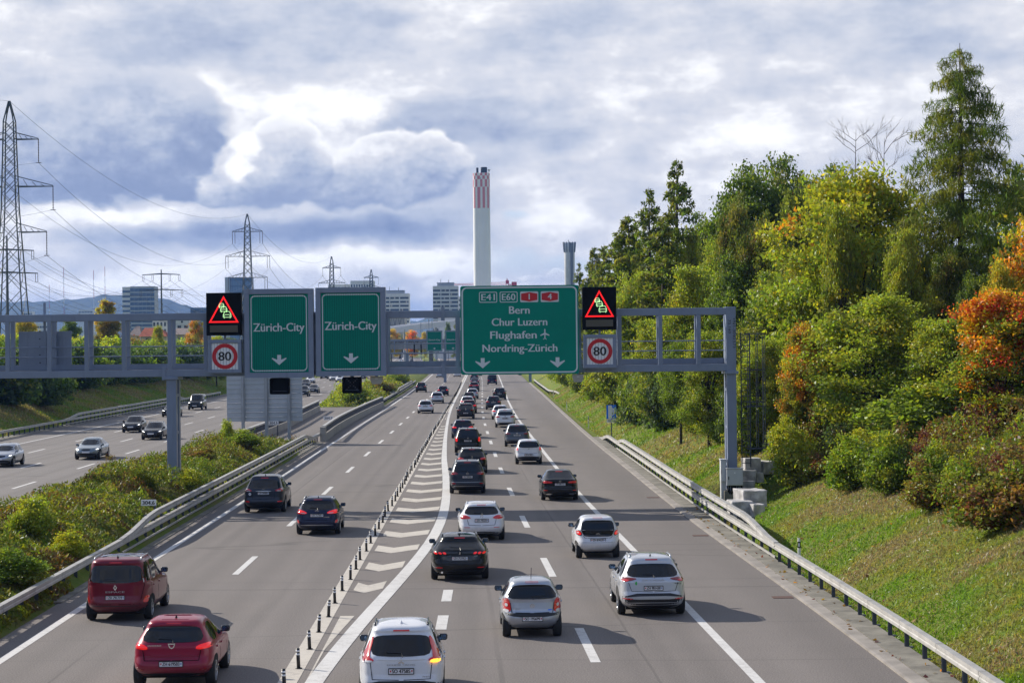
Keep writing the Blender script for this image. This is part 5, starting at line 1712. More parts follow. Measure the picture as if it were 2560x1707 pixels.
SP['rx'] = dict(L=4.77, W=1.885, H=1.68, zb=1.06, wr=.70, g=(.20, .75), glass=(1.10, 1.46), glassw=(.87, .84), ovr=.92, rw=.375, zlow=.27, plate=.90, text="ZH 344484",
    lamps=[('r', [(.52, 1.0), (.90, .98), (.90, 1.08), (.78, 1.12), (.56, 1.05)]), ('w', [(.60, 1.0), (.80, .99), (.80, 1.03), (.60, 1.03)], .02), ('r', [(.62, .50), (.84, .51), (.84, .56), (.64, .56)])],
    rear=[('lower_bumper', M_trim, [(-.88, .27), (.88, .27), (.92, .50), (-.92, .50)], .008), ('chrome_bar', M_chrome, [(-.36, .985), (.36, .985), (.34, 1.015), (-.34, 1.015)], .016), ('country_sticker', M_white, [(-.68, .84), (-.62, .80), (-.56, .84), (-.56, .90), (-.62, .94), (-.68, .90)], .007)],
    badge=[('oval', 0, 1.06, .07)], letters=[("CH", -.62, .85, .06, .05, M_ink)], gate=[(.05, .64), (.50, .66), (.52, 1.0)], fin=True, hib=1.56, clad=False)
SP['auris'] = dict(L=4.56, W=1.76, H=1.475, zb=.95, wr=.72, g=(.16, .60), glass=(1.02, 1.33), glassw=(.86, .86), ovr=.90, rw=.32, zlow=.24, plate=.80, text="ZH 717392",
    lamps=[('R', [(.40, .86), (.87, .88), (.86, 1.0), (.72, 1.03), (.42, .95)]), ('w', [(.46, .88), (.66, .89), (.66, .925), (.46, .915)], .02), ('r', [(.70, .50), (.80, .50), (.82, .64), (.74, .62)])],
    rear=[('rear_diffuser', M_trim, [(-.66, .23), (.66, .23), (.60, .40), (-.60, .40)], .008), ('silver_lip', M_silver, [(-.70, .40), (.70, .40), (.58, .44), (-.58, .44)], .012)],
    badge=[('oval', 0, .965, .075)], letters=[("HYBRID", .38, .72, .24, .03)], gate=[(.02, .62), (.56, .62), (.60, .86)], rails=M_silver, fin=True, hib=1.40)
SP['eclipse'] = dict(L=4.545, W=1.805, H=1.685, zb=1.03, wr=.70, g=(.10, .62), glass=(1.09, 1.46), glassw=(.79, .85), ovr=.88, rw=.36, zlow=.26, plate=.79, text="SO 47585", clad=True, darkrim=True,
    lamps=[('r', [(.56, 1.0), (.86, .97), (.86, 1.10), (.78, 1.13), (.63, 1.44), (.565, 1.44), (.68, 1.08), (.58, 1.045)], .032), ('w', [(.60, .985), (.80, .975), (.80, 1.01), (.60, 1.02)], .040), ('a', [(.60, .965), (.82, .955), (.82, 1.02), (.62, 1.03)], .050), ('r', [(.66, .40), (.80, .40), (.80, .52), (.66, .52)])],
    rear=[('lower_bumper', M_trim, [(-.86, .26), (.86, .26), (.93, .60), (-.93, .60)], .006), ('skid_plate', M_silver, [(-.58, .36), (.58, .36), (.66, .50), (-.66, .50)], .016), ('skid_inner', M_trim, [(-.50, .26), (.50, .26), (.52, .38), (-.52, .38)], .02), ('gate_ledge', P_white, [(-.52, 1.02), (.52, 1.02), (.42, 1.055), (-.42, 1.055)], .02)],
    badge=[('tri', 0, .985, .075)], letters=[("ECLIPSE CROSS", 0, .905, .58, .03, M_silver), ("PHEV", .52, .66, .15, .03, M_silver)], gate=[(.05, .615), (.60, .63), (.64, .97)], rails=M_gloss, fin=True, finmat=P_white, hib=1.56)
SP['pixo'] = dict(L=3.565, W=1.60, H=1.47, zb=.97, wr=.70, g=(.10, .34), glass=(.99, 1.33), glassw=(.93, .84), ovr=.52, ovf=.70, rw=.28, zlow=.25, plate=.50, text="SO 195699", cowl=.85, wsr=.8, bumper=.10, nr=4.6, blackmir=True,
    lamps=[('r', [(.565, .66), (.76, .66), (.755, .98), (.70, 1.03), (.60, 1.0), (.55, .80)]), ('w', [(.60, .66), (.74, .66), (.74, .73), (.61, .73)], .024), ('w', [(.63, .80), (.70, .80), (.70, .88), (.63, .88)], .026)],
    rear=[('bumper_strip', M_trim, [(-.76, .60), (-.40, .55), (0, .53), (.40, .55), (.76, .60), (.76, .645), (-.76, .645)], .012), ('gate_sticker', M_signblue, [(.40, .70), (.50, .70), (.50, .73), (.40, .73)], .006)],
    badge=[('ring', 0, .82, .055)], letters=[("PIXO", -.40, .73, .18, .04, M_silver)], gate=[(.05, .645), (.53, .655), (.56, .90)], mast=True, hib=1.40, wiper=-1)
SP['p508'] = dict(L=4.78, W=1.86, H=1.42, zb=.96, wr=.68, g=(.16, .72), glass=(1.0, 1.28), glassw=(.88, .86), ovr=1.0, rw=.345, zlow=.23, plate=.74, text="ZH 751952",
    lamps=[('k', [(-.0, .86), (.90, .86), (.90, .97), (.0, .955)], .008), ('R', [(.42, .875), (.52, .875), (.56, .945), (.46, .945)], .018), ('R', [(.56, .875), (.66, .875), (.70, .945), (.60, .945)], .018), ('R', [(.70, .875), (.80, .875), (.85, .945), (.74, .945)], .018), ('r', [(.55, .44), (.78, .44), (.78, .47), (.55, .47)])],
    rear=[('plate_panel', M_gloss, [(-.50, .66), (.50, .66), (.60, .83), (-.60, .83)], .006), ('rear_diffuser', M_trim, [(-.80, .22), (.80, .22), (.78, .36), (-.78, .36)], .008)],
    badge=[('beast', 0, .905, .05)], letters=[("508", .50, .80, .12, .03, M_silver), ("MUSTERGARAGE", .0, 1.245, .42, .03, M_white)] [:1], gate=[(.03, .56), (.60, .57), (.66, .83)], rails=M_gloss, roof=[(M_glass, [(-.45, 1.15), (.45, 1.15), (.45, 1.75), (-.45, 1.75)])], exhaust=[-.58], fin=True, hib=1.335)
SP['aclass'] = dict(L=4.42, W=1.80, H=1.44, zb=.94, wr=.69, g=(.14, .50), glass=(1.0, 1.29), glassw=(.86, .86), ovr=.80, rw=.33, zlow=.23, plate=.79, text="ZH 745531",
    lamps=[('r', [(.38, .86), (.86, .84), (.87, .95), (.66, 1.0), (.52, .97)]), ('r', [(.45, .52), (.68, .52), (.68, .54), (.45, .54)]), ('k', [(.78, .30), (.84, .33), (.84, .54), (.80, .50)], .008)],
    rear=[('rear_diffuser', M_gloss, [(-.72, .23), (.72, .23), (.64, .36), (-.64, .36)], .008), ('exhaust_trim', M_chrome, [(.44, .28), (.64, .28), (.64, .34), (.44, .34)], .018, True)],
    badge=[('star', 0, .945, .055)], gate=[(.02, .60), (.50, .62), (.56, .84)], rails=P_white, hib=1.36)
SP['tiguan'] = dict(L=4.49, W=1.84, H=1.67, zb=1.04, wr=.71, g=(.14, .50), glass=(1.09, 1.45), glassw=(.86, .85), ovr=.86, rw=.35, zlow=.25, plate=.86, text="ZH 590504",
    lamps=[('d', [(.48, .98), (.90, .98), (.90, 1.10), (.74, 1.12), (.50, 1.08)]), ('r', [(.62, .99), (.88, .99), (.88, 1.03), (.64, 1.03)], .02), ('r', [(.60, .52), (.80, .52), (.80, .55), (.60, .55)])],
    rear=[('lower_bumper', M_trim, [(-.86, .25), (.86, .25), (.90, .44), (-.90, .44)], .008), ('chrome_strip', M_silver, [(-.90, .595), (.90, .595), (.90, .615), (-.90, .615)], .012), ('silver_lip', M_silver, [(-.70, .38), (.70, .38), (.74, .41), (-.74, .41)], .016)],
    badge=[('ring', 0, 1.03, .06)], gate=[(.02, .66), (.56, .68), (.60, .96)], rails=M_silver, fin=True, hib=1.57)
SP['aygo'] = dict(L=3.43, W=1.615, H=1.465, zb=.94, wr=.72, g=(.10, .26), glasspoly=[(-.50, .80), (-.40, .765), (.40, .765), (.50, .80), (.60, 1.0), (.535, 1.33), (-.535, 1.33), (-.60, 1.0)], ovr=.50, ovf=.64, rw=.28, zlow=.24, plate=.645, text="ZH 874529", cowl=.80, wsr=.78, nr=4.4, bumper=.08, blackmir=True,
    lamps=[('k', [(.54, .83), (.64, .78), (.76, .84), (.78, .96), (.70, .99), (.60, .95)], .014), ('R', [(.57, .85), (.64, .81), (.74, .86), (.755, .94), (.69, .965), (.62, .935)], .022), ('w', [(.66, .88), (.71, .88), (.72, .92), (.67, .92)], .03)],
    rear=[('bumper_gap', M_seam, [(-.78, .60), (-.62, .56), (.62, .56), (.78, .60), (.62, .568), (-.62, .568)], .004)],
    badge=[('oval', 0, .835, .07)], gate=[(.02, .70), (.46, .72), (.52, .80)], hib=1.40, wiper=0)
SP['enyaq'] = dict(L=4.65, W=1.88, H=1.62, zb=1.03, wr=.69, g=(.16, .60), glass=(1.09, 1.41), glassw=(.88, .84), ovr=.93, rw=.375, zlow=.25, plate=.80, text="ZH 981430", clad=True,
    lamps=[('d', [(.46, 1.04), (.90, .95), (.91, 1.06), (.78, 1.09), (.48, 1.075)]), ('r', [(.66, 1.0), (.89, .965), (.89, 1.03), (.70, 1.045)], .022), ('r', [(.58, .50), (.84, .50), (.84, .53), (.58, .53)])],
    rear=[('lower_bumper', M_trim, [(-.88, .25), (.88, .25), (.93, .66), (-.93, .66)], .006), ('bumper_trim', M_silver, [(-.82, .50), (.82, .50), (.70, .585), (-.70, .585)], .014), ('skid_lip', M_silver, [(-.76, .39), (.76, .39), (.80, .415), (-.80, .415)], .016), ('leaf_sticker', pbr("sticker green", (.05, .45, .08), .5), [(-.52, .93), (-.47, .87), (-.44, .94), (-.47, 1.0)], .006)],
    letters=[("ŠKODA", 0, .995, .62, .045, M_silver), ("ENYAQ", .62, .905, .28, .035, M_ink)], gate=[(.02, .70), (.60, .72), (.68, .95)], rails=P_silver2, fin=True, hib=1.53)
SP['asedan'] = dict(L=4.55, W=1.80, H=1.45, zb=.96, wr=.67, trunk=(.30, 1.02), glass=(1.06, 1.30), glassw=(.84, .84), ovr=.92, rw=.33, zlow=.23, plate=.80, text="ZH 886152",
    lamps=[('r', [(.36, .86), (.87, .85), (.87, .95), (.66, .97), (.40, .93)]), ('r', [(.60, .50), (.80, .50), (.80, .53), (.60, .53)])],
    rear=[('rear_diffuser', M_gloss, [(-.72, .23), (.72, .23), (.66, .36), (-.66, .36)], .008), ('exhaust_trim', M_chrome, [(.42, .31), (.68, .31), (.68, .36), (.42, .36)], .02, True)],
    badge=[('star', 0, .945, .05)], gate=[(.02, .60), (.56, .62), (.60, .85)], wiper=0, hib=1.36)
SP['colt'] = dict(L=3.88, W=1.695, H=1.55, zb=1.0, wr=.74, g=(.10, .32), glass=(1.05, 1.41), glassw=(.90, .86), ovr=.62, ovf=.75, rw=.30, zlow=.26, plate=.60, text="ZH 57182", cowl=.85, wsr=.9, bumper=.09,
    lamps=[('R', [(.66, .84), (.80, .84), (.79, 1.12), (.70, 1.12)]), ('w', [(.68, .84), (.79, .84), (.79, .90), (.68, .90)], .02)],
    rear=[('lower_bumper', M_trim, [(-.76, .26), (.76, .26), (.80, .50), (-.80, .50)], .008)],
    badge=[('tri', 0, .97, .055)], letters=[("COLT", -.5, .78, .18, .035, M_silver)], gate=[(.05, .68), (.62, .70), (.66, .86)], mast=True, hib=1.48)
# everyday shapes for the queue further on
def gen(L, W, H, kind, lamp='r', **kw):
    zb = H * .625
    d = dict(L=L, W=W, H=H, zb=zb, plate=.80, text="ZH 412087", fin=True)
    if kind == 'suv':
        d.update(wr=.71, g=(.14, .50), zlow=.27, rw=.36, rails=M_gloss, plate=.85, hib=H - .10)
        zl = zb - .06
    elif kind == 'hatch':
        d.update(wr=.70, g=(.14, .46), zlow=.23, rw=.32, hib=H - .085); zl = zb - .05
    elif kind == 'wagon':
        d.update(wr=.70, g=(.16, .62), zlow=.23, rw=.33, rails=M_silver, hib=H - .085); zl = zb - .05
    elif kind == 'sedan':
        d.update(wr=.66, trunk=(.38, zb + .06), zlow=.22, rw=.33, wiper=0, glass=(zb + .11, H - .15)); zl = zb - .07
    elif kind == 'box':
        d.update(wr=.86, g=(.10, .14), zlow=.32, rw=.40, nr=9, nrc=9, cowl=1.3, wsr=.3, plate=.62, glass=(1.22, H - .20), glassw=(.74, .74), rails=None); zl = .84
    W2 = W / 2
    d['lamps'] = [(lamp, [(W2 * .52, zl - .06), (W2 * .95, zl - .06), (W2 * .955, zl + .06), (W2 * .80, zl + .08), (W2 * .54, zl + .04)])]
    d['rear'] = [('lower_bumper', M_trim, [(-W2 * .92, d['zlow']), (W2 * .92, d['zlow']), (W2 * .96, d['zlow'] + .18), (-W2 * .96, d['zlow'] + .18)], .008)]
    d['badge'] = [('disc', 0, zl + .02, .05)]
    d.update(kw)
    return d
def head(fn, y):                   # heading of a lane at distance y
    return -math.atan((fn(y + 4) - fn(y - 4)) / 8.0)
def rear_car(name, label, cat, sp, mat, px, py, lane, detail=2, group=None, **kw):
    if kw: sp = dict(sp); sp.update(kw)
    x, y = G(px, py)
    rz = head(lane, y)
    f = Vector((-math.sin(rz), math.cos(rz), 0))
    p = Vector((x, y, 0.008)) - f * (sp.get('ovr', .78) - .03)
    return build_car(name, label, cat, sp, mat, p, rz, False, detail, group)
def front_car(name, label, cat, sp, mat, px, py, lane, detail=2, group=None, **kw):
    if kw: sp = dict(sp); sp.update(kw)
    x, y = G(px, py)
    rz = head(lane, y) + math.pi
    f = Vector((-math.sin(rz), math.cos(rz), 0))
    p = Vector((x, y, 0.008)) - f * (sp['L'] - sp.get('ovf', .86) + .03)
    return build_car(name, label, cat, sp, mat, p, rz, True, detail, group)
Q = "cars queueing in the right carriageway"; LQ = "cars on the left carriageway"; ON = "oncoming cars"
# left carriageway
rear_car("car", "dark red people carrier with roof rails and glass roof in the lower left corner", "car", SP['mpv'], P_dred, 301, 1547, c_ldash, 2, LQ)
rear_car("car", "cherry red hatchback cut by the lower picture edge, right of the people carrier", "car", SP['sandero'], P_red, 440, 1712, c_ldash, 2, LQ)
rear_car("car", "slate blue SUV with oval CH sticker beside the left guard rail", "car", SP['rx'], P_slate, 664, 1279, c_ldash, 2, LQ)
rear_car("car", "dark blue estate with red lamps astride the lane dashes right of the slate SUV", "car", SP['auris'], P_blue, 797, 1334, c_ldash, 2, LQ)
rear_car("car", "white rounded hatchback, nearest of the far cars on the left carriageway", "car", gen(4.33, 1.79, 1.49, 'hatch'), P_white, 1064, 1033, c_ldash, 1, LQ)
rear_car("car", "pale silver hatchback just beyond the white rounded hatchback", "car", gen(4.42, 1.81, 1.51, 'hatch'), P_silver2, 1093, 1008, c_ldash, 1, LQ)
rear_car("car", "dark blue hatchback with red lamps right of the pale silver hatchback", "car", gen(4.2, 1.77, 1.49, 'hatch', 'R'), P_blue, 1107.5, 989, c_ldash, 1, LQ)
rear_car("car", "grey SUV near the far median guard rail on the left carriageway", "car", gen(4.4, 1.82, 1.65, 'suv'), P_grey, 1053, 980.5, c_ldash, 1, LQ)
rear_car("car", "small silver car directly under the gantry's lower chord", "car", gen(4.3, 1.8, 1.5, 'hatch'), P_silver, 1100, 944, c_ldash, 0, LQ)
rear_car("car", "tiny white car left of the big green sign's lower left corner", "car", gen(4.3, 1.8, 1.48, 'sedan'), P_white, 1143, 942, c_ldash, 0, LQ)
# queue, left lane
rear_car("car", "white crossover with a lit amber indicator, nearest in the middle lane", "car", SP['eclipse'], P_white, 1006, 1757, c_rdash, 2, Q)
rear_car("car", "small silver hatchback with tall red lamps and a black bumper strip", "car", SP['pixo'], P_silver, 1330, 1589, c_rdash, 2, Q)
rear_car("car", "black low estate with glass roof and claw shaped lamps", "car", SP['p508'], P_black, 1149.7, 1446, c_rdash, 2, Q)
rear_car("car", "white hatchback with wide red lamps ahead of the black low estate", "car", SP['aclass'], P_white, 1204, 1348, c_rdash, 2, Q)
rear_car("car", "blue grey SUV with silver roof rails beside the curved white line", "car", SP['tiguan'], P_slate, 1169, 1232, c_rdash, 2, Q)
rear_car("car", "black estate half hidden behind the blue grey SUV", "car", gen(4.7, 1.83, 1.48, 'wagon', 'r', rails=M_chrome), P_black, 1180, 1182, c_rdash, 1, Q)
rear_car("car", "black boxy SUV with upright red lamps, third ahead in the left queue", "car", gen(4.6, 1.9, 1.72, 'suv', 'R', lamps=[('R', [(.70, .80), (.88, .80), (.87, 1.12), (.74, 1.12)])], glass=(1.12, 1.55), rails=M_silver), P_black, 1170, 1131, c_rdash, 1, Q)
rear_car("car", "dark car with lit red lamps peeking out left of the boxy SUV", "car", gen(4.5, 1.85, 1.52, 'hatch', 'R'), P_blue, 1157, 1095, c_rdash, 1, Q)
rear_car("car", "black coupe style SUV in the left queue lane", "car", gen(4.6, 1.88, 1.6, 'suv', 'd', g=(.30, .95), rails=None, plate=.62), P_black, 1164.5, 1047, c_rdash, 1, Q)
rear_car("car", "maroon car half hidden ahead of the black coupe SUV", "car", gen(4.4, 1.8, 1.5, 'hatch', 'R'), paint("maroon", (.06, .008, .012), .3, .3), 1172.5, 1033, c_rdash, 1, Q)
rear_car("car", "white car half hidden ahead of the maroon car", "car", gen(4.3, 1.78, 1.5, 'hatch', 'R'), P_white, 1168.6, 1021, c_rdash, 1, Q)
rear_car("car", "dark grey car half hidden ahead of the white car in the far left queue", "car", gen(4.5, 1.8, 1.5, 'wagon'), P_grey, 1172.5, 1009, c_rdash, 1, Q)
rear_car("car", "silver hatchback close to the dashes in the far left queue", "car", gen(4.2, 1.77, 1.5, 'hatch'), P_silver, 1181, 997, c_rdash, 1, Q)
rear_car("car", "dark car with one full width red lamp strip in the far left queue", "car", gen(4.6, 1.88, 1.5, 'suv', 'r', lamps=[('R', [(-.01, .90), (.86, .90), (.86, .96), (-.01, .96)])]), P_grey, 1185, 977, c_rdash, 1, Q)
rear_car("car", "dark blue car ahead of the strip lamp car", "car", gen(4.5, 1.82, 1.5, 'sedan'), P_blue, 1187, 964, c_rdash, 0, Q)
rear_car("car", "tall blue van like car just under the big green sign", "car", gen(4.5, 1.85, 1.75, 'suv', rails=None), P_slate, 1186, 951, c_rdash, 0, Q)
rear_car("car", "farthest pale car of the left queue, cut by the big sign's bottom edge", "car", gen(4.5, 1.85, 1.7, 'suv'), P_mid, 1187, 941, c_rdash, 0, Q)
# queue, right lane
rear_car("car", "silver SUV with black lower body on the right edge line", "car", SP['enyaq'], P_silver2, 1627, 1533, c_redge, 2, Q)
rear_car("car", "small white car with black tailgate glass and round lamps", "car", SP['aygo'], P_white, 1493.8, 1393, c_redge, 2, Q)
rear_car("car", "black saloon with two chrome exhaust trims on the right edge line", "car", SP['asedan'], P_black, 1398.6, 1249, c_redge, 2, Q)
rear_car("car", "white tall hatchback with upright red lamps and black lower bumper", "car", SP['colt'], P_white, 1321.7, 1159.5, c_redge, 2, Q)
rear_car("car", "dark grey SUV with a thin lamp line ahead of the white tall hatchback", "car", gen(4.5, 1.86, 1.65, 'suv', 'd', rails=None), P_mid, 1292.6, 1115.5, c_redge, 1, Q)
rear_car("car", "white SUV with silver roof rails in the right queue lane", "car", gen(4.6, 1.85, 1.69, 'suv', 'r', rails=M_silver, glass=(1.12, 1.44)), P_white, 1263, 1068, c_redge, 1, Q)
rear_car("car", "white saloon peeking out left of the white SUV", "car", gen(4.5, 1.8, 1.46, 'hatch', 'R'), P_white, 1251, 1048, c_redge, 1, Q)
rear_car("car", "slate blue crossover in the right queue lane behind the black SUV", "car", gen(4.5, 1.85, 1.6, 'suv', 'r', rails=None), P_slate, 1233.7, 1023.5, c_redge, 1, Q)
rear_car("car", "black SUV touching the right edge line far ahead", "car", gen(4.7, 1.9, 1.68, 'suv', 'd'), P_black, 1249, 999, c_redge, 1, Q)
g_ = rear_car("car", "dark blue boxy off-roader with spare wheel under the big green sign", "car", gen(4.6, 1.9, 1.95, 'box', 'r'), P_blue, 1230.6, 961.5, c_redge, 1, Q)
MB().tube([(0.12, -0.14, 1.05), (0.12, 0.12, 1.05)], 0.36, 20).build("spare_wheel_cover", P_blue, g_, False)
# oncoming traffic
front_car("car", "silver hatchback cut by the left picture edge on the oncoming lanes", "car", gen(4.33, 1.77, 1.44, 'hatch', rw=.33, hood=.92), P_silver, 3, 1166.5, c_onA, 2, ON)
front_car("car", "grey blue saloon with lit headlamps on the oncoming lanes", "car", gen(4.7, 1.83, 1.44, 'sedan', hood=.90, grille=(.18, .06, -.08)), P_gblue, 220, 1148, c_onA, 2, ON)
front_car("car", "black hatchback left of the black estate on the oncoming lanes", "car", gen(4.28, 1.79, 1.46, 'hatch', hood=.90), P_black, 330, 1081, c_onB, 2, ON)
front_car("car", "black estate with silver framed grille partly behind the gantry column", "car", gen(4.7, 1.83, 1.44, 'wagon', hood=.90, grille=(.16, .07, -.16)), P_black, 380.6, 1099, c_onA, 2, ON)
front_car("car", "black saloon mostly hidden behind the gantry column", "car", gen(4.7, 1.85, 1.44, 'sedan', hood=.90), P_black, 425, 1042, c_onC, 1, ON)
front_car("van", "black passenger van on the outer oncoming lane right of the column", "van", gen(5.14, 1.93, 1.91, 'box', hood=1.10, cowl=1.0, wsr=.75, wr=.82, rw=.35, nr=5, nrc=5, zb=1.12, glass=(1.2, 1.6)), P_black, 489, 1024.6, c_onC, 1, ON)
front_car("car", "dark grey sports saloon right of the ribbed sign back", "car", gen(4.6, 1.85, 1.40, 'sedan', hood=.88, lit=False), P_grey, 782.6, 982.7, c_onA, 1, ON)
front_car("car", "dark SUV half hidden behind the ribbed sign back", "car", gen(4.6, 1.88, 1.66, 'suv', hood=1.02, lit=False), P_grey, 757, 991, c_onB, 1, ON)
front_car("car", "dark car between the ribbed sign back and the white estate", "car", gen(4.5, 1.82, 1.5, 'hatch', lit=False), P_grey, 763, 968, c_onB, 0, ON)
front_car("car", "white car under the left Zürich-City sign on the oncoming lanes", "car", gen(4.5, 1.82, 1.5, 'hatch', lit=False), P_white, 775, 958, c_onC, 0, ON)
front_car("car", "dark van like car under the right Zürich-City sign's left end", "car", gen(4.6, 1.88, 1.7, 'suv', lit=False), P_black, 810, 947.5, c_onC, 0, ON)
front_car("car", "pale car left of the cross signal on the oncoming lanes", "car", gen(4.5, 1.82, 1.45, 'sedan', lit=False), P_silver2, 833, 952, c_onB, 0, ON)
front_car("car", "white car partly covered by the cross signal", "car", gen(4.5, 1.82, 1.48, 'hatch', lit=False), P_white, 849, 955, c_onA, 0, ON)
front_car("car", "dark car right of the cross signal on the oncoming lanes", "car", gen(4.5, 1.82, 1.5, 'hatch', lit=False), P_black, 908, 948, c_onA, 0, ON)
front_car("car", "white far car seen through the gantry beneath the overpass", "car", gen(4.5, 1.82, 1.6, 'suv', lit=False), P_white, 1010, 901, c_onB, 0, ON)
front_car("car", "dark far car seen through the gantry right of the white far car", "car", gen(4.5, 1.82, 1.5, 'hatch', lit=False), P_grey, 1029, 904, c_onA, 0, ON)
front_car("car", "tiny blue far car lowest in the gantry opening", "car", gen(4.4, 1.8, 1.5, 'hatch', lit=False), P_silver, 1001, 907, c_onC, 0, ON)
front_car("car", "tiny black far car highest in the gantry opening", "car", gen(4.5, 1.82, 1.5, 'hatch', lit=False), P_black, 1027, 894, c_onB, 0, ON)
# ------------------------------------------------------------------ vegetation
def vnoise(x, y, s, seed=0):
    """smooth value noise on arrays"""
    x = np.asarray(x) / s; y = np.asarray(y) / s
    xi = np.floor(x).astype(int); yi = np.floor(y).astype(int)
    fx = x - xi; fy = y - yi
    fx = fx * fx * (3 - 2 * fx); fy = fy * fy * (3 - 2 * fy)
    def h(a, b):
        n = (a * 374761393 + b * 668265263 + seed * 974634777) & 0x7fffffff
        n = ((n ^ (n >> 13)) * 1274126177) & 0x7fffffff
        return ((n ^ (n >> 16)) & 0xffff) / 65535.0
    return (h(xi, yi) * (1 - fx) + h(xi + 1, yi) * fx) * (1 - fy) + (h(xi, yi + 1) * (1 - fx) + h(xi + 1, yi + 1) * fx) * fy
def leaf_geo(C, size, colr, rs, aspect=0.62, up=0.5, axis=None, axis_j=0.5):
    """one four-sided leaf per centre"""
    n = len(C)
    nr = rs.normal(size=(n, 3)); nr[:, 2] += up
    nr /= np.linalg.norm(nr, axis=1)[:, None] + 1e-9
    u = rs.normal(size=(n, 3)) if axis is None else np.array(axis)[None, :] + rs.normal(size=(n, 3)) * axis_j
    u -= nr * np.sum(u * nr, axis=1)[:, None]
    u /= np.linalg.norm(u, axis=1)[:, None] + 1e-9
    w = np.cross(nr, u)
    s = np.asarray(size).reshape(-1, 1) * np.ones((n, 1))
    bend = nr * s * 0.12
    V = np.stack([C - u * s * .5, C + w * s * aspect * .5 - bend, C + u * s * .5, C - w * s * aspect * .5 - bend], axis=1).reshape(-1, 3)
    K = np.repeat(colr, 4, axis=0)
    return V, K
def leaf_object(name, V, K, parent=None, mat=None):
    n = len(V) // 4
    me = bpy.data.meshes.new(name)
    me.vertices.add(4 * n); me.vertices.foreach_set("co", np.ascontiguousarray(V, dtype=np.float32).ravel())
    me.loops.add(4 * n); me.loops.foreach_set("vertex_index", np.arange(4 * n, dtype=np.int32))
    me.polygons.add(n); me.polygons.foreach_set("loop_start", np.arange(0, 4 * n, 4, dtype=np.int32))
    at = me.color_attributes.new("leaf_color", 'FLOAT_COLOR', 'POINT')
    rgba = np.ones((4 * n, 4), dtype=np.float32); rgba[:, :3] = K
    at.data.foreach_set("color", rgba.ravel())
    me.materials.append(mat or M_leaf)
    me.update(calc_edges=True)
    return link(bpy.data.objects.new(name, me), parent)
C_ = {'dk': (.085, .130, .024), 'gr': (.160, .225, .028), 'mg': (.225, .30, .034), 'ol': (.265, .26, .044), 'yg': (.42, .42, .036), 'lg': (.33, .40, .044),
      'ye': (.62, .46, .028), 'or': (.72, .27, .022), 're': (.66, .07, .028), 'br': (.23, .145, .055), 'ma': (.19, .06, .052), 'bl': (.11, .155, .075), 'ru': (.29, .15, .04), 'st': (.40, .33, .17)}
def pick(pal, rs, n):
    names = [p[0] for p in pal]; w = np.array([p[1] for p in pal], float); w /= w.sum()
    idx = rs.choice(len(names), size=n, p=w)
    return np.array([C_[k] for k in names])[idx]
def jitter(K, rs, a=0.28):
    f = 1 + rs.uniform(-a, a, size=(len(K), 1))
    hue = 1 + rs.uniform(-.12, .12, size=K.shape)
    return np.clip(K * f * hue, 0, 1)

def broadleaf(seed, pal, n_lobes=11, clumps=120, per=150, leaf=.26, rad=3.2, H=10.0, base=.22, topk=1.0, gap=.75, hi=None):
    """trunk mesh object data and crown data for a tree H high; hi = palette for the upper lobes"""
    rs = np.random.RandomState(seed)
    tb = MB()
    zc0 = H * base
    tb.tube([(0, 0, -.6), (rs.uniform(-.1, .1), rs.uniform(-.1, .1), H * .25), (rs.uniform(-.25, .25), rs.uniform(-.25, .25), H * .55), (rs.uniform(-.3, .3), rs.uniform(-.3, .3), H * .9)], [.22, .17, .11, .03], 8)
    lobes = []
    for i in range(n_lobes):
        t = (i + .5) / n_lobes
        z = zc0 + (H - zc0) * (.12 + .80 * t)
        rr = rad * math.sqrt(max(.05, 1 - ((t - .38) / .66) ** 2))
        a = i * 2.4 + rs.uniform(-.4, .4)
        d = rr * rs.uniform(.45, .98)
        lobes.append((d * math.cos(a), d * math.sin(a), z, rr * rs.uniform(.26, .50), (H - zc0) * rs.uniform(.07, .15)))
    lobes.append((0, 0, H - (H - zc0) * .13 * topk, rad * .30, (H - zc0) * .14))
    Cs = []; Ks = []; Ss = []
    for k in range(clumps):
        lb = lobes[rs.randint(len(lobes))]
        d = rs.normal(size=3); d /= np.linalg.norm(d)
        q = rs.uniform(.45, 1.0) ** .5
        c = np.array([lb[0] + d[0] * lb[3] * q, lb[1] + d[1] * lb[3] * q, lb[2] + d[2] * lb[4] * q])
        c[2] = max(c[2], zc0 * .6)
        n = int(per * rs.uniform(.5, 1.4))
        sp = rad * .12 * rs.uniform(.7, 1.4)
        P = c + rs.normal(size=(n, 3)) * np.array([sp, sp, sp * .55]) - np.array([0, 0, 1]) * (rs.uniform(size=(n, 1)) ** 2) * sp * .6
        pp = pal
        if hi is not None and rs.uniform() < np.clip((c[2] / H - .35) * 1.6, 0, .95): pp = hi
        base_c = pick(pp, rs, 1)
        K = np.where(rs.uniform(size=(n, 1)) < .72, base_c, pick(pp, rs, n))
        Cs.append(P); Ks.append(jitter(K, rs)); Ss.append(leaf * rs.uniform(.65, 1.25, size=n))
        if k % 4 == 0:
            z0 = rs.uniform(H * .18, min(c[2], H * .75))
            m = np.array([c[0] * .45, c[1] * .45, z0 + (c[2] - z0) * .62])
            tb.tube([(0, 0, z0), tuple(m), tuple(c)], [.075, .045, .012], 5)
    C = np.concatenate(Cs); K = np.concatenate(Ks); S = np.concatenate(Ss)
    V, KK = leaf_geo(C, S, K, rs)
    return tb, V, KK
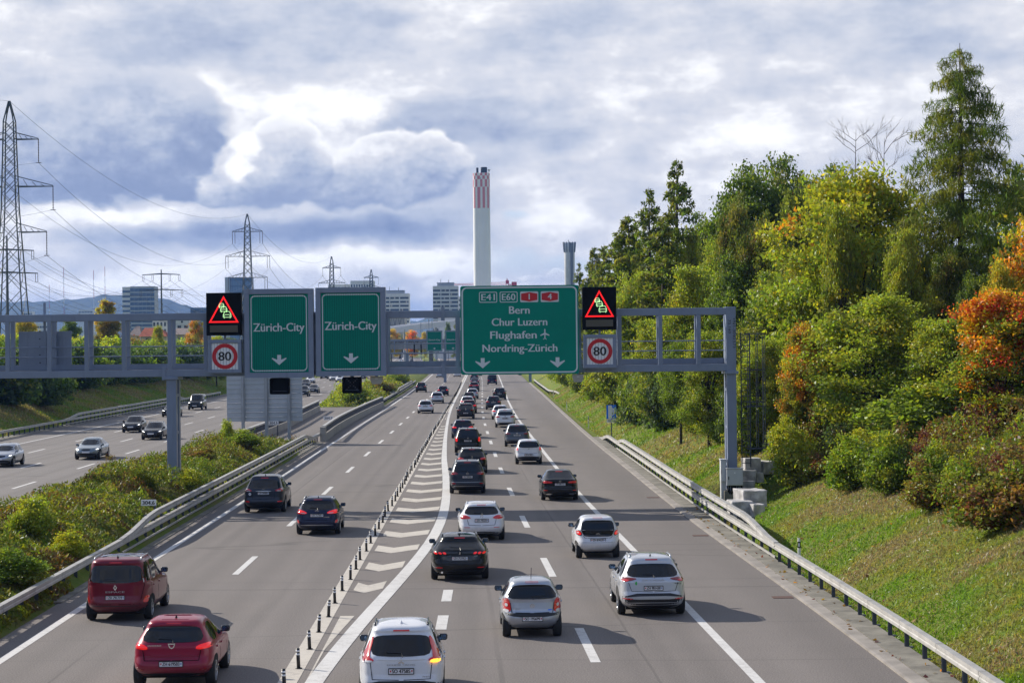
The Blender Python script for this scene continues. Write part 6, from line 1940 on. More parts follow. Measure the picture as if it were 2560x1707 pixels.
def larch(seed, H=18.0, Lmax=4.3, whorl=.42, per=9, pal=(('ol', 2), ('mg', 3), ('gr', 2)), droop=.35, nb=4, base=.10, spray=.55, thick=.20, dens=1.0):
    rs = np.random.RandomState(seed)
    tb = MB()
    tb.tube([(0, 0, -.6), (.03, 0, H * .3), (-.04, .03, H * .65), (0, 0, H)], [H * .0125, H * .010, H * .006, .01], 8)
    Cs = []; Ks = []; Ss = []
    z = H * base
    while z < H * .985:
        t = z / H
        for b in range(nb):
            if rs.uniform() > .93: continue
            a = rs.uniform(0, 2 * math.pi)
            l = Lmax * ((1 - t) ** .70) * rs.uniform(.55, 1.12) * (1.0 if t > .18 else .8) + .18
            pts = []
            zz = z + rs.uniform(-.15, .15)
            for q in np.linspace(0, 1, 6):
                x = l * q
                dz = l * (.10 * q - droop * q * q * (1 - .35 * t) + .22 * max(0, q - .72))
                bend = .10 * l * q * q * math.sin(a * 3 + seed)
                pts.append((math.cos(a) * x - math.sin(a) * bend, math.sin(a) * x + math.cos(a) * bend, zz + dz))
            tb.tube(pts, [max(.012, .011 * l), max(.011, .009 * l), .02 if l > 1 else .01, .012, .009, .006], 4, False)
            n = max(4, int(per * (l / .5) * dens))
            qs = rs.uniform(.12, 1.02, size=n) ** .8
            P = np.array([[np.interp(q, np.linspace(0, 1, 6), [p[i] for p in pts]) for i in range(3)] for q in qs])
            side = rs.normal(size=(n, 1)) * .17 * min(1.2, l * .4)
            P[:, 0] += (-math.sin(a) * side)[:, 0]; P[:, 1] += (math.cos(a) * side)[:, 0]
            drop = rs.uniform(0, 1, size=n) ** 1.4 * spray * min(1.0, .35 + l * .25)
            P[:, 2] -= drop
            K = jitter(pick(pal, rs, 1) * np.ones((n, 1)) * .6 + pick(pal, rs, n) * .4, rs, .3)
            Cs.append(P); Ks.append(K); Ss.append(rs.uniform(.7, 1.3, size=n) * spray * .75 * (.5 + .5 * min(1, l / 2)))
        z += whorl * rs.uniform(.7, 1.3) * (1.0 if t < .8 else .7)
    C = np.concatenate(Cs); K = np.concatenate(Ks); S = np.concatenate(Ss)
    V, KK = leaf_geo(C, S, K, rs, aspect=thick, up=0.0, axis=(0, 0, -1), axis_j=.38)
    return tb, V, KK
def shrub_geo(seed, pal, n=70, per=170, leaf=.118, w=1.0, h=1.0, hi=None):
    """unit shrub: 2 m wide, 2 m high"""
    rs = np.random.RandomState(seed)
    tb = MB()
    Cs = []; Ks = []; Ss = []
    doms = [(.62 * math.cos(q * 2.4 + seed) * math.sqrt((q + .3) / 7), .62 * math.sin(q * 2.4 + seed) * math.sqrt((q + .3) / 7), rs.uniform(.30, .52), rs.uniform(.9, 2.0)) for q in range(7)]
    for k in range(n):
        dm = doms[k % 7]
        a = rs.uniform(0, 2 * math.pi); r = math.sqrt(rs.uniform())
        zt = dm[3] * math.sqrt(max(0.03, 1 - (r / 1.05) ** 2)) * rs.uniform(.8, 1.12)
        z = zt * rs.uniform(.1, 1.0) ** .6
        c = np.array([(dm[0] + r * dm[2] * math.cos(a)) * w, (dm[1] + r * dm[2] * math.sin(a)) * w, z * h])
        m = int(per * rs.uniform(.6, 1.4)); sp = .17
        P = c + rs.normal(size=(m, 3)) * np.array([sp, sp, sp * .8])
        P[:, 2] = np.abs(P[:, 2])
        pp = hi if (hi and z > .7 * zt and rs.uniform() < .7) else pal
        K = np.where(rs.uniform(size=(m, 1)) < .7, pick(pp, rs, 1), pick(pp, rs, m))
        Cs.append(P); Ks.append(jitter(K, rs)); Ss.append(leaf * rs.uniform(.6, 1.3, size=m))
        if k % 5 == 0: tb.tube([(rs.uniform(-.12, .12), rs.uniform(-.12, .12), -.2), tuple(c * np.array([.6, .6, .55])), tuple(c)], [.03, .02, .006], 4)
    C = np.concatenate(Cs); K = np.concatenate(Ks); S = np.concatenate(Ss)
    V, KK = leaf_geo(C, S, K, rs)
    return tb, V, KK
PROTO = {}
def proto(key, geo):
    tb, V, K = geo
    t = tb.build("trunk", M_bark, None, True); d1 = t.data; bpy.data.objects.remove(t)
    c = leaf_object("crown", V, K); d2 = c.data; bpy.data.objects.remove(c)
    zmax = float(np.percentile(V[:, 2], 99.8)); rmax = float(np.percentile(np.hypot(V[:, 0], V[:, 1]), 97))
    PROTO[key] = (d1, d2, zmax, rmax)
proto('alder', broadleaf(11, [('dk', 3), ('gr', 5), ('mg', 3)], clumps=200, per=150, leaf=.20, rad=2.7, n_lobes=22))
proto('olive', broadleaf(12, [('dk', 3), ('ol', 4), ('gr', 4), ('br', .3)], clumps=230, per=180, leaf=.19, rad=3.2, n_lobes=22))
proto('maple', broadleaf(13, [('mg', 3), ('lg', 4), ('yg', 3), ('gr', 2)], clumps=215, per=150, leaf=.22, rad=3.6, n_lobes=22, base=.12, hi=[('yg', 5), ('ye', 1.6), ('lg', 2), ('or', .25)]))
proto('mixed', broadleaf(14, [('gr', 4), ('mg', 4), ('yg', 2), ('ol', 2)], clumps=215, per=145, leaf=.21, rad=3.4, n_lobes=22, base=.08, hi=[('yg', 3), ('lg', 4), ('ol', 1), ('ye', .5)]))
proto('flame', broadleaf(15, [('mg', 3), ('gr', 3), ('yg', 3), ('or', .6)], clumps=210, per=190, leaf=.22, rad=3.2, n_lobes=22, base=.12, hi=[('or', 6), ('ye', 3), ('re', 1.2), ('yg', 1)]))
proto('autumn', broadleaf(16, [('ol', 3), ('yg', 3), ('or', 2.5), ('gr', 2), ('ru', 1.5)], clumps=170, per=140, leaf=.25, rad=3.0, n_lobes=22, base=.08, hi=[('or', 4), ('ye', 2), ('ru', 1.5), ('yg', 2)]))
proto('sparse', broadleaf(17, [('dk', 3), ('gr', 4), ('ol', 2)], clumps=85, per=90, leaf=.22, rad=3.0, n_lobes=22, base=.35))
proto('poplar', broadleaf(18, [('ol', 3), ('ye', 1), ('yg', 2), ('br', 1)], clumps=150, per=120, leaf=.26, rad=1.9, n_lobes=22, base=.1))
proto('larch', larch(21, per=38, spray=.66, nb=4, Lmax=4.7, thick=.085, whorl=.27, droop=.42, pal=(('ol', 3), ('mg', 1), ('gr', 3), ('dk', 2))))
proto('larch_b', larch(22, H=18, Lmax=3.4, per=16, spray=.8, nb=5, thick=.28, pal=(('ol', 3), ('mg', 2), ('gr', 2)), whorl=.5))
proto('spruce', larch(23, H=18, Lmax=2.9, per=15, spray=.7, nb=5, thick=.32, pal=(('dk', 1), ('gr', 3), ('ol', 2)), droop=.25, whorl=.5))
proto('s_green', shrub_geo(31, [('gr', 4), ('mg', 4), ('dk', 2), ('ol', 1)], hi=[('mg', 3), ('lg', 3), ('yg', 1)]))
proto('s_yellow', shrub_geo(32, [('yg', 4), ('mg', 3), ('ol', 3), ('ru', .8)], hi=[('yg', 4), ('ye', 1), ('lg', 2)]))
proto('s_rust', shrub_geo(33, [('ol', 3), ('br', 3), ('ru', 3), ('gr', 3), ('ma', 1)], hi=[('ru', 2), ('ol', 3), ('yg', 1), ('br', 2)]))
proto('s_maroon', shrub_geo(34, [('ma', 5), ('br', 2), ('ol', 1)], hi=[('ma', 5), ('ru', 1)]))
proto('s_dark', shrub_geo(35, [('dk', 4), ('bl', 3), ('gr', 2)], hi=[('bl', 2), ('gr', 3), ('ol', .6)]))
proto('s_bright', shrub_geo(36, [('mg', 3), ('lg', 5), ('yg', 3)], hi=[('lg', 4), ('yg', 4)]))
def place(kind, name, label, cat, x, y, top, half, group=None, tint=None, rz=None, zb=None):
    d1, d2, zm, rm = PROTO[kind]
    g = terr(x, y) if zb is None else zb
    root = thing(name, label, cat, (x, y, g), rng.uniform(0, 6.28) if rz is None else rz, group)
    sc = (half / rm, half / rm, max(.2, (top - g)) / zm)
    for nm, d in (("trunk" if cat == "tree" else "stem", d1), ("crown" if cat == "tree" else "foliage", d2)):
        o = link(bpy.data.objects.new(nm, d), root)
        o.scale = sc
        if tint: o.color = (*tint, 1)
    return root
def tree_px(kind, label, px, ptop, Y, halfpx, name="tree", cat="tree", **kw):
    x, zt = A(px, ptop, Y)
    return place(kind, name, label, cat, x, Y, zt, halfpx * Y / F_, **kw)
tree_px('larch', "very tall larch with drooping branches, the highest tree on the right", 2400, 135, 108, 235, "larch_tree")
tree_px('maple', "big yellow green maple left of the very tall larch", 2135, 428, 113, 225, "maple_tree")
tree_px('flame', "orange and red maple at the right picture edge", 2505, 728, 86, 165, "maple_tree")
tree_px('autumn', "tall rusty tree cut by the right picture edge above the orange maple", 2600, 545, 96, 130, "tree")
tree_px('alder', "dark green full crowned alder right of the two slender conifers", 1862, 418, 150, 125, "alder_tree")
tree_px('sparse', "thin open crowned tree between the dark alder and the yellow maple", 1965, 388, 158, 110, "tree")
tree_px('olive', "olive green tree behind the yellow maple's left side", 2055, 425, 148, 130, "tree")
tree_px('sparse', "thin dark tree standing right of the very tall larch", 2545, 415, 132, 110, "tree")
tree_px('spruce', "slender dark spruce with the higher pointed tip beside the alder", 1692, 408, 172, 100, "spruce_tree")
tree_px('spruce', "slender spruce left of the higher pointed one, a little lower", 1622, 478, 184, 85, "spruce_tree")
tree_px('larch_b', "soft green larch below and between the two slender spruces", 1655, 560, 168, 110, "larch_tree")
tree_px('larch_b', "soft green larch left of the lower slender spruce", 1572, 545, 196, 100, "larch_tree")
tree_px('larch_b', "dark larch above the right congestion display", 1545, 585, 215, 85, "larch_tree")
tree_px('larch_b', "pointed larch left of the display's top, third from the grey tower", 1510, 618, 250, 68, "larch_tree")
tree_px('larch_b', "small pointed larch, second from the grey water tower", 1487, 622, 280, 58, "larch_tree")
tree_px('spruce', "smallest conifer right beside the grey tower", 1447, 660, 330, 34, "spruce_tree")
tree_px('olive', "olive tree behind the slender spruces and the alder", 1765, 540, 200, 110, "tree")
tree_px('mixed', "light green round tree directly above the right end of the gantry", 1742, 668, 136, 100, "tree")
tree_px('mixed', "light green tree right behind the right congestion display", 1590, 680, 178, 88, "tree")
tree_px('alder', "dark green tree above the gantry's end frame", 1845, 640, 128, 95, "tree")
tree_px('olive', "dark olive tree filling the gap right of the gantry ladder", 1935, 690, 118, 110, "tree")
tree_px('mixed', "leafy light green tree in the middle of the wood edge", 2190, 740, 101, 190, "tree")
tree_px('autumn', "orange tinged small tree right of the gantry ladder", 2000, 810, 104, 62, "tree")
tree_px('mixed', "green tree below the very tall larch", 2370, 800, 96, 130, "tree")
tree_px('mixed', "yellowing tree between gantry end and middle of the wood edge", 1900, 850, 108, 75, "tree")
tree_px('alder', "dark green tree low behind the orange maple", 2450, 850, 100, 110, "tree")
tree_px('olive', "dark tree behind the right 80 sign", 1480, 760, 240, 60, "tree")
tree_px('mixed', "green tree behind the gantry between 80 sign and first upright", 1640, 800, 150, 70, "tree")
tree_px('mixed', "green tree behind the last gantry bay", 1770, 830, 122, 80, "tree")
tree_px('alder', "dark tree behind the second last gantry bay", 1700, 850, 132, 60, "tree")
prof_x = [1440, 1500, 1550, 1600, 1650, 1750, 1800, 1850, 2000, 2100, 2200, 2300, 2400, 2560]
prof_y = [700, 650, 610, 570, 545, 530, 490, 450, 455, 470, 520, 560, 600, 640]
for k in range(34):          # the closed front of the wood
    px = 1452 + k * 33 + rng.uniform(-12, 12)
    Y = float(np.interp(px, [1440, 1600, 1800, 2000, 2300, 2560], [330, 205, 142, 118, 102, 92])) + rng.uniform(-4, 10)
    top = float(np.interp(px, prof_x, prof_y)) + (40, 150, 95, 215)[k % 4] + rng.uniform(-20, 30)
    tree_px(['olive', 'mixed', 'alder', 'mixed', 'maple', 'olive', 'mixed'][k % 7], "leafy tree inside the closed green front of the wood on the right", px, top, Y, (62, 75, 66, 80)[k % 4] * (110 / Y) ** .35, "tree", group="trees of the closed wood front", tint=(rng.uniform(.85, 1.1), rng.uniform(.88, 1.05), rng.uniform(.8, 1.1)))
# bare tops
def bare_tree(label, px, ptop, Y, spread, seed):
    rs = random.Random(seed)
    x, zt = A(px, ptop, Y)
    g = terr(x, Y)
    root = thing("bare_tree", label, "tree", (x, Y, g))
    tb = MB(); H = zt - g
    tb.tube([(0, 0, -.4), (.1, 0, H * .5), (0, 0, H * .8), (.1, 0, H)], [.10, .07, .035, .008], 6)
    br = MB()
    def rec(p, d, l, r, k):
        q = p + d * l
        m = p + d * l * .5 + Vector((rs.uniform(-1, 1), rs.uniform(-1, 1), rs.uniform(-.3, .6))) * l * .10
        br.tube([p, m, q], [r, r * .8, r * .5], 4, False)
        if k > 0:
            for _ in range(3 if k > 1 else 2):
                nd = (d + Vector((rs.uniform(-1, 1), rs.uniform(-1, 1), rs.uniform(-.2, .9))) * .62).normalized()
                rec(p + d * l * rs.uniform(.45, 1), nd, l * rs.uniform(.5, .75), r * .55, k - 1)
    for k in range(9):
        a = rs.uniform(0, 6.28); z = H * rs.uniform(.72, .97)
        rec(Vector((.08, 0, z)), Vector((math.cos(a), math.sin(a), .75)).normalized(), spread * rs.uniform(.5, 1), .021, 3)
    tb.build("trunk", M_barkl, root, True); br.build("branches", M_barkl, root)
bare_tree("leafless branched treetop above the yellow maple, left of two", 2136, 322, 121, 1.5, 2)
bare_tree("leafless branched treetop above the yellow maple, right of two", 2207, 345, 120, 1.7, 5)
def foot(px, py, y0=40.0, y1=430.0):
    """distance at which the sight line through (px, py) meets the ground"""
    y = y0
    while y < y1:
        x, z = A(px, py, y)
        if z <= terr(x, y): return y
        y += 0.5 if y < 150 else 2.0
    return None
def shrub_px(kind, label, px, pbase, ptop, Y, halfpx, group=None, med=False, **kw):
    Y = foot(px, pbase) or Y
    x, zb = A(px, pbase, Y); zt = A(px, ptop, Y)[1]
    half = halfpx * Y / F_
    if med: x = min(x, c_gl(Y) - half * .8 - .25)
    g = terr(x, Y)
    return place(kind, "shrub", label, "shrub", x, Y + half * .5, max(zt, g + .5), half, group=group, **kw)
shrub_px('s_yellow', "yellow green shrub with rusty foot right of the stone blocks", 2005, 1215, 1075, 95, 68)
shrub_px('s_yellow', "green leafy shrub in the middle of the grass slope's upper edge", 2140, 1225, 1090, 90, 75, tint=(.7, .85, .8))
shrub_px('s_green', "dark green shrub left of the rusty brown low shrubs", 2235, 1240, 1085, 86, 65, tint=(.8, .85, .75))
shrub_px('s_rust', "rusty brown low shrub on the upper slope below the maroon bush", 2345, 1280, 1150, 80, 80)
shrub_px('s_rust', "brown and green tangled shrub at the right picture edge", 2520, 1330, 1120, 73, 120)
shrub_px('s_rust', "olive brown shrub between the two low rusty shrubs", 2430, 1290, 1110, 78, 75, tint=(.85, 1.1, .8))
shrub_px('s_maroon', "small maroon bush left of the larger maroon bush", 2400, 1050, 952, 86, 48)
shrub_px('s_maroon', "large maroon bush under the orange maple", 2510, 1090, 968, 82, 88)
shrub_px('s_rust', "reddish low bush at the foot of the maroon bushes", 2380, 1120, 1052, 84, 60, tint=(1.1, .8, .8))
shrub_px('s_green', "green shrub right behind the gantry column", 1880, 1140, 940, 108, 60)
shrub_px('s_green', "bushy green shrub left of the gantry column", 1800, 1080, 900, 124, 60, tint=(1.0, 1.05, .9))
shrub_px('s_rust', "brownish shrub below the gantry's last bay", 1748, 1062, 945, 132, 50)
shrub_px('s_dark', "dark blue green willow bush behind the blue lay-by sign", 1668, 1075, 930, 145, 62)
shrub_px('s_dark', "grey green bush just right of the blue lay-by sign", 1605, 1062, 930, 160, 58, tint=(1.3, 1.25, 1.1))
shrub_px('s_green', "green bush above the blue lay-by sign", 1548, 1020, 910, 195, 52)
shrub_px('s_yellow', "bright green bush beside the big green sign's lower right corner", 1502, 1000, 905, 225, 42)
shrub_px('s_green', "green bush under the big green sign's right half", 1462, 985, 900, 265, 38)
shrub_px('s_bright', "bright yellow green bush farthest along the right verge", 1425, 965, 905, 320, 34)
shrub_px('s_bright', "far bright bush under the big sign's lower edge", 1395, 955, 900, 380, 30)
for k in range(15):
    px = 1965 + k * 42 + rng.uniform(-10, 10)
    fy = float(np.interp(px, [1960, 2200, 2400, 2560], [1180, 1212, 1262, 1310])) - (8, 45, 26)[k % 3]
    h = rng.uniform(95, 150)
    shrub_px(['s_yellow', 's_green', 's_rust', 's_rust', 's_dark'][k % 5] if k < 7 else ['s_rust', 's_yellow', 's_rust', 's_maroon', 's_green'][k % 5], "shrub in the tangled scrub along the upper edge of the near grass slope", px, fy, fy - h, 82, rng.uniform(42, 66), "scrub along the upper slope edge")
for k in range(10):
    px = 1545 + k * 33 + rng.uniform(-8, 8)
    fy = float(np.interp(px, [1540, 1700, 1860], [1028, 1072, 1128])) - (4, 16)[k % 2]
    shrub_px(['s_green', 's_dark', 's_green', 's_yellow'][k % 4], "leafy shrub at the foot of the wood behind the gantry's right bays", px, fy, fy - rng.uniform(80, 130), 140, rng.uniform(30, 46), "shrubs behind the right gantry bays")
for k in range(14):      # low scrub filling the wood edge
    Y = 96 + k * 9.0 + rng.uniform(-2, 2)
    x = c_kerb(Y) + 10.2 + rng.uniform(-.8, 2.6)
    place(['s_green', 's_dark', 's_green', 's_rust', 's_yellow'][k % 5], "shrub", "low scrub along the shaded foot of the wood on the right", "shrub", x, Y, terr(x, Y) + rng.uniform(2.2, 4.2), rng.uniform(1.6, 2.6), "scrub at the foot of the wood")
def woodland():
    rs = np.random.RandomState(77)
    Cs = []; Ks = []; Ss = []
    for k in range(640):
        Y = 92 + 370 * rs.uniform() ** 1.25 if k < 520 else rs.uniform(58, 94)
        off = 15 + rs.uniform(0, 16)
        x = c_kerb(Y) + off + 2
        top = 9.0 + 6.0 * vnoise([x], [Y], 9.0, 5)[0] + 2.0 * (Y > 150)
        z = terr(x, Y) + rs.uniform(.02, 1.0) * top
        n = 70
        P = np.array([x, Y, z]) + rs.normal(size=(n, 3)) * np.array([1.1, 1.3, .8])
        K = np.where(rs.uniform(size=(n, 1)) < .7, pick([('dk', 4), ('gr', 4), ('ol', 2), ('mg', 1)], rs, 1), pick([('dk', 3), ('gr', 4), ('ol', 2)], rs, n))
        Cs.append(P); Ks.append(jitter(K, rs)); Ss.append(.42 * rs.uniform(.6, 1.3, size=n))
    V, K = leaf_geo(np.concatenate(Cs), np.concatenate(Ss), np.concatenate(Ks), rs)
    tag(leaf_object("woodland", V, K), kind="stuff")
woodland()
# grass on the right slope, weeds on the median, grass on the left bank
def terr_arr(x, y): return np.array([terr(a, b) for a, b in zip(x, y)])
def grass_patch(name, n, ys, off_rng, seed, size, right=True, flat=False):
    rs = np.random.RandomState(seed)
    Y = ys[0] + (ys[1] - ys[0]) * rs.uniform(size=n) ** 1.35
    off = off_rng[0] + (off_rng[1] - off_rng[0]) * rs.uniform(size=n)
    kx = np.array([c_kerb(v) for v in np.arange(0, 500, 1.0)]); lx = np.array([c_onrail(v) for v in np.arange(0, 500, 1.0)])
    x = np.interp(Y, np.arange(0, 500, 1.0), kx) + 1.02 + off if right else np.interp(Y, np.arange(0, 500, 1.0), lx) - .7 - off
    z = terr_arr(x, Y)
    p = vnoise(x, Y, 2.6, 3) * .5 + vnoise(x, Y, .8, 4) * .3 + vnoise(x, Y, 7.0, 9) * .35
    dry = np.clip((p - .44) * 3.4 + np.clip((off - 2.5) * .08, 0, .45) - .3 * np.clip(1 - off / 3.5, 0, 1), 0, 1)[:, None]
    g = np.array([[.165, .275, .02]]); y_ = np.array([[.29, .285, .06]]); b_ = np.array([[.32, .24, .135]])
    K = np.where(dry < .5, g + (y_ - g) * dry * 2, y_ + (b_ - y_) * (dry - .5) * 2)
    K = jitter(K, rs, .35)
    S = size * rs.uniform(.5, 1.35, size=n)
    C = np.stack([x, Y, z + S * .28], axis=1)
    V, KK = leaf_geo(C, S, K, rs, aspect=.22, up=.1, axis=(0.1, -.05, 1.0), axis_j=.55)
    tag(leaf_object(name, V, KK), kind="stuff")
grass_patch("grass", 210000, (44, 112), (0.0, 12.5), 5, .14)
grass_patch("grass", 60000, (108, 330), (0.0, 11.0), 6, .26)
grass_patch("grass", 50000, (165, 360), (0.0, 9.5), 8, .30, right=False)
def weeds(n, y0, y1, seed, size, hmax, far=False):
    rs = np.random.RandomState(seed)
    Y = y0 + (y1 - y0) * rs.uniform(size=n) ** (1.25 if not far else 1.0)
    ar = np.arange(0, 500, 1.0)
    a = np.interp(Y, ar, [c_onr(v) + 1.25 for v in ar]); b = np.interp(Y, ar, [c_ledge(v) - (1.0 if v < 66 else 1.45) for v in ar])
    u = rs.uniform(size=n)
    x = a + (b - a) * u
    h = vnoise(x, Y, 1.6, 1) * .6 + vnoise(x, Y, .55, 2) * .4
    tall = np.clip((h - .38) * 2.4, .05, 1) * hmax * (0.55 + .8 * vnoise(x, Y, 6, 8)) * np.clip(4 * u * (1 - u) * 1.6, .25, 1)
    z = terr_arr(x, Y) + tall * rs.uniform(size=n) ** .7
    p = vnoise(x, Y, 2.1, 21); p2 = vnoise(x, Y, 5.5, 22)
    pals = [np.array(C_[k]) for k in ('gr', 'mg', 'ol', 'yg', 'ru', 'br', 'st', 'lg')]
    idx = np.where(p < .28, 0, np.where(p < .42, 2, np.where(p < .56, 1, np.where(p < .66, 3, np.where(p < .76, 5, np.where(p < .80, 4, 2))))))
    if far: idx = np.where(u < .45, 7, idx)
    K = np.array(pals)[idx]
    mixr = rs.uniform(size=n)
    K = np.where((mixr < .22)[:, None], np.array(pals)[rs.randint(0, 4, size=n)], K)
    K = np.where((mixr > .955)[:, None], np.array(C_['st']), K)
    K = jitter(K, rs, .32) * (.66 if not far else .9)
    V, KK = leaf_geo(np.stack([x, Y, z], 1), 1.25 * size * rs.uniform(.5, 1.4, size=n), K, rs, aspect=.34, up=.25, axis=(0, 0, 1), axis_j=1.0)
    tag(leaf_object("weeds", V, KK), kind="stuff")
def undergrowth(n, y0, y1, o0, o1, seed, size, hmax, idxs):
    rs = np.random.RandomState(seed)
    Y = y0 + (y1 - y0) * rs.uniform(size=n) ** 1.2
    ar = np.arange(0, 500, 1.0)
    off = o0 + (o1 - o0) * rs.uniform(size=n) ** .8
    x = np.interp(Y, ar, [c_kerb(v) + 1.45 for v in ar]) + off
    edge = o0 + 2.2 * vnoise(x * 0 + 3.0, Y, 4.0, 31) + 1.2 * vnoise(x * 0, Y, 1.1, 32)
    keep = off > edge
    x, Y, off, edge = x[keep], Y[keep], off[keep], edge[keep]
    n = len(x)
    h = vnoise(x, Y, 2.0, 41) * .6 + vnoise(x, Y, .7, 42) * .4
    tall = np.clip((h - .25) * 2.0, .15, 1) * hmax * np.clip((off - edge) / 2.0 + .25, .2, 1)
    z = terr_arr(x, Y) + tall * rs.uniform(size=n) ** .65
    p = vnoise(x, Y, 2.6, 43) * .7 + vnoise(x, Y, .9, 44) * .3
    pals = np.array([C_[k] for k in idxs])
    K = pals[np.clip((p * 1.6 - .3) * len(idxs), 0, len(idxs) - 1).astype(int)]
    K = np.where((rs.uniform(size=n) < .25)[:, None], pals[rs.randint(0, len(idxs), size=n)], K)
    V, KK = leaf_geo(np.stack([x, Y, z], 1), size * rs.uniform(.5, 1.4, size=n), jitter(K, rs, .3) * .8, rs, aspect=.45, up=.3)
    tag(leaf_object("undergrowth", V, KK), kind="stuff")
undergrowth(60000, 44, 100, 12.5, 24.0, 63, .2, 2.4, ('gr', 'ol', 'ru', 'br', 'dk', 'mg'))
undergrowth(110000, 50, 108, 5.0, 14.0, 61, .17, 1.7, ('gr', 'ol', 'ru', 'br', 'ol', 'ma', 'yg', 'mg'))
undergrowth(80000, 106, 360, 6.6, 13.5, 62, .28, 2.6, ('dk', 'gr', 'ol', 'mg', 'yg', 'gr', 'br'))
weeds(140000, 42, 166, 14, .15, .95)
weeds(30000, 262, 430, 15, .34, 1.5, True)
def med_shrub(kind, label, px, pbase, ptop, Y, halfpx, **kw):
    return shrub_px(kind, label, px, pbase, ptop, Y, halfpx, med=True, **kw)
med_shrub('s_bright', "bright green ash sapling at the median's left picture edge", 75, 1340, 1245, 76, 60)
med_shrub('s_bright', "yellow green leafy bush on the median beside the dark red people carrier", 200, 1410, 1332, 68, 52, tint=(1.15, 1.05, .7))
med_shrub("s_green", "dark green bush low at the left edge behind the near guard rail", 40, 1480, 1375, 63, 80, tint=(.8, .9, .85))
med_shrub('s_green', "green bush behind the guard rail left of the people carrier", 130, 1500, 1400, 60, 70, tint=(.9, .95, .8))
med_shrub('s_rust', "reddish brown weedy bush right of the gantry column on the median", 500, 1150, 1110, 130, 42)
med_shrub('s_bright', "bright sapling on the median left of the ribbed sign back's posts", 566, 1110, 1050, 150, 22)
med_shrub('s_yellow', "yellow flowering bush at the foot of the gantry column", 478, 1235, 1175, 100, 40)
med_shrub('s_yellow', "olive bush on the median beyond the 304.6 board", 350, 1220, 1180, 108, 40, tint=(.7, .7, .7))
med_shrub('s_green', "green bush on the median crest right of the gantry column", 600, 1120, 1075, 145, 48)
med_shrub('s_rust', "leggy dark weeds on the median crest left of the gantry column", 270, 1195, 1140, 118, 35, tint=(.8, .8, .7))
med_shrub('s_bright', "bright yellow green bush on the far median behind the cross signal", 880, 1010, 950, 275, 45)
med_shrub('s_rust', "brown green bush on the far median right of the cross signal", 960, 985, 940, 310, 40)
med_shrub('s_green', "green bush on the far median nearest the gantry", 1010, 965, 932, 360, 32)
# left bank: dark hedge, brighter scrub and trees behind
def left_bank():
    labels = ["dark hedge bush on the left bank, cut by the picture edge", "dark hedge bush on the left bank beside the edge bush", "dark rounded hedge bush at the corner of the mown bank", "dark hedge bush set back behind the corner bush"]
    spots = [(-53.5, 196, 8.4, 4.6), (-50.6, 205, 8.2, 4.4), (-49.2, 216, 7.6, 3.6), (-53.2, 224, 8.6, 4.6)]
    for (x, y, top, half), lb in zip(spots, labels):
        place('s_dark', "hedge_bush", lb, "hedge bush", x, y, top, half, "dark hedge bushes on the left bank", tint=(.9, 1.0, .9))
    y = 232
    while y < 430:
        x = c_onrail(y) - rng.uniform(8.8, 10.5)
        place('s_dark' if rng.random() < .6 else 's_green', "hedge_bush", "bush of the continuous dark hedge along the top of the left bank", "hedge bush", x, y, rng.uniform(7.2, 8.6), rng.uniform(3.4, 4.6), "dark hedge bushes on the left bank", tint=(.85, .95, .85))
        y += 7.5
    y = 215
    k = 0
    while y < 430:
        x = c_onrail(y) - rng.uniform(15, 20)
        place(['s_bright', 's_yellow', 's_bright', 's_green', 's_rust'][k % 5], "shrub", "sunlit scrub bush rising behind the dark hedge on the left bank", "shrub", x, y, rng.uniform(8.3, 9.4), rng.uniform(4, 5.5), "sunlit scrub behind the hedge", tint=(1.25, 1.3, 1.0))
        y += 8.5; k += 1
    tree_px('alder', "dark green dense round tree seen through the gantry on the left", 178, 800, 330, 36, "tree")
    tree_px('olive', "brownish tree seen through the gantry right of the dark round tree", 270, 792, 345, 36, "tree", tint=(1.5, 1.0, .8))
    tree_px('poplar', "yellowish poplar rising above the gantry's left part", 268, 752, 352, 34, "poplar_tree", tint=(1.4, 1.2, .9))
    tree_px('maple', "yellowish tree behind the blank sign at the gantry's left end", 62, 798, 340, 40, "tree", tint=(1.2, 1.0, .7))
    tree_px('autumn', "autumn coloured tree left of the left congestion display", 488, 797, 380, 26, "tree")
    tree_px('maple', "light green tree in front of the white house seen through the gantry", 395, 815, 360, 18, "tree")
    tree_px('mixed', "green scrubby tree left of the red roofed house", 318, 838, 345, 26, "tree")
    tree_px('maple', "yellow green tree behind the left 80 sign", 540, 840, 350, 40, "tree")
left_bank()
def far_green():
    tree_px('maple', "yellow bush row left under the viaduct in the gantry opening", 978, 823, 850, 26, "tree", tint=(1.7, 1.1, .6), zb=2.0)
    tree_px('autumn', "orange yellow bush right of the yellow bush row under the viaduct", 1030, 826, 860, 20, "tree", tint=(1.6, 1.2, .5), zb=2.0)
    tree_px('maple', "yellow bush just left of the far Zürich-City signs", 1060, 830, 850, 10, "tree", tint=(1.6, 1.2, .6), zb=2.0)
    tree_px('larch_b', "green conifer above the right far Zürich-City sign", 1140, 798, 900, 12, "tree", zb=2.0)
    tree_px('alder', "small green tree above the left far Zürich-City sign", 1120, 806, 900, 10, "tree", zb=2.0)
    for k, (px, pt, Y, hp) in enumerate([(1000, 838, 1300, 60), (700, 840, 1300, 120), (850, 838, 1400, 90), (560, 842, 900, 60), (1150, 838, 1300, 60)]):
        tree_px(['olive', 'mixed', 'alder'][k % 3], "distant tree among the suburbs behind the gantry signs", px, pt, Y, hp, "tree", group="distant suburban trees", zb=0.0)
far_green()
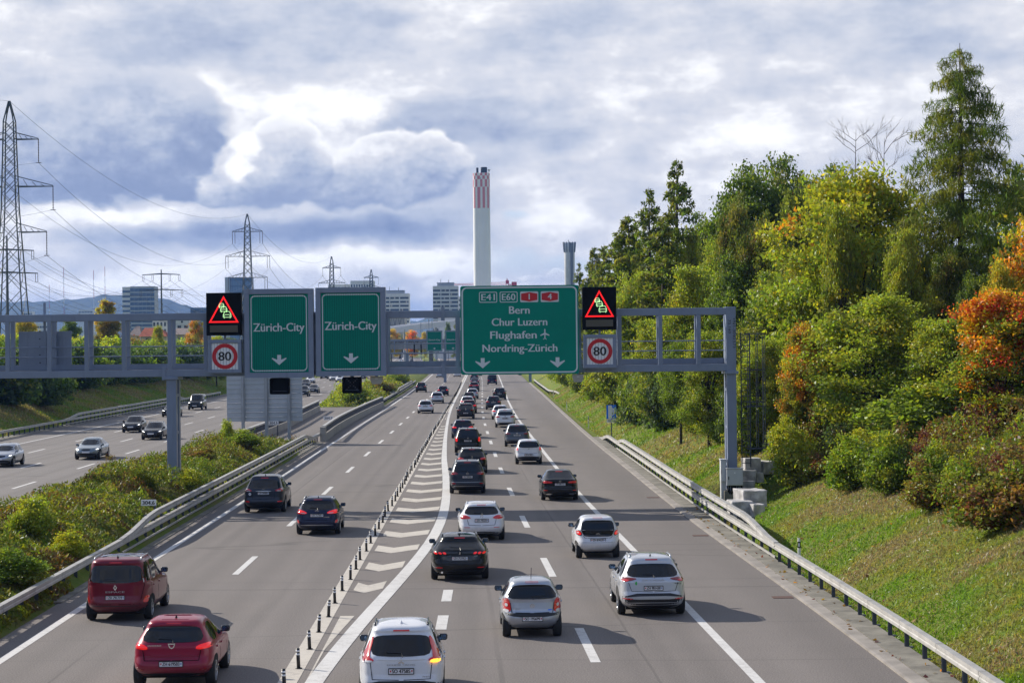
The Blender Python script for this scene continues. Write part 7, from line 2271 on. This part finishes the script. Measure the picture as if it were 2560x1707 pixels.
def fallen_leaves():
    rs = np.random.RandomState(4)
    n = 420
    Y = 46 + 50 * rs.uniform(size=n); x = np.array([c_kerb(v) for v in Y]) + .2 + 9 * rs.uniform(size=n) ** 1.4
    z = np.maximum(terr_arr(x, Y) + .10, .09)
    K = jitter(pick([('ru', 3), ('or', 1), ('br', 3), ('ma', 1)], rs, n), rs)
    V, KK = leaf_geo(np.stack([x, Y, z], 1), .13 * rs.uniform(.6, 1.3, size=n), K, rs, aspect=.8, up=2.5)
    tag(leaf_object("fallen_leaves", V, KK), kind="stuff")
fallen_leaves()
# ------------------------------------------------------------------ pylons and lines
def lattice_pylon(label, px, ptop, Y, arms, wtop, wbase, hang, twin):
    """arms: (pixel row, half length in m)"""
    x, zt = A(px, ptop, Y)
    root = thing("power_pylon", label, "pylon", (x, Y, 0), 0)
    zg = 0.0
    H = zt
    mb = MB()
    hw = lambda z: (wbase * (1 - z / H) + .12 * (z / H)) / 2 if z < H * .62 else max(.12, np.interp(z, [H * .62, H * .93, H], [(wbase * .38 + .12 * .62) / 2, wtop / 2, .08]))
    R0 = .15 * max(1.0, Y / 650)
    zs = [0]
    while zs[-1] < H * .95: zs.append(zs[-1] + max(1.3, hw(zs[-1]) * 2.0))
    zs[-1] = H
    for sx, sy in ((1, 1), (1, -1), (-1, -1), (-1, 1)):
        mb.tube([(sx * hw(z), sy * hw(z), z) for z in zs], R0, 4)
    for a, b in zip(zs[:-1], zs[1:]):
        wa, wb = hw(a), hw(b)
        for s in (1, -1):
            mb.tube([(-wa, s * wa, a), (wb, s * wb, b)], R0 * .5, 3); mb.tube([(wa, s * wa, a), (-wb, s * wb, b)], R0 * .5, 3)
            mb.tube([(s * wa, -wa, a), (s * wb, wb, b)], R0 * .5, 3)
    mb.build("lattice_mast", M_lattice, root)
    tips = []
    for (row, half) in arms:
        z = A(px, row, Y)[1]
        w = hw(z)
        mb = MB()
        for s in (1, -1):
            for sy in (1, -1):
                mb.tube([(s * w, sy * w, z), (s * half, 0, z)], R0 * .75, 4)
                mb.tube([(s * w, sy * w, z + half * .24), (s * half, 0, z + .15)], R0 * .6, 4)
            for t in (.3, .55, .78):
                xx = w + (half - w) * t
                mb.tube([(s * xx, 0, z), (s * (xx - half * .1), 0, z + half * .24 * (1 - t))], R0 * .45, 3)
        mb.build("cross_arm", M_lattice, root)
        for s in (1, -1):
            ib = MB()
            if twin:
                ib.tube([(s * half, 0, z), (s * half, 0, z - hang)], .09 * max(1, Y / 600), 4); ib.tube([(s * (half - .9), 0, z), (s * (half - .9), 0, z - hang)], .09 * max(1, Y / 600), 4)
            else:
                for k in range(9): ib.tube([(s * half, 0, z - hang * k / 9), (s * half, 0, z - hang * (k + .55) / 9)], [.14, .09], 5)
                ib.tube([(s * half, 0, z), (s * half, 0, z - hang)], .06, 4)
                ib.tube([(s * half - .5, 0, z - hang), (s * half + .5, 0, z - hang)], .09, 4)
            ib.build("insulator", M_insul, root)
            tips.append((x + s * half, Y, z - hang))
    return (x, Y, zt), tips
a1, t1 = lattice_pylon("largest lattice pylon at the left picture edge", 23, 253, 400, [(349, 5.5), (467, 8.2), (581, 6.9)], 1.9, 7.2, 4.5, False)
a2, t2 = lattice_pylon("second lattice pylon rising behind the left Zürich-City sign", 618, 535, 738, [(579, 5.3), (641, 7.8), (694, 6.9)], 1.8, 6.8, 4.2, True)
a3, t3 = lattice_pylon("third smaller lattice pylon between the Zürich-City signs' tops", 829, 641, 1088, [(670, 4.7), (708, 6.9), (740, 6.2)], 1.7, 6.4, 4.0, False)
a4, t4 = lattice_pylon("smallest lattice pylon in front of the white block above the right Zürich-City sign", 928, 674, 1340, [(694, 4.6), (720, 6.8), (745, 6.0)], 1.7, 6.4, 4.0, False)
def pole_pylon(label, px, ptop, Y, rows):
    x, zt = A(px, ptop, Y)
    root = thing("power_pole", label, "power pole", (x, Y, 0))
    MB().tube([(0, 0, 0), (0, 0, zt * .6), (0, 0, zt)], [.42, .34, .2], 8).build("pole", M_lattice, root)
    tips = []
    for row, half in rows:
        z = A(px, row, Y)[1]
        mb = MB()
        for s in (1, -1): mb.tube([(0, 0, z + .35), (s * half, 0, z)], [.24, .13], 5)
        mb.build("cross_arm", M_lattice, root)
        for s in (1, -1):
            for q in (1.0, .5):
                xx = s * half * q
                ib = MB(); ib.tube([(xx, 0, z), (xx, 0, z - 2.1)], .075, 4); ib.tube([(xx - s * .55, 0, z), (xx - s * .55, 0, z - 2.1)], .075, 4); ib.tube([(xx, 0, z - 2.1), (xx - s * .55, 0, z - 2.1)], .06, 4)
                ib.build("insulator", M_insul, root)
                tips.append((x + xx, Y, z - 2.1))
    return tips
p1 = pole_pylon("tubular power pole behind the largest pylon at the left edge", 17, 590, 506, [(627, 6.5), (684, 7.4)])
p2 = pole_pylon("tubular power pole with two cross arms left of the left congestion display", 403, 674, 722, [(687, 6.5), (726, 7.4)])
def wire(p, q, sag, label, group, r):
    p, q = Vector(p), Vector(q)
    o0 = (p + q) / 2
    pts = []
    n = 22
    for i in range(n + 1):
        t = i / n
        pts.append(p.lerp(q, t) + Vector((0, 0, -4 * sag * t * (1 - t))) - o0)
    o = MB().tube(pts, r, 4).build("power_cable", M_wire)
    o.location = o0
    tag(o, label, "power cable", group)
GW = "conductors of the large overhead line"
for i in range(6):
    wire(t1[i], t2[i], 13, "conductor hanging between the largest pylon and the second pylon", GW, .034)
    wire(t2[i], t3[i], 12, "conductor hanging between the second and third pylon", GW, .052)
    wire(t3[i], t4[i], 8, "conductor hanging between the third and smallest pylon", GW, .065)
    wire((t1[i][0] - 1, 70, t1[i][2] + 1), t1[i], 10, "conductor running from the largest pylon out of the left edge", GW, .03)
wire(a1, a2, 9, "thin earth wire joining the tips of the largest and second pylon", None, .032)
wire(a2, a3, 9, "thin earth wire joining the tips of the second and third pylon", None, .048)
wire((a1[0] - 1, 70, a1[2]), a1, 8, "thin earth wire leaving the largest pylon's tip to the left edge", None, .032)
for i in range(8):
    wire(p1[i], p2[i], 7, "lower conductor strung between the two tubular poles", "conductors of the lower line", .036)
    wire(p2[i], (p2[i][0] + 6, 1100, p2[i][2] - 4), 9, "lower conductor running on beyond the tubular pole", "conductors of the lower line", .05)
def mast(label, px, ptop, Y):
    x, zt = A(px, ptop, Y)
    root = thing("radio_mast", label, "radio mast", (x, Y, 0), 0, "thin red and white radio masts")
    n = 9
    for k in range(n):
        mb = MB(); z0, z1 = zt * k / n, zt * (k + 1) / n
        mb.tube([(0, 0, z0), (0, 0, z1)], .42, 4)
        mb.build("mast_section", pbr("mast red", (.45, .04, .05), .6) if k % 2 == 0 else M_white, root)
mast("thin radio mast on the hill, leftmost of four", 123, 712, 3000)
mast("thin radio mast on the hill, second from the left", 159, 668, 3000)
mast("thin radio mast on the hill, third from the left", 234, 676, 3000)
mast("thin radio mast on the hill, nearest the glass tower", 262, 666, 3000)

# ------------------------------------------------------------------ buildings
M_glassb = pbr("blue glass facade", (.10, .16, .27), .15, .3, spec=.8, var=.15, vscale=.12)
M_glassd = pbr("dark window glass", (.05, .065, .09), .15, spec=.7)
M_facw = pbr("white facade", (.66, .66, .66), .8, var=.05, vscale=.2)
M_facg = pbr("grey facade", (.42, .44, .47), .8, var=.06, vscale=.2)
M_facc = pbr("cream facade", (.52, .48, .40), .85, var=.06, vscale=.3)
M_facb = pbr("blind panels", (.48, .45, .42), .7)
M_roofr = pbr("red roof tiles", (.34, .075, .034), .85, var=.25, vscale=1.5, bump=.4, bscale=3)
M_roofg = pbr("grey brown roof tiles", (.24, .19, .17), .9, var=.2, vscale=1.5, bump=.4, bscale=3)
def block(name, label, pl, pr, ptop, Y, depth, mat, cat="building", zb=-0.5, rz=0.0):
    x0, z1 = A(pl, ptop, Y); x1, _ = A(pr, ptop, Y)
    root = thing(name, label, cat, ((x0 + x1) / 2, Y, 0), rz)
    w = x1 - x0
    MB().box(-w / 2, w / 2, 0, depth, zb, z1).build("wall", mat, root)
    return root, w, z1
def bands(root, w, z0, z1, floors, cols_, mat, frac_h=.5, frac_w=.86, y=-.08, skip=0, rnd=None):
    fh = (z1 - z0) / floors
    cw = w / cols_
    for i in range(floors):
        for j in range(cols_):
            a = -w / 2 + cw * (j + .5)
            m_ = mat if rnd is None or rnd.random() > .12 else M_facb
            MB().box(a - cw * frac_w / 2, a + cw * frac_w / 2, y, .05, z0 + fh * (i + .5 - frac_h / 2), z0 + fh * (i + .5 + frac_h / 2)).build("window", m_, root)
rb = random.Random(9)
# glass tower left
r_, w, zt = block("glass_tower", "pale glass tower block with horizontal bands, right of the poplar", 325, 386, 716, 1500, 16, M_facg)
bands(r_, w, 2, zt - 1, 15, 6, M_glassb, .72, .96)
MB().box(-w / 2 - 5.6, -w / 2 - .01, .4, 16.4, -.5, zt - .3).build("side_wing", M_facw, r_)
for i in range(14): MB().box(-w / 2 - 5.5, -w / 2 - .1, .3, .45, 3 + i * (zt - 4) / 14, 3 + (i + .45) * (zt - 4) / 14).build("window_band", M_glassb, r_)
r_, w, zt = block("blue_tower", "blue glass tower behind the left Zürich-City sign and pylon", 574, 628, 694, 1700, 18, M_glassb)
bands(r_, w, 2, zt - 2, 12, 8, pbr("mid blue glass", (.16, .24, .38), .12, .3, spec=.8), .8, .86)
MB().box(-w / 2 - 4, -w / 2 - .01, 1, 16, 0, zt + .4).build("side_wing", M_facg, r_)
r_, w, zt = block("low_glass_block", "low dark blue glass block left of the left congestion display", 476, 520, 769, 1900, 20, M_glassb)
bands(r_, w, 20, zt - 1, 4, 8, M_glassd, .7, .8)
# white blocks above the right Zürich-City sign
r_, w, zt = block("white_block", "white block with square windows topping the right Zürich-City sign", 876, 934, 702, 1650, 18, M_facw)
bands(r_, w, zt - 24, zt - 2.2, 6, 9, M_glassd, .55, .5)
r_, w, zt = block("white_slab", "lower white slab left of the white block above the right sign", 820, 875.5, 711, 1680, 18, M_facw)
bands(r_, w, zt - 22, zt - 1.2, 6, 7, M_glassd, .4, .82)
def highrise(label, pl, pr, ptop, Y, floors):
    r_, w, zt = block("high_rise", label, pl, pr, ptop + 7, Y, 20, M_facw)
    w3 = w / 3
    zlo = 4.0
    fh = (zt - 2 - zlo) / floors
    for i in range(floors):
        for j, (a, b2) in enumerate(((-.49, -.20), (-.165, .145), (.19, .49))):
            n = 3 if j == 0 else 4 if j == 1 else 4
            MB().box(a * w, b2 * w, -.12, .05, zlo + fh * (i + .28), zlo + fh * (i + .78)).build("window_band", M_glassd, r_)
            if i % 2 == j % 2:
                q = rb.uniform(a, b2 - .08)
                MB().box(q * w, (q + .05) * w, -.2, -.11, zlo + fh * (i + .3), zlo + fh * (i + .76)).build("blind", M_facb, r_)
    for x in (-.18, .168): MB().box(x * w - .3, x * w + .3, -.5, .04, -.4, zt + .01).build("pilaster", M_facw, r_)
    MB().box(-.33 * w, .33 * w, 2, 15, zt, zt + 2.0).build("penthouse", M_facg, r_)
    MB().box(-.33 * w - .3, .33 * w + .3, 1.5, 15.5, zt + 2.0, zt + 2.4).build("penthouse_roof", M_glassb, r_)
    MB().tube([(-.2 * w, 6, zt + 2), (-.2 * w, 6, zt + 5.2)], .2, 4).build("roof_aerial", M_lattice, r_)
    MB().tube([(.12 * w, 6, zt + 2), (.12 * w, 6, zt + 4.6)], .25, 4).build("roof_aerial", M_lattice, r_)
highrise("white high-rise with window bands just right of the right Zürich-City sign", 952, 1022, 727, 1560, 14)
highrise("white high-rise with window bands touching the big green sign's left edge", 1082, 1145, 708, 1500, 16)
r_, w, zt = block("pale_annex", "narrow pale block half hidden behind the big green sign's upper left edge", 1145.5, 1162, 741, 1560, 14, M_facw)
bands(r_, w, 4, zt - 1, 11, 3, M_glassd, .4, .7)
r_, w, zt = block("pale_hall", "long pale industrial hall above the viaduct", 1096, 1180, 795, 1250, 30, M_facw)
MB().box(-w / 2 + 1, w / 2 - 1, -.2, .1, zt - 4.2, zt - 3.2).build("window_band", M_glassd, r_)
r_, w, zt = block("cream_hall", "cream hall behind a steel truss right of the right Zürich-City sign", 940, 1012, 787, 1350, 30, M_facc)
mb = MB()
for k in range(6):
    a = -w / 2 + w * k / 6; mb.tube([(a, -3, zt - 7), (a + w / 12, -3, zt + .5), (a + w / 6, -3, zt - 7)], .25, 4)
mb.tube([(-w / 2, -3, zt + .5), (w / 2, -3, zt + .5)], .3, 4); mb.tube([(-w / 2, -3, zt - 7), (w / 2, -3, zt - 7)], .3, 4)
mb.build("steel_truss", M_lattice, r_)
# suburbs through the left bays
r_, w, zt = block("white_block", "white flats with dark windows left of the left congestion display", 440, 473, 797, 620, 12, M_facw)
bands(r_, w, zt - 5.6, zt - 1.6, 2, 2, M_glassd, .6, .55)
MB().tube([(-.05 * w, -.02, zt - .9), (-.05 * w, -.06, zt - .9)], .33, 16).build("round_window", M_glassd, r_)
r_, w, zt = block("white_flats", "white flats with balconies right of the red roofed house", 381, 417, 797, 640, 12, M_facw)
bands(r_, w, zt - 7, zt - .6, 3, 4, M_glassd, .55, .5)
r_, w, zt = block("banded_office", "low banded office block below the pale glass tower", 328, 382, 796, 1100, 14, M_facg)
bands(r_, w, zt - 9, zt - .5, 4, 2, M_glassb, .55, .97)
r_, w, zt = block("low_house", "low house with long brownish roof right of the power pole", 438, 509, 836, 520, 9, M_facc)
mb = MB(); mb.add([(-w / 2 - .5, -.6, zt - .05), (w / 2 + .5, -.6, zt - .05), (w / 2 + .5, 5, zt + 1.6), (-w / 2 - .5, 5, zt + 1.6), (-w / 2 - .5, 9.6, zt - .05), (w / 2 + .5, 9.6, zt - .05)], [(0, 1, 2, 3), (3, 2, 5, 4), (0, 3, 4), (1, 5, 2)]); mb.build("roof", M_roofg, r_)
bands(r_, w, zt - 1.4, zt - .3, 1, 4, M_glassd, .7, .3)
def gable_house():
    Y = 470
    x0, ze = A(352, 840, Y); x1, _ = A(416, 842, Y)
    _, zr = A(360, 819, Y)
    root = thing("red_roofed_house", "house with red tiled roof seen through the gantry left of the power pole", "house", (x0, Y, 0))
    w = x1 - x0
    MB().prism_y([(0, -.5), (w, -.5), (w, ze), (0, ze)], 0, 8).build("wall", M_facc, root)
    mb = MB(); mb.add([(-.4, -.6, ze - .1), (w + .3, -.6, ze - .1), (w * .62, 4, zr), (.2, 4, zr), (-.4, 8.6, ze - .1), (w + .3, 8.6, ze - .1)], [(0, 1, 2, 3), (3, 2, 5, 4), (0, 3, 4), (1, 5, 2)]); mb.build("roof", M_roofr, root)
    for k in range(3): MB().box(w * (.2 + .26 * k), w * (.2 + .26 * k) + .8, -.06, .04, ze - 1.7, ze - .5).build("window", M_glassd, root)
    x0, ze = A(325, 838, Y + 12); x1, _ = A(350, 838, Y + 12); _, zr = A(340, 815, Y + 12)
    root = thing("brown_roofed_house", "house with grey brown hipped roof left of the red roofed house", "house", (x0, Y + 12, 0))
    w = x1 - x0
    MB().box(0, w, 0, 8, -.5, ze).build("wall", M_facc, root)
    mb = MB(); mb.add([(-.4, -.6, ze - .1), (w + .4, -.6, ze - .1), (w * .7, 4, zr), (w * .3, 4, zr), (-.4, 8.6, ze - .1), (w + .4, 8.6, ze - .1)], [(0, 1, 2, 3), (3, 2, 5, 4), (0, 3, 4), (1, 5, 2)]); mb.build("roof", M_roofg, root)
gable_house()
for (pl, pr, pt, Y, lab) in ((196, 232, 775, 2600, "tiny white works building at the foot of the hill"), (60, 80, 779, 2600, "tiny pale building at the foot of the hill near the largest pylon"), (86, 118, 808, 1500, "low white hall seen left of the blank sign")):
    r_, w, zt = block("distant_block", lab, pl, pr, pt, Y, 15, M_facw)
    bands(r_, w, zt - 8, zt - 1, 2, 5, M_glassd, .4, .8)

# ------------------------------------------------------------------ chimneys
def chimney():
    Y = 1200.0
    x, zt = A(1203, 433, Y)
    px = Y / F_
    root = thing("tall_chimney", "tall white chimney with pink red chequered top rising behind the big green sign", "chimney", (x, Y, 0))
    # two merged shafts, as seen in the groove down the front
    def shaft(cx, cy, r0, r1, z0, z1, mat, nm, n=28):
        return MB().tube([(cx, cy, z0), (cx, cy, z1)], [r0, r1], n).build(nm, mat, root, False)
    H = zt
    rA, rB = 13.8 * px, 15.2 * px
    cA, cB = -7.2 * px, 6.0 * px
    m_ = pbr("chimney white", (.88, .88, .88), .75, var=.05, vscale=.08)
    pk = pbr("chimney red", (.72, .25, .29), .75)
    for cx, cy, r, nm in ((cA, 1.2, rA, "shaft"), (cB, 0.0, rB, "shaft")):
        o = MB().tube([(cx, cy, 0), (cx, cy, H)], [r * 1.06, r], 36).build(nm, m_, root, False)
        # red chequers: thin curved panels 4 cm proud
        rows = [(433, 440, 0), (440, 449, 1), (449, 468, 0), (468, 521, 1)]
        mb = MB()
        nseg = 16
        for (ta, tb_, ph) in rows:
            za = zt - (tb_ - 433) * px; zb_ = zt - (ta - 433) * px
            for k in range(nseg):
                if k % 2 != ph: continue
                v = []; 
                for q in range(4):
                    a = 2 * math.pi * (k + q / 3) / nseg + .2
                    v += [(cx + (r + .05) * math.cos(a), cy + (r + .05) * math.sin(a), za + .05), (cx + (r + .05) * math.cos(a), cy + (r + .05) * math.sin(a), zb_ - .05)]
                mb.add(v, [(0, 2, 3, 1), (2, 4, 5, 3), (4, 6, 7, 5)])
        mb.build("red_chequers", pk, root, False)
    MB().tube([(-9.5 * px, 0, H), (-9.5 * px, 0, H + 13.5 * px)], 3 * px, 14).build("flue", M_trim, root)
    MB().tube([(7 * px, 0, H), (7 * px, 0, H + 14.5 * px)], 8.2 * px, 20).build("flue", pbr("flue blue black", (.03, .04, .06), .6), root)
    MB().tube([(19 * px, 0, H + 3 * px), (20 * px, 0, H + 9 * px)], [.4, .9], 8).build("dish", M_white, root)
    mb = MB()
    for z in (H - 14 * px, H - 20 * px, H - 29 * px): mb.box(-1.5 * px, 0, -rB * .9, -rB * .55, z - .5, z + .5)
    mb.build("warning_lamp", M_trim, root)
    MB().box(-22 * px, 24 * px, -rB - 6, rB + 20, -1, 14).build("base_building", M_facg, root)
chimney()
def tower():
    Y = 1500.0
    px = Y / F_
    x, zt = A(1423.5, 607, Y)
    root = thing("concrete_tower", "grey concrete tower with flared ribbed top left of the conifers", "tower", (x, Y, 0))
    k = (zt - 0)
    MB().tube([(0, 0, 0), (0, 0, zt - 27 * px), (0, 0, zt - 16 * px), (0, 0, zt)], [12.2 * px, 13.2 * px, 13.4 * px, 15.2 * px], 24).build("shaft", pbr("weathered concrete", (.62, .62, .63), .85, var=.14, vscale=.15), root, True)
    mb = MB()
    for i in range(12):
        a = 2 * math.pi * i / 12
        mb.tube([(13.4 * px * math.cos(a), 13.4 * px * math.sin(a), zt - 24 * px), (15.6 * px * math.cos(a), 15.6 * px * math.sin(a), zt + .5)], .5, 4)
    mb.build("ribs", pbr("dark concrete", (.17, .18, .21), .8), root)
    mb = MB()
    for dx in (3.5, 7.5): mb.tube([(dx * px, -13.6 * px * math.cos(math.asin(dx / 13.6)) - .3, 8), (dx * px, -14.6 * px * math.cos(math.asin(dx / 14.6)) - .5, zt)], .55, 4)
    mb.build("pipes", pbr("dark concrete", (.17, .18, .21), .8), root)
    MB().tube([(-2 * px, 0, zt), (-2 * px, 0, zt + 7 * px)], .25, 4).build("aerial", M_lattice, root)
tower()
def crane():
    Y = 1750.0
    x, z = A(1206, 712, Y)
    px = Y / F_
    root = thing("tower_crane", "red tower crane whose jib crosses behind the white chimney", "crane", (x + 62 * px, Y, 0))
    m_ = pbr("crane red", (.60, .05, .08), .5)
    ox = -62 * px
    mb = MB()
    for s in (-.9, .9): mb.tube([(s, 0, 0), (s, 0, z)], .25, 4)
    for q in range(20): mb.tube([(-.9, 0, z * q / 20), (.9, 0, z * (q + 1) / 20)], .15, 3)
    mb.build("mast", m_, root)
    mb = MB()
    L = -152 * px
    mb.tube([(0, 0, z), (L, 0, z)], .28, 4); mb.tube([(0, 0, z + 2.0), (L, 0, z + .8)], .22, 4)
    n = 34
    for q in range(n): mb.tube([(L * q / n, 0, z), (L * (q + .5) / n, 0, z + 1.6), (L * (q + 1) / n, 0, z)], .13, 3)
    mb.build("jib", m_, root)
    mb = MB(); mb.box(1, 24 * px, -.8, .8, z - .5, z + .4); mb.box(12 * px, 24 * px, -1, 1, z - 1.2, z + 2.2); mb.build("counter_jib", m_, root)
    MB().box(-1.2, 1.6, -1.3, 1.3, z + .5, z + 3.6).build("cabin", m_, root)
    MB().tube([(0, 0, z + 3), (0, 0, z + 5)], .5, 4).build("tower_head", m_, root)
    MB().box(4, 11 * px, -1, 1, z + .4, z + 2.4).build("counterweight", M_trim, root)
crane()

# ------------------------------------------------------------------ far overpass, viaduct and second gantry
def overpass():
    Y = 800.0
    z = lambda p: A(1000, p, Y)[1]
    x0, x1 = A(880, 850, Y)[0], A(1500, 850, Y)[0]
    root = thing("overpass", "grey concrete overpass with painted parapet crossing the far motorway", "bridge", ((x0 + x1) / 2, Y, 0))
    w = x1 - x0
    MB().box(-w / 2, w / 2, 0, 10, z(873), z(858.5)).build("deck", pbr("weathered bridge concrete", (.30, .29, .27), .9, var=.2, vscale=.15), root)
    MB().box(-w / 2, w / 2, -.35, 0.3, z(858.4), z(848.5)).build("parapet", M_conc, root)
    MB().box(-w / 2, w / 2, -.5, -.36, z(849.6), z(848)).build("handrail", M_galvl, root)
    mb = MB()
    r = random.Random(8)
    x = A(988, 850, Y)[0] - (x0 + x1) / 2
    for k in range(9):          # illegible sprayed strokes
        a = x + k * 1.05
        zz = z(857.2)
        mb.tube([(a, -.37, zz), (a + r.uniform(.1, .5), -.37, zz + r.uniform(.5, 1.0)), (a + r.uniform(.4, .9), -.37, zz + r.uniform(0, .4))], .09, 3)
    mb.build("sprayed_strokes", M_blackm, root)
    for px in (1077, 1290): 
        a = A(px, 880, Y)[0] - (x0 + x1) / 2
        MB().tube([(a, 3, -.5), (a, 3, z(873.2))], .8, 12).build("pier", M_conc, root)
    for px in (1047, 880): 
        a = A(px, 880, Y)[0] - (x0 + x1) / 2
overpass()
def viaduct():
    Y = 1120.0
    root = thing("viaduct", "pale curving viaduct behind the far overpass", "viaduct", (A(1050, 810, Y)[0], Y, 0))
    ox = A(1050, 810, Y)[0]
    pts = [(900, 823), (940, 819.5), (964, 817), (1010, 811), (1060, 805.5), (1110, 801.5), (1150, 799), (1230, 796), (1330, 796)]
    path = []
    for i, (p, q) in enumerate(pts):
        yy = Y + (p - 1050) * .35
        X0, Z0 = A(p, q, yy); path.append((X0 - ox, yy - Y, Z0))
    MB().sweep(path, [(.0, -2.9), (0, 0), (.5, 0), (.5, -1.2), (8.5, -1.2), (8.5, 0), (9, 0), (9, -2.9)]).build("deck", M_facw, root)
    for p in (1012, 1090, 1180):
        yy = Y + (p - 1050) * .35
        q = np.interp(p, [a for a, _ in pts], [b for _, b in pts])
        X0, Z0 = A(p, q, yy)
        MB().tube([(X0 - ox, yy - Y - 3, -1), (X0 - ox, yy - Y - 3, Z0 - 2.8)], .8, 10).build("pier", M_facg, root)
viaduct()
def far_gantry():
    Y = 435.0
    zt, zb = A(1100, 828, Y)[1], A(1100, 884, Y)[1]
    x0, x1 = A(950, 880, Y)[0], A(1330, 880, Y)[0]
    root = thing("sign_gantry", "distant second gantry carrying two small Zürich-City signs", "gantry", (x0, Y, 0))
    w = x1 - x0
    for y0 in (0, 1.1):
        MB().box(0, w, y0, y0 + .2, zb, zb + .35).build("bottom_chord", M_steel, root)
        MB().box(0, w, y0 + .002, y0 + .202, zt - 2.0, zt - 1.75).build("top_chord", M_steel, root)
    MB().box(0, w, .21, 1.09, zb + .1, zb + .2).build("walkway", M_steeld, root)
    for p in (986, 1018, 1036, 1053, 1112, 1160, 1240):
        a = A(p, 860, Y)[0] - x0
        MB().box(a - .1, a + .1, .01, .19, zb + .35, zt - 2.0).build("upright", M_steel, root)
    for p in (1018, 1112, 1325):
        a = A(p, 880, Y)[0] - x0
        MB().box(a - .3, a + .3, .2, 1.0, -.2, zb).build("column", M_steel, root)
    for p in (1036, 1053):
        a = A(p, 866, Y)[0] - x0
        MB().box(a - .14, a + .14, -.4, -.1, zb - .1, zb + 2.4).build("signal_back", M_black, root)
far_gantry()
city_sign("small distant green Zürich-City sign on the second gantry, left one", 1066, 1106, 826.5, 878.5, 434.2, .18, .82, .8)
city_sign("small distant green Zürich-City sign on the second gantry, touching the big sign", 1112.5, 1153, 826, 878, 434.2, .18, .82, .8)
def dark_post():
    pass
# light masts among the far roofs
for k, (p, t, Y) in enumerate(((1012, 823, 760), (1052, 805, 900), (1072, 788, 900), (1080, 786, 905))):
    x, z = A(p, t, Y)
    o = MB().tube([(0, 0, 0), (0, 0, z)], .16, 6).build("light_mast", M_galvl)
    o.location = (x, Y, 0)
    tag(o, ["slim grey mast in front of the orange bushes under the viaduct", "slim grey mast left of the far signs below the viaduct", "thin mast in front of the high-rise beside the big sign, left of a close pair", "thin mast in front of the high-rise beside the big sign, right of a close pair"][k], "mast")
# wire fence posts at the wood edge
for k, (p, b_, t, Y) in enumerate(((1922, 1136, 1075, 104), (2303, 1155, 1140, 84), (2446, 1195, 1140, 79))):
    x, z0 = A(p, b_, Y); _, z1 = A(p, t, Y)
    g = min(z0, terr(x, Y))
    o = MB().tube([(0, 0, g - z1 - .3), (0, 0, 0)], .04, 6).build("fence_post", M_galvl)
    o.location = (x, Y, z1)
    tag(o, ["slim steel fence post between gantry ladder and yellow green shrub", "short steel fence post in the rusty shrubs", "steel fence post in the brown scrub near the right edge"][k], "fence post")
# gully gratings beside the right kerb
for k, (p, q) in enumerate(((2000, 1492), (1760, 1338), (1640, 1243))):
    x, y = G(p, q)
    mb = MB()
    mb.box(-.3, .3, -.25, .25, -.02, .008)
    o = mb.build("gully_grating", pbr("rusty iron", (.10, .05, .04), .9)); o.location = (c_kerb(y) - .38, y, 0.004)
    tag(o, ["rusty gully grating beside the near kerb", "rusty gully grating by the kerb opposite the stone blocks", "rusty gully grating farthest along the right kerb"][k], "drain grating")

# ------------------------------------------------------------------ haze: pale even air from the camera to the hills
def haze():
    m = bpy.data.materials.new("pale air"); m.use_nodes = True
    nt = m.node_tree; nt.nodes.clear()
    v = nt.nodes.new('ShaderNodeVolumePrincipled')
    v.inputs['Color'].default_value = (.20, .42, 1.0, 1)
    v.inputs['Density'].default_value = HAZE
    v.inputs['Anisotropy'].default_value = .2
    out = nt.nodes.new('ShaderNodeOutputMaterial')
    nt.links.new(v.outputs[0], out.inputs['Volume'])
    o = MB().box(-9200, 9200, -700, 9200, -2.0, 190).build("haze", m)
    o["kind"] = "stuff"
HAZE = 0.00008
haze()
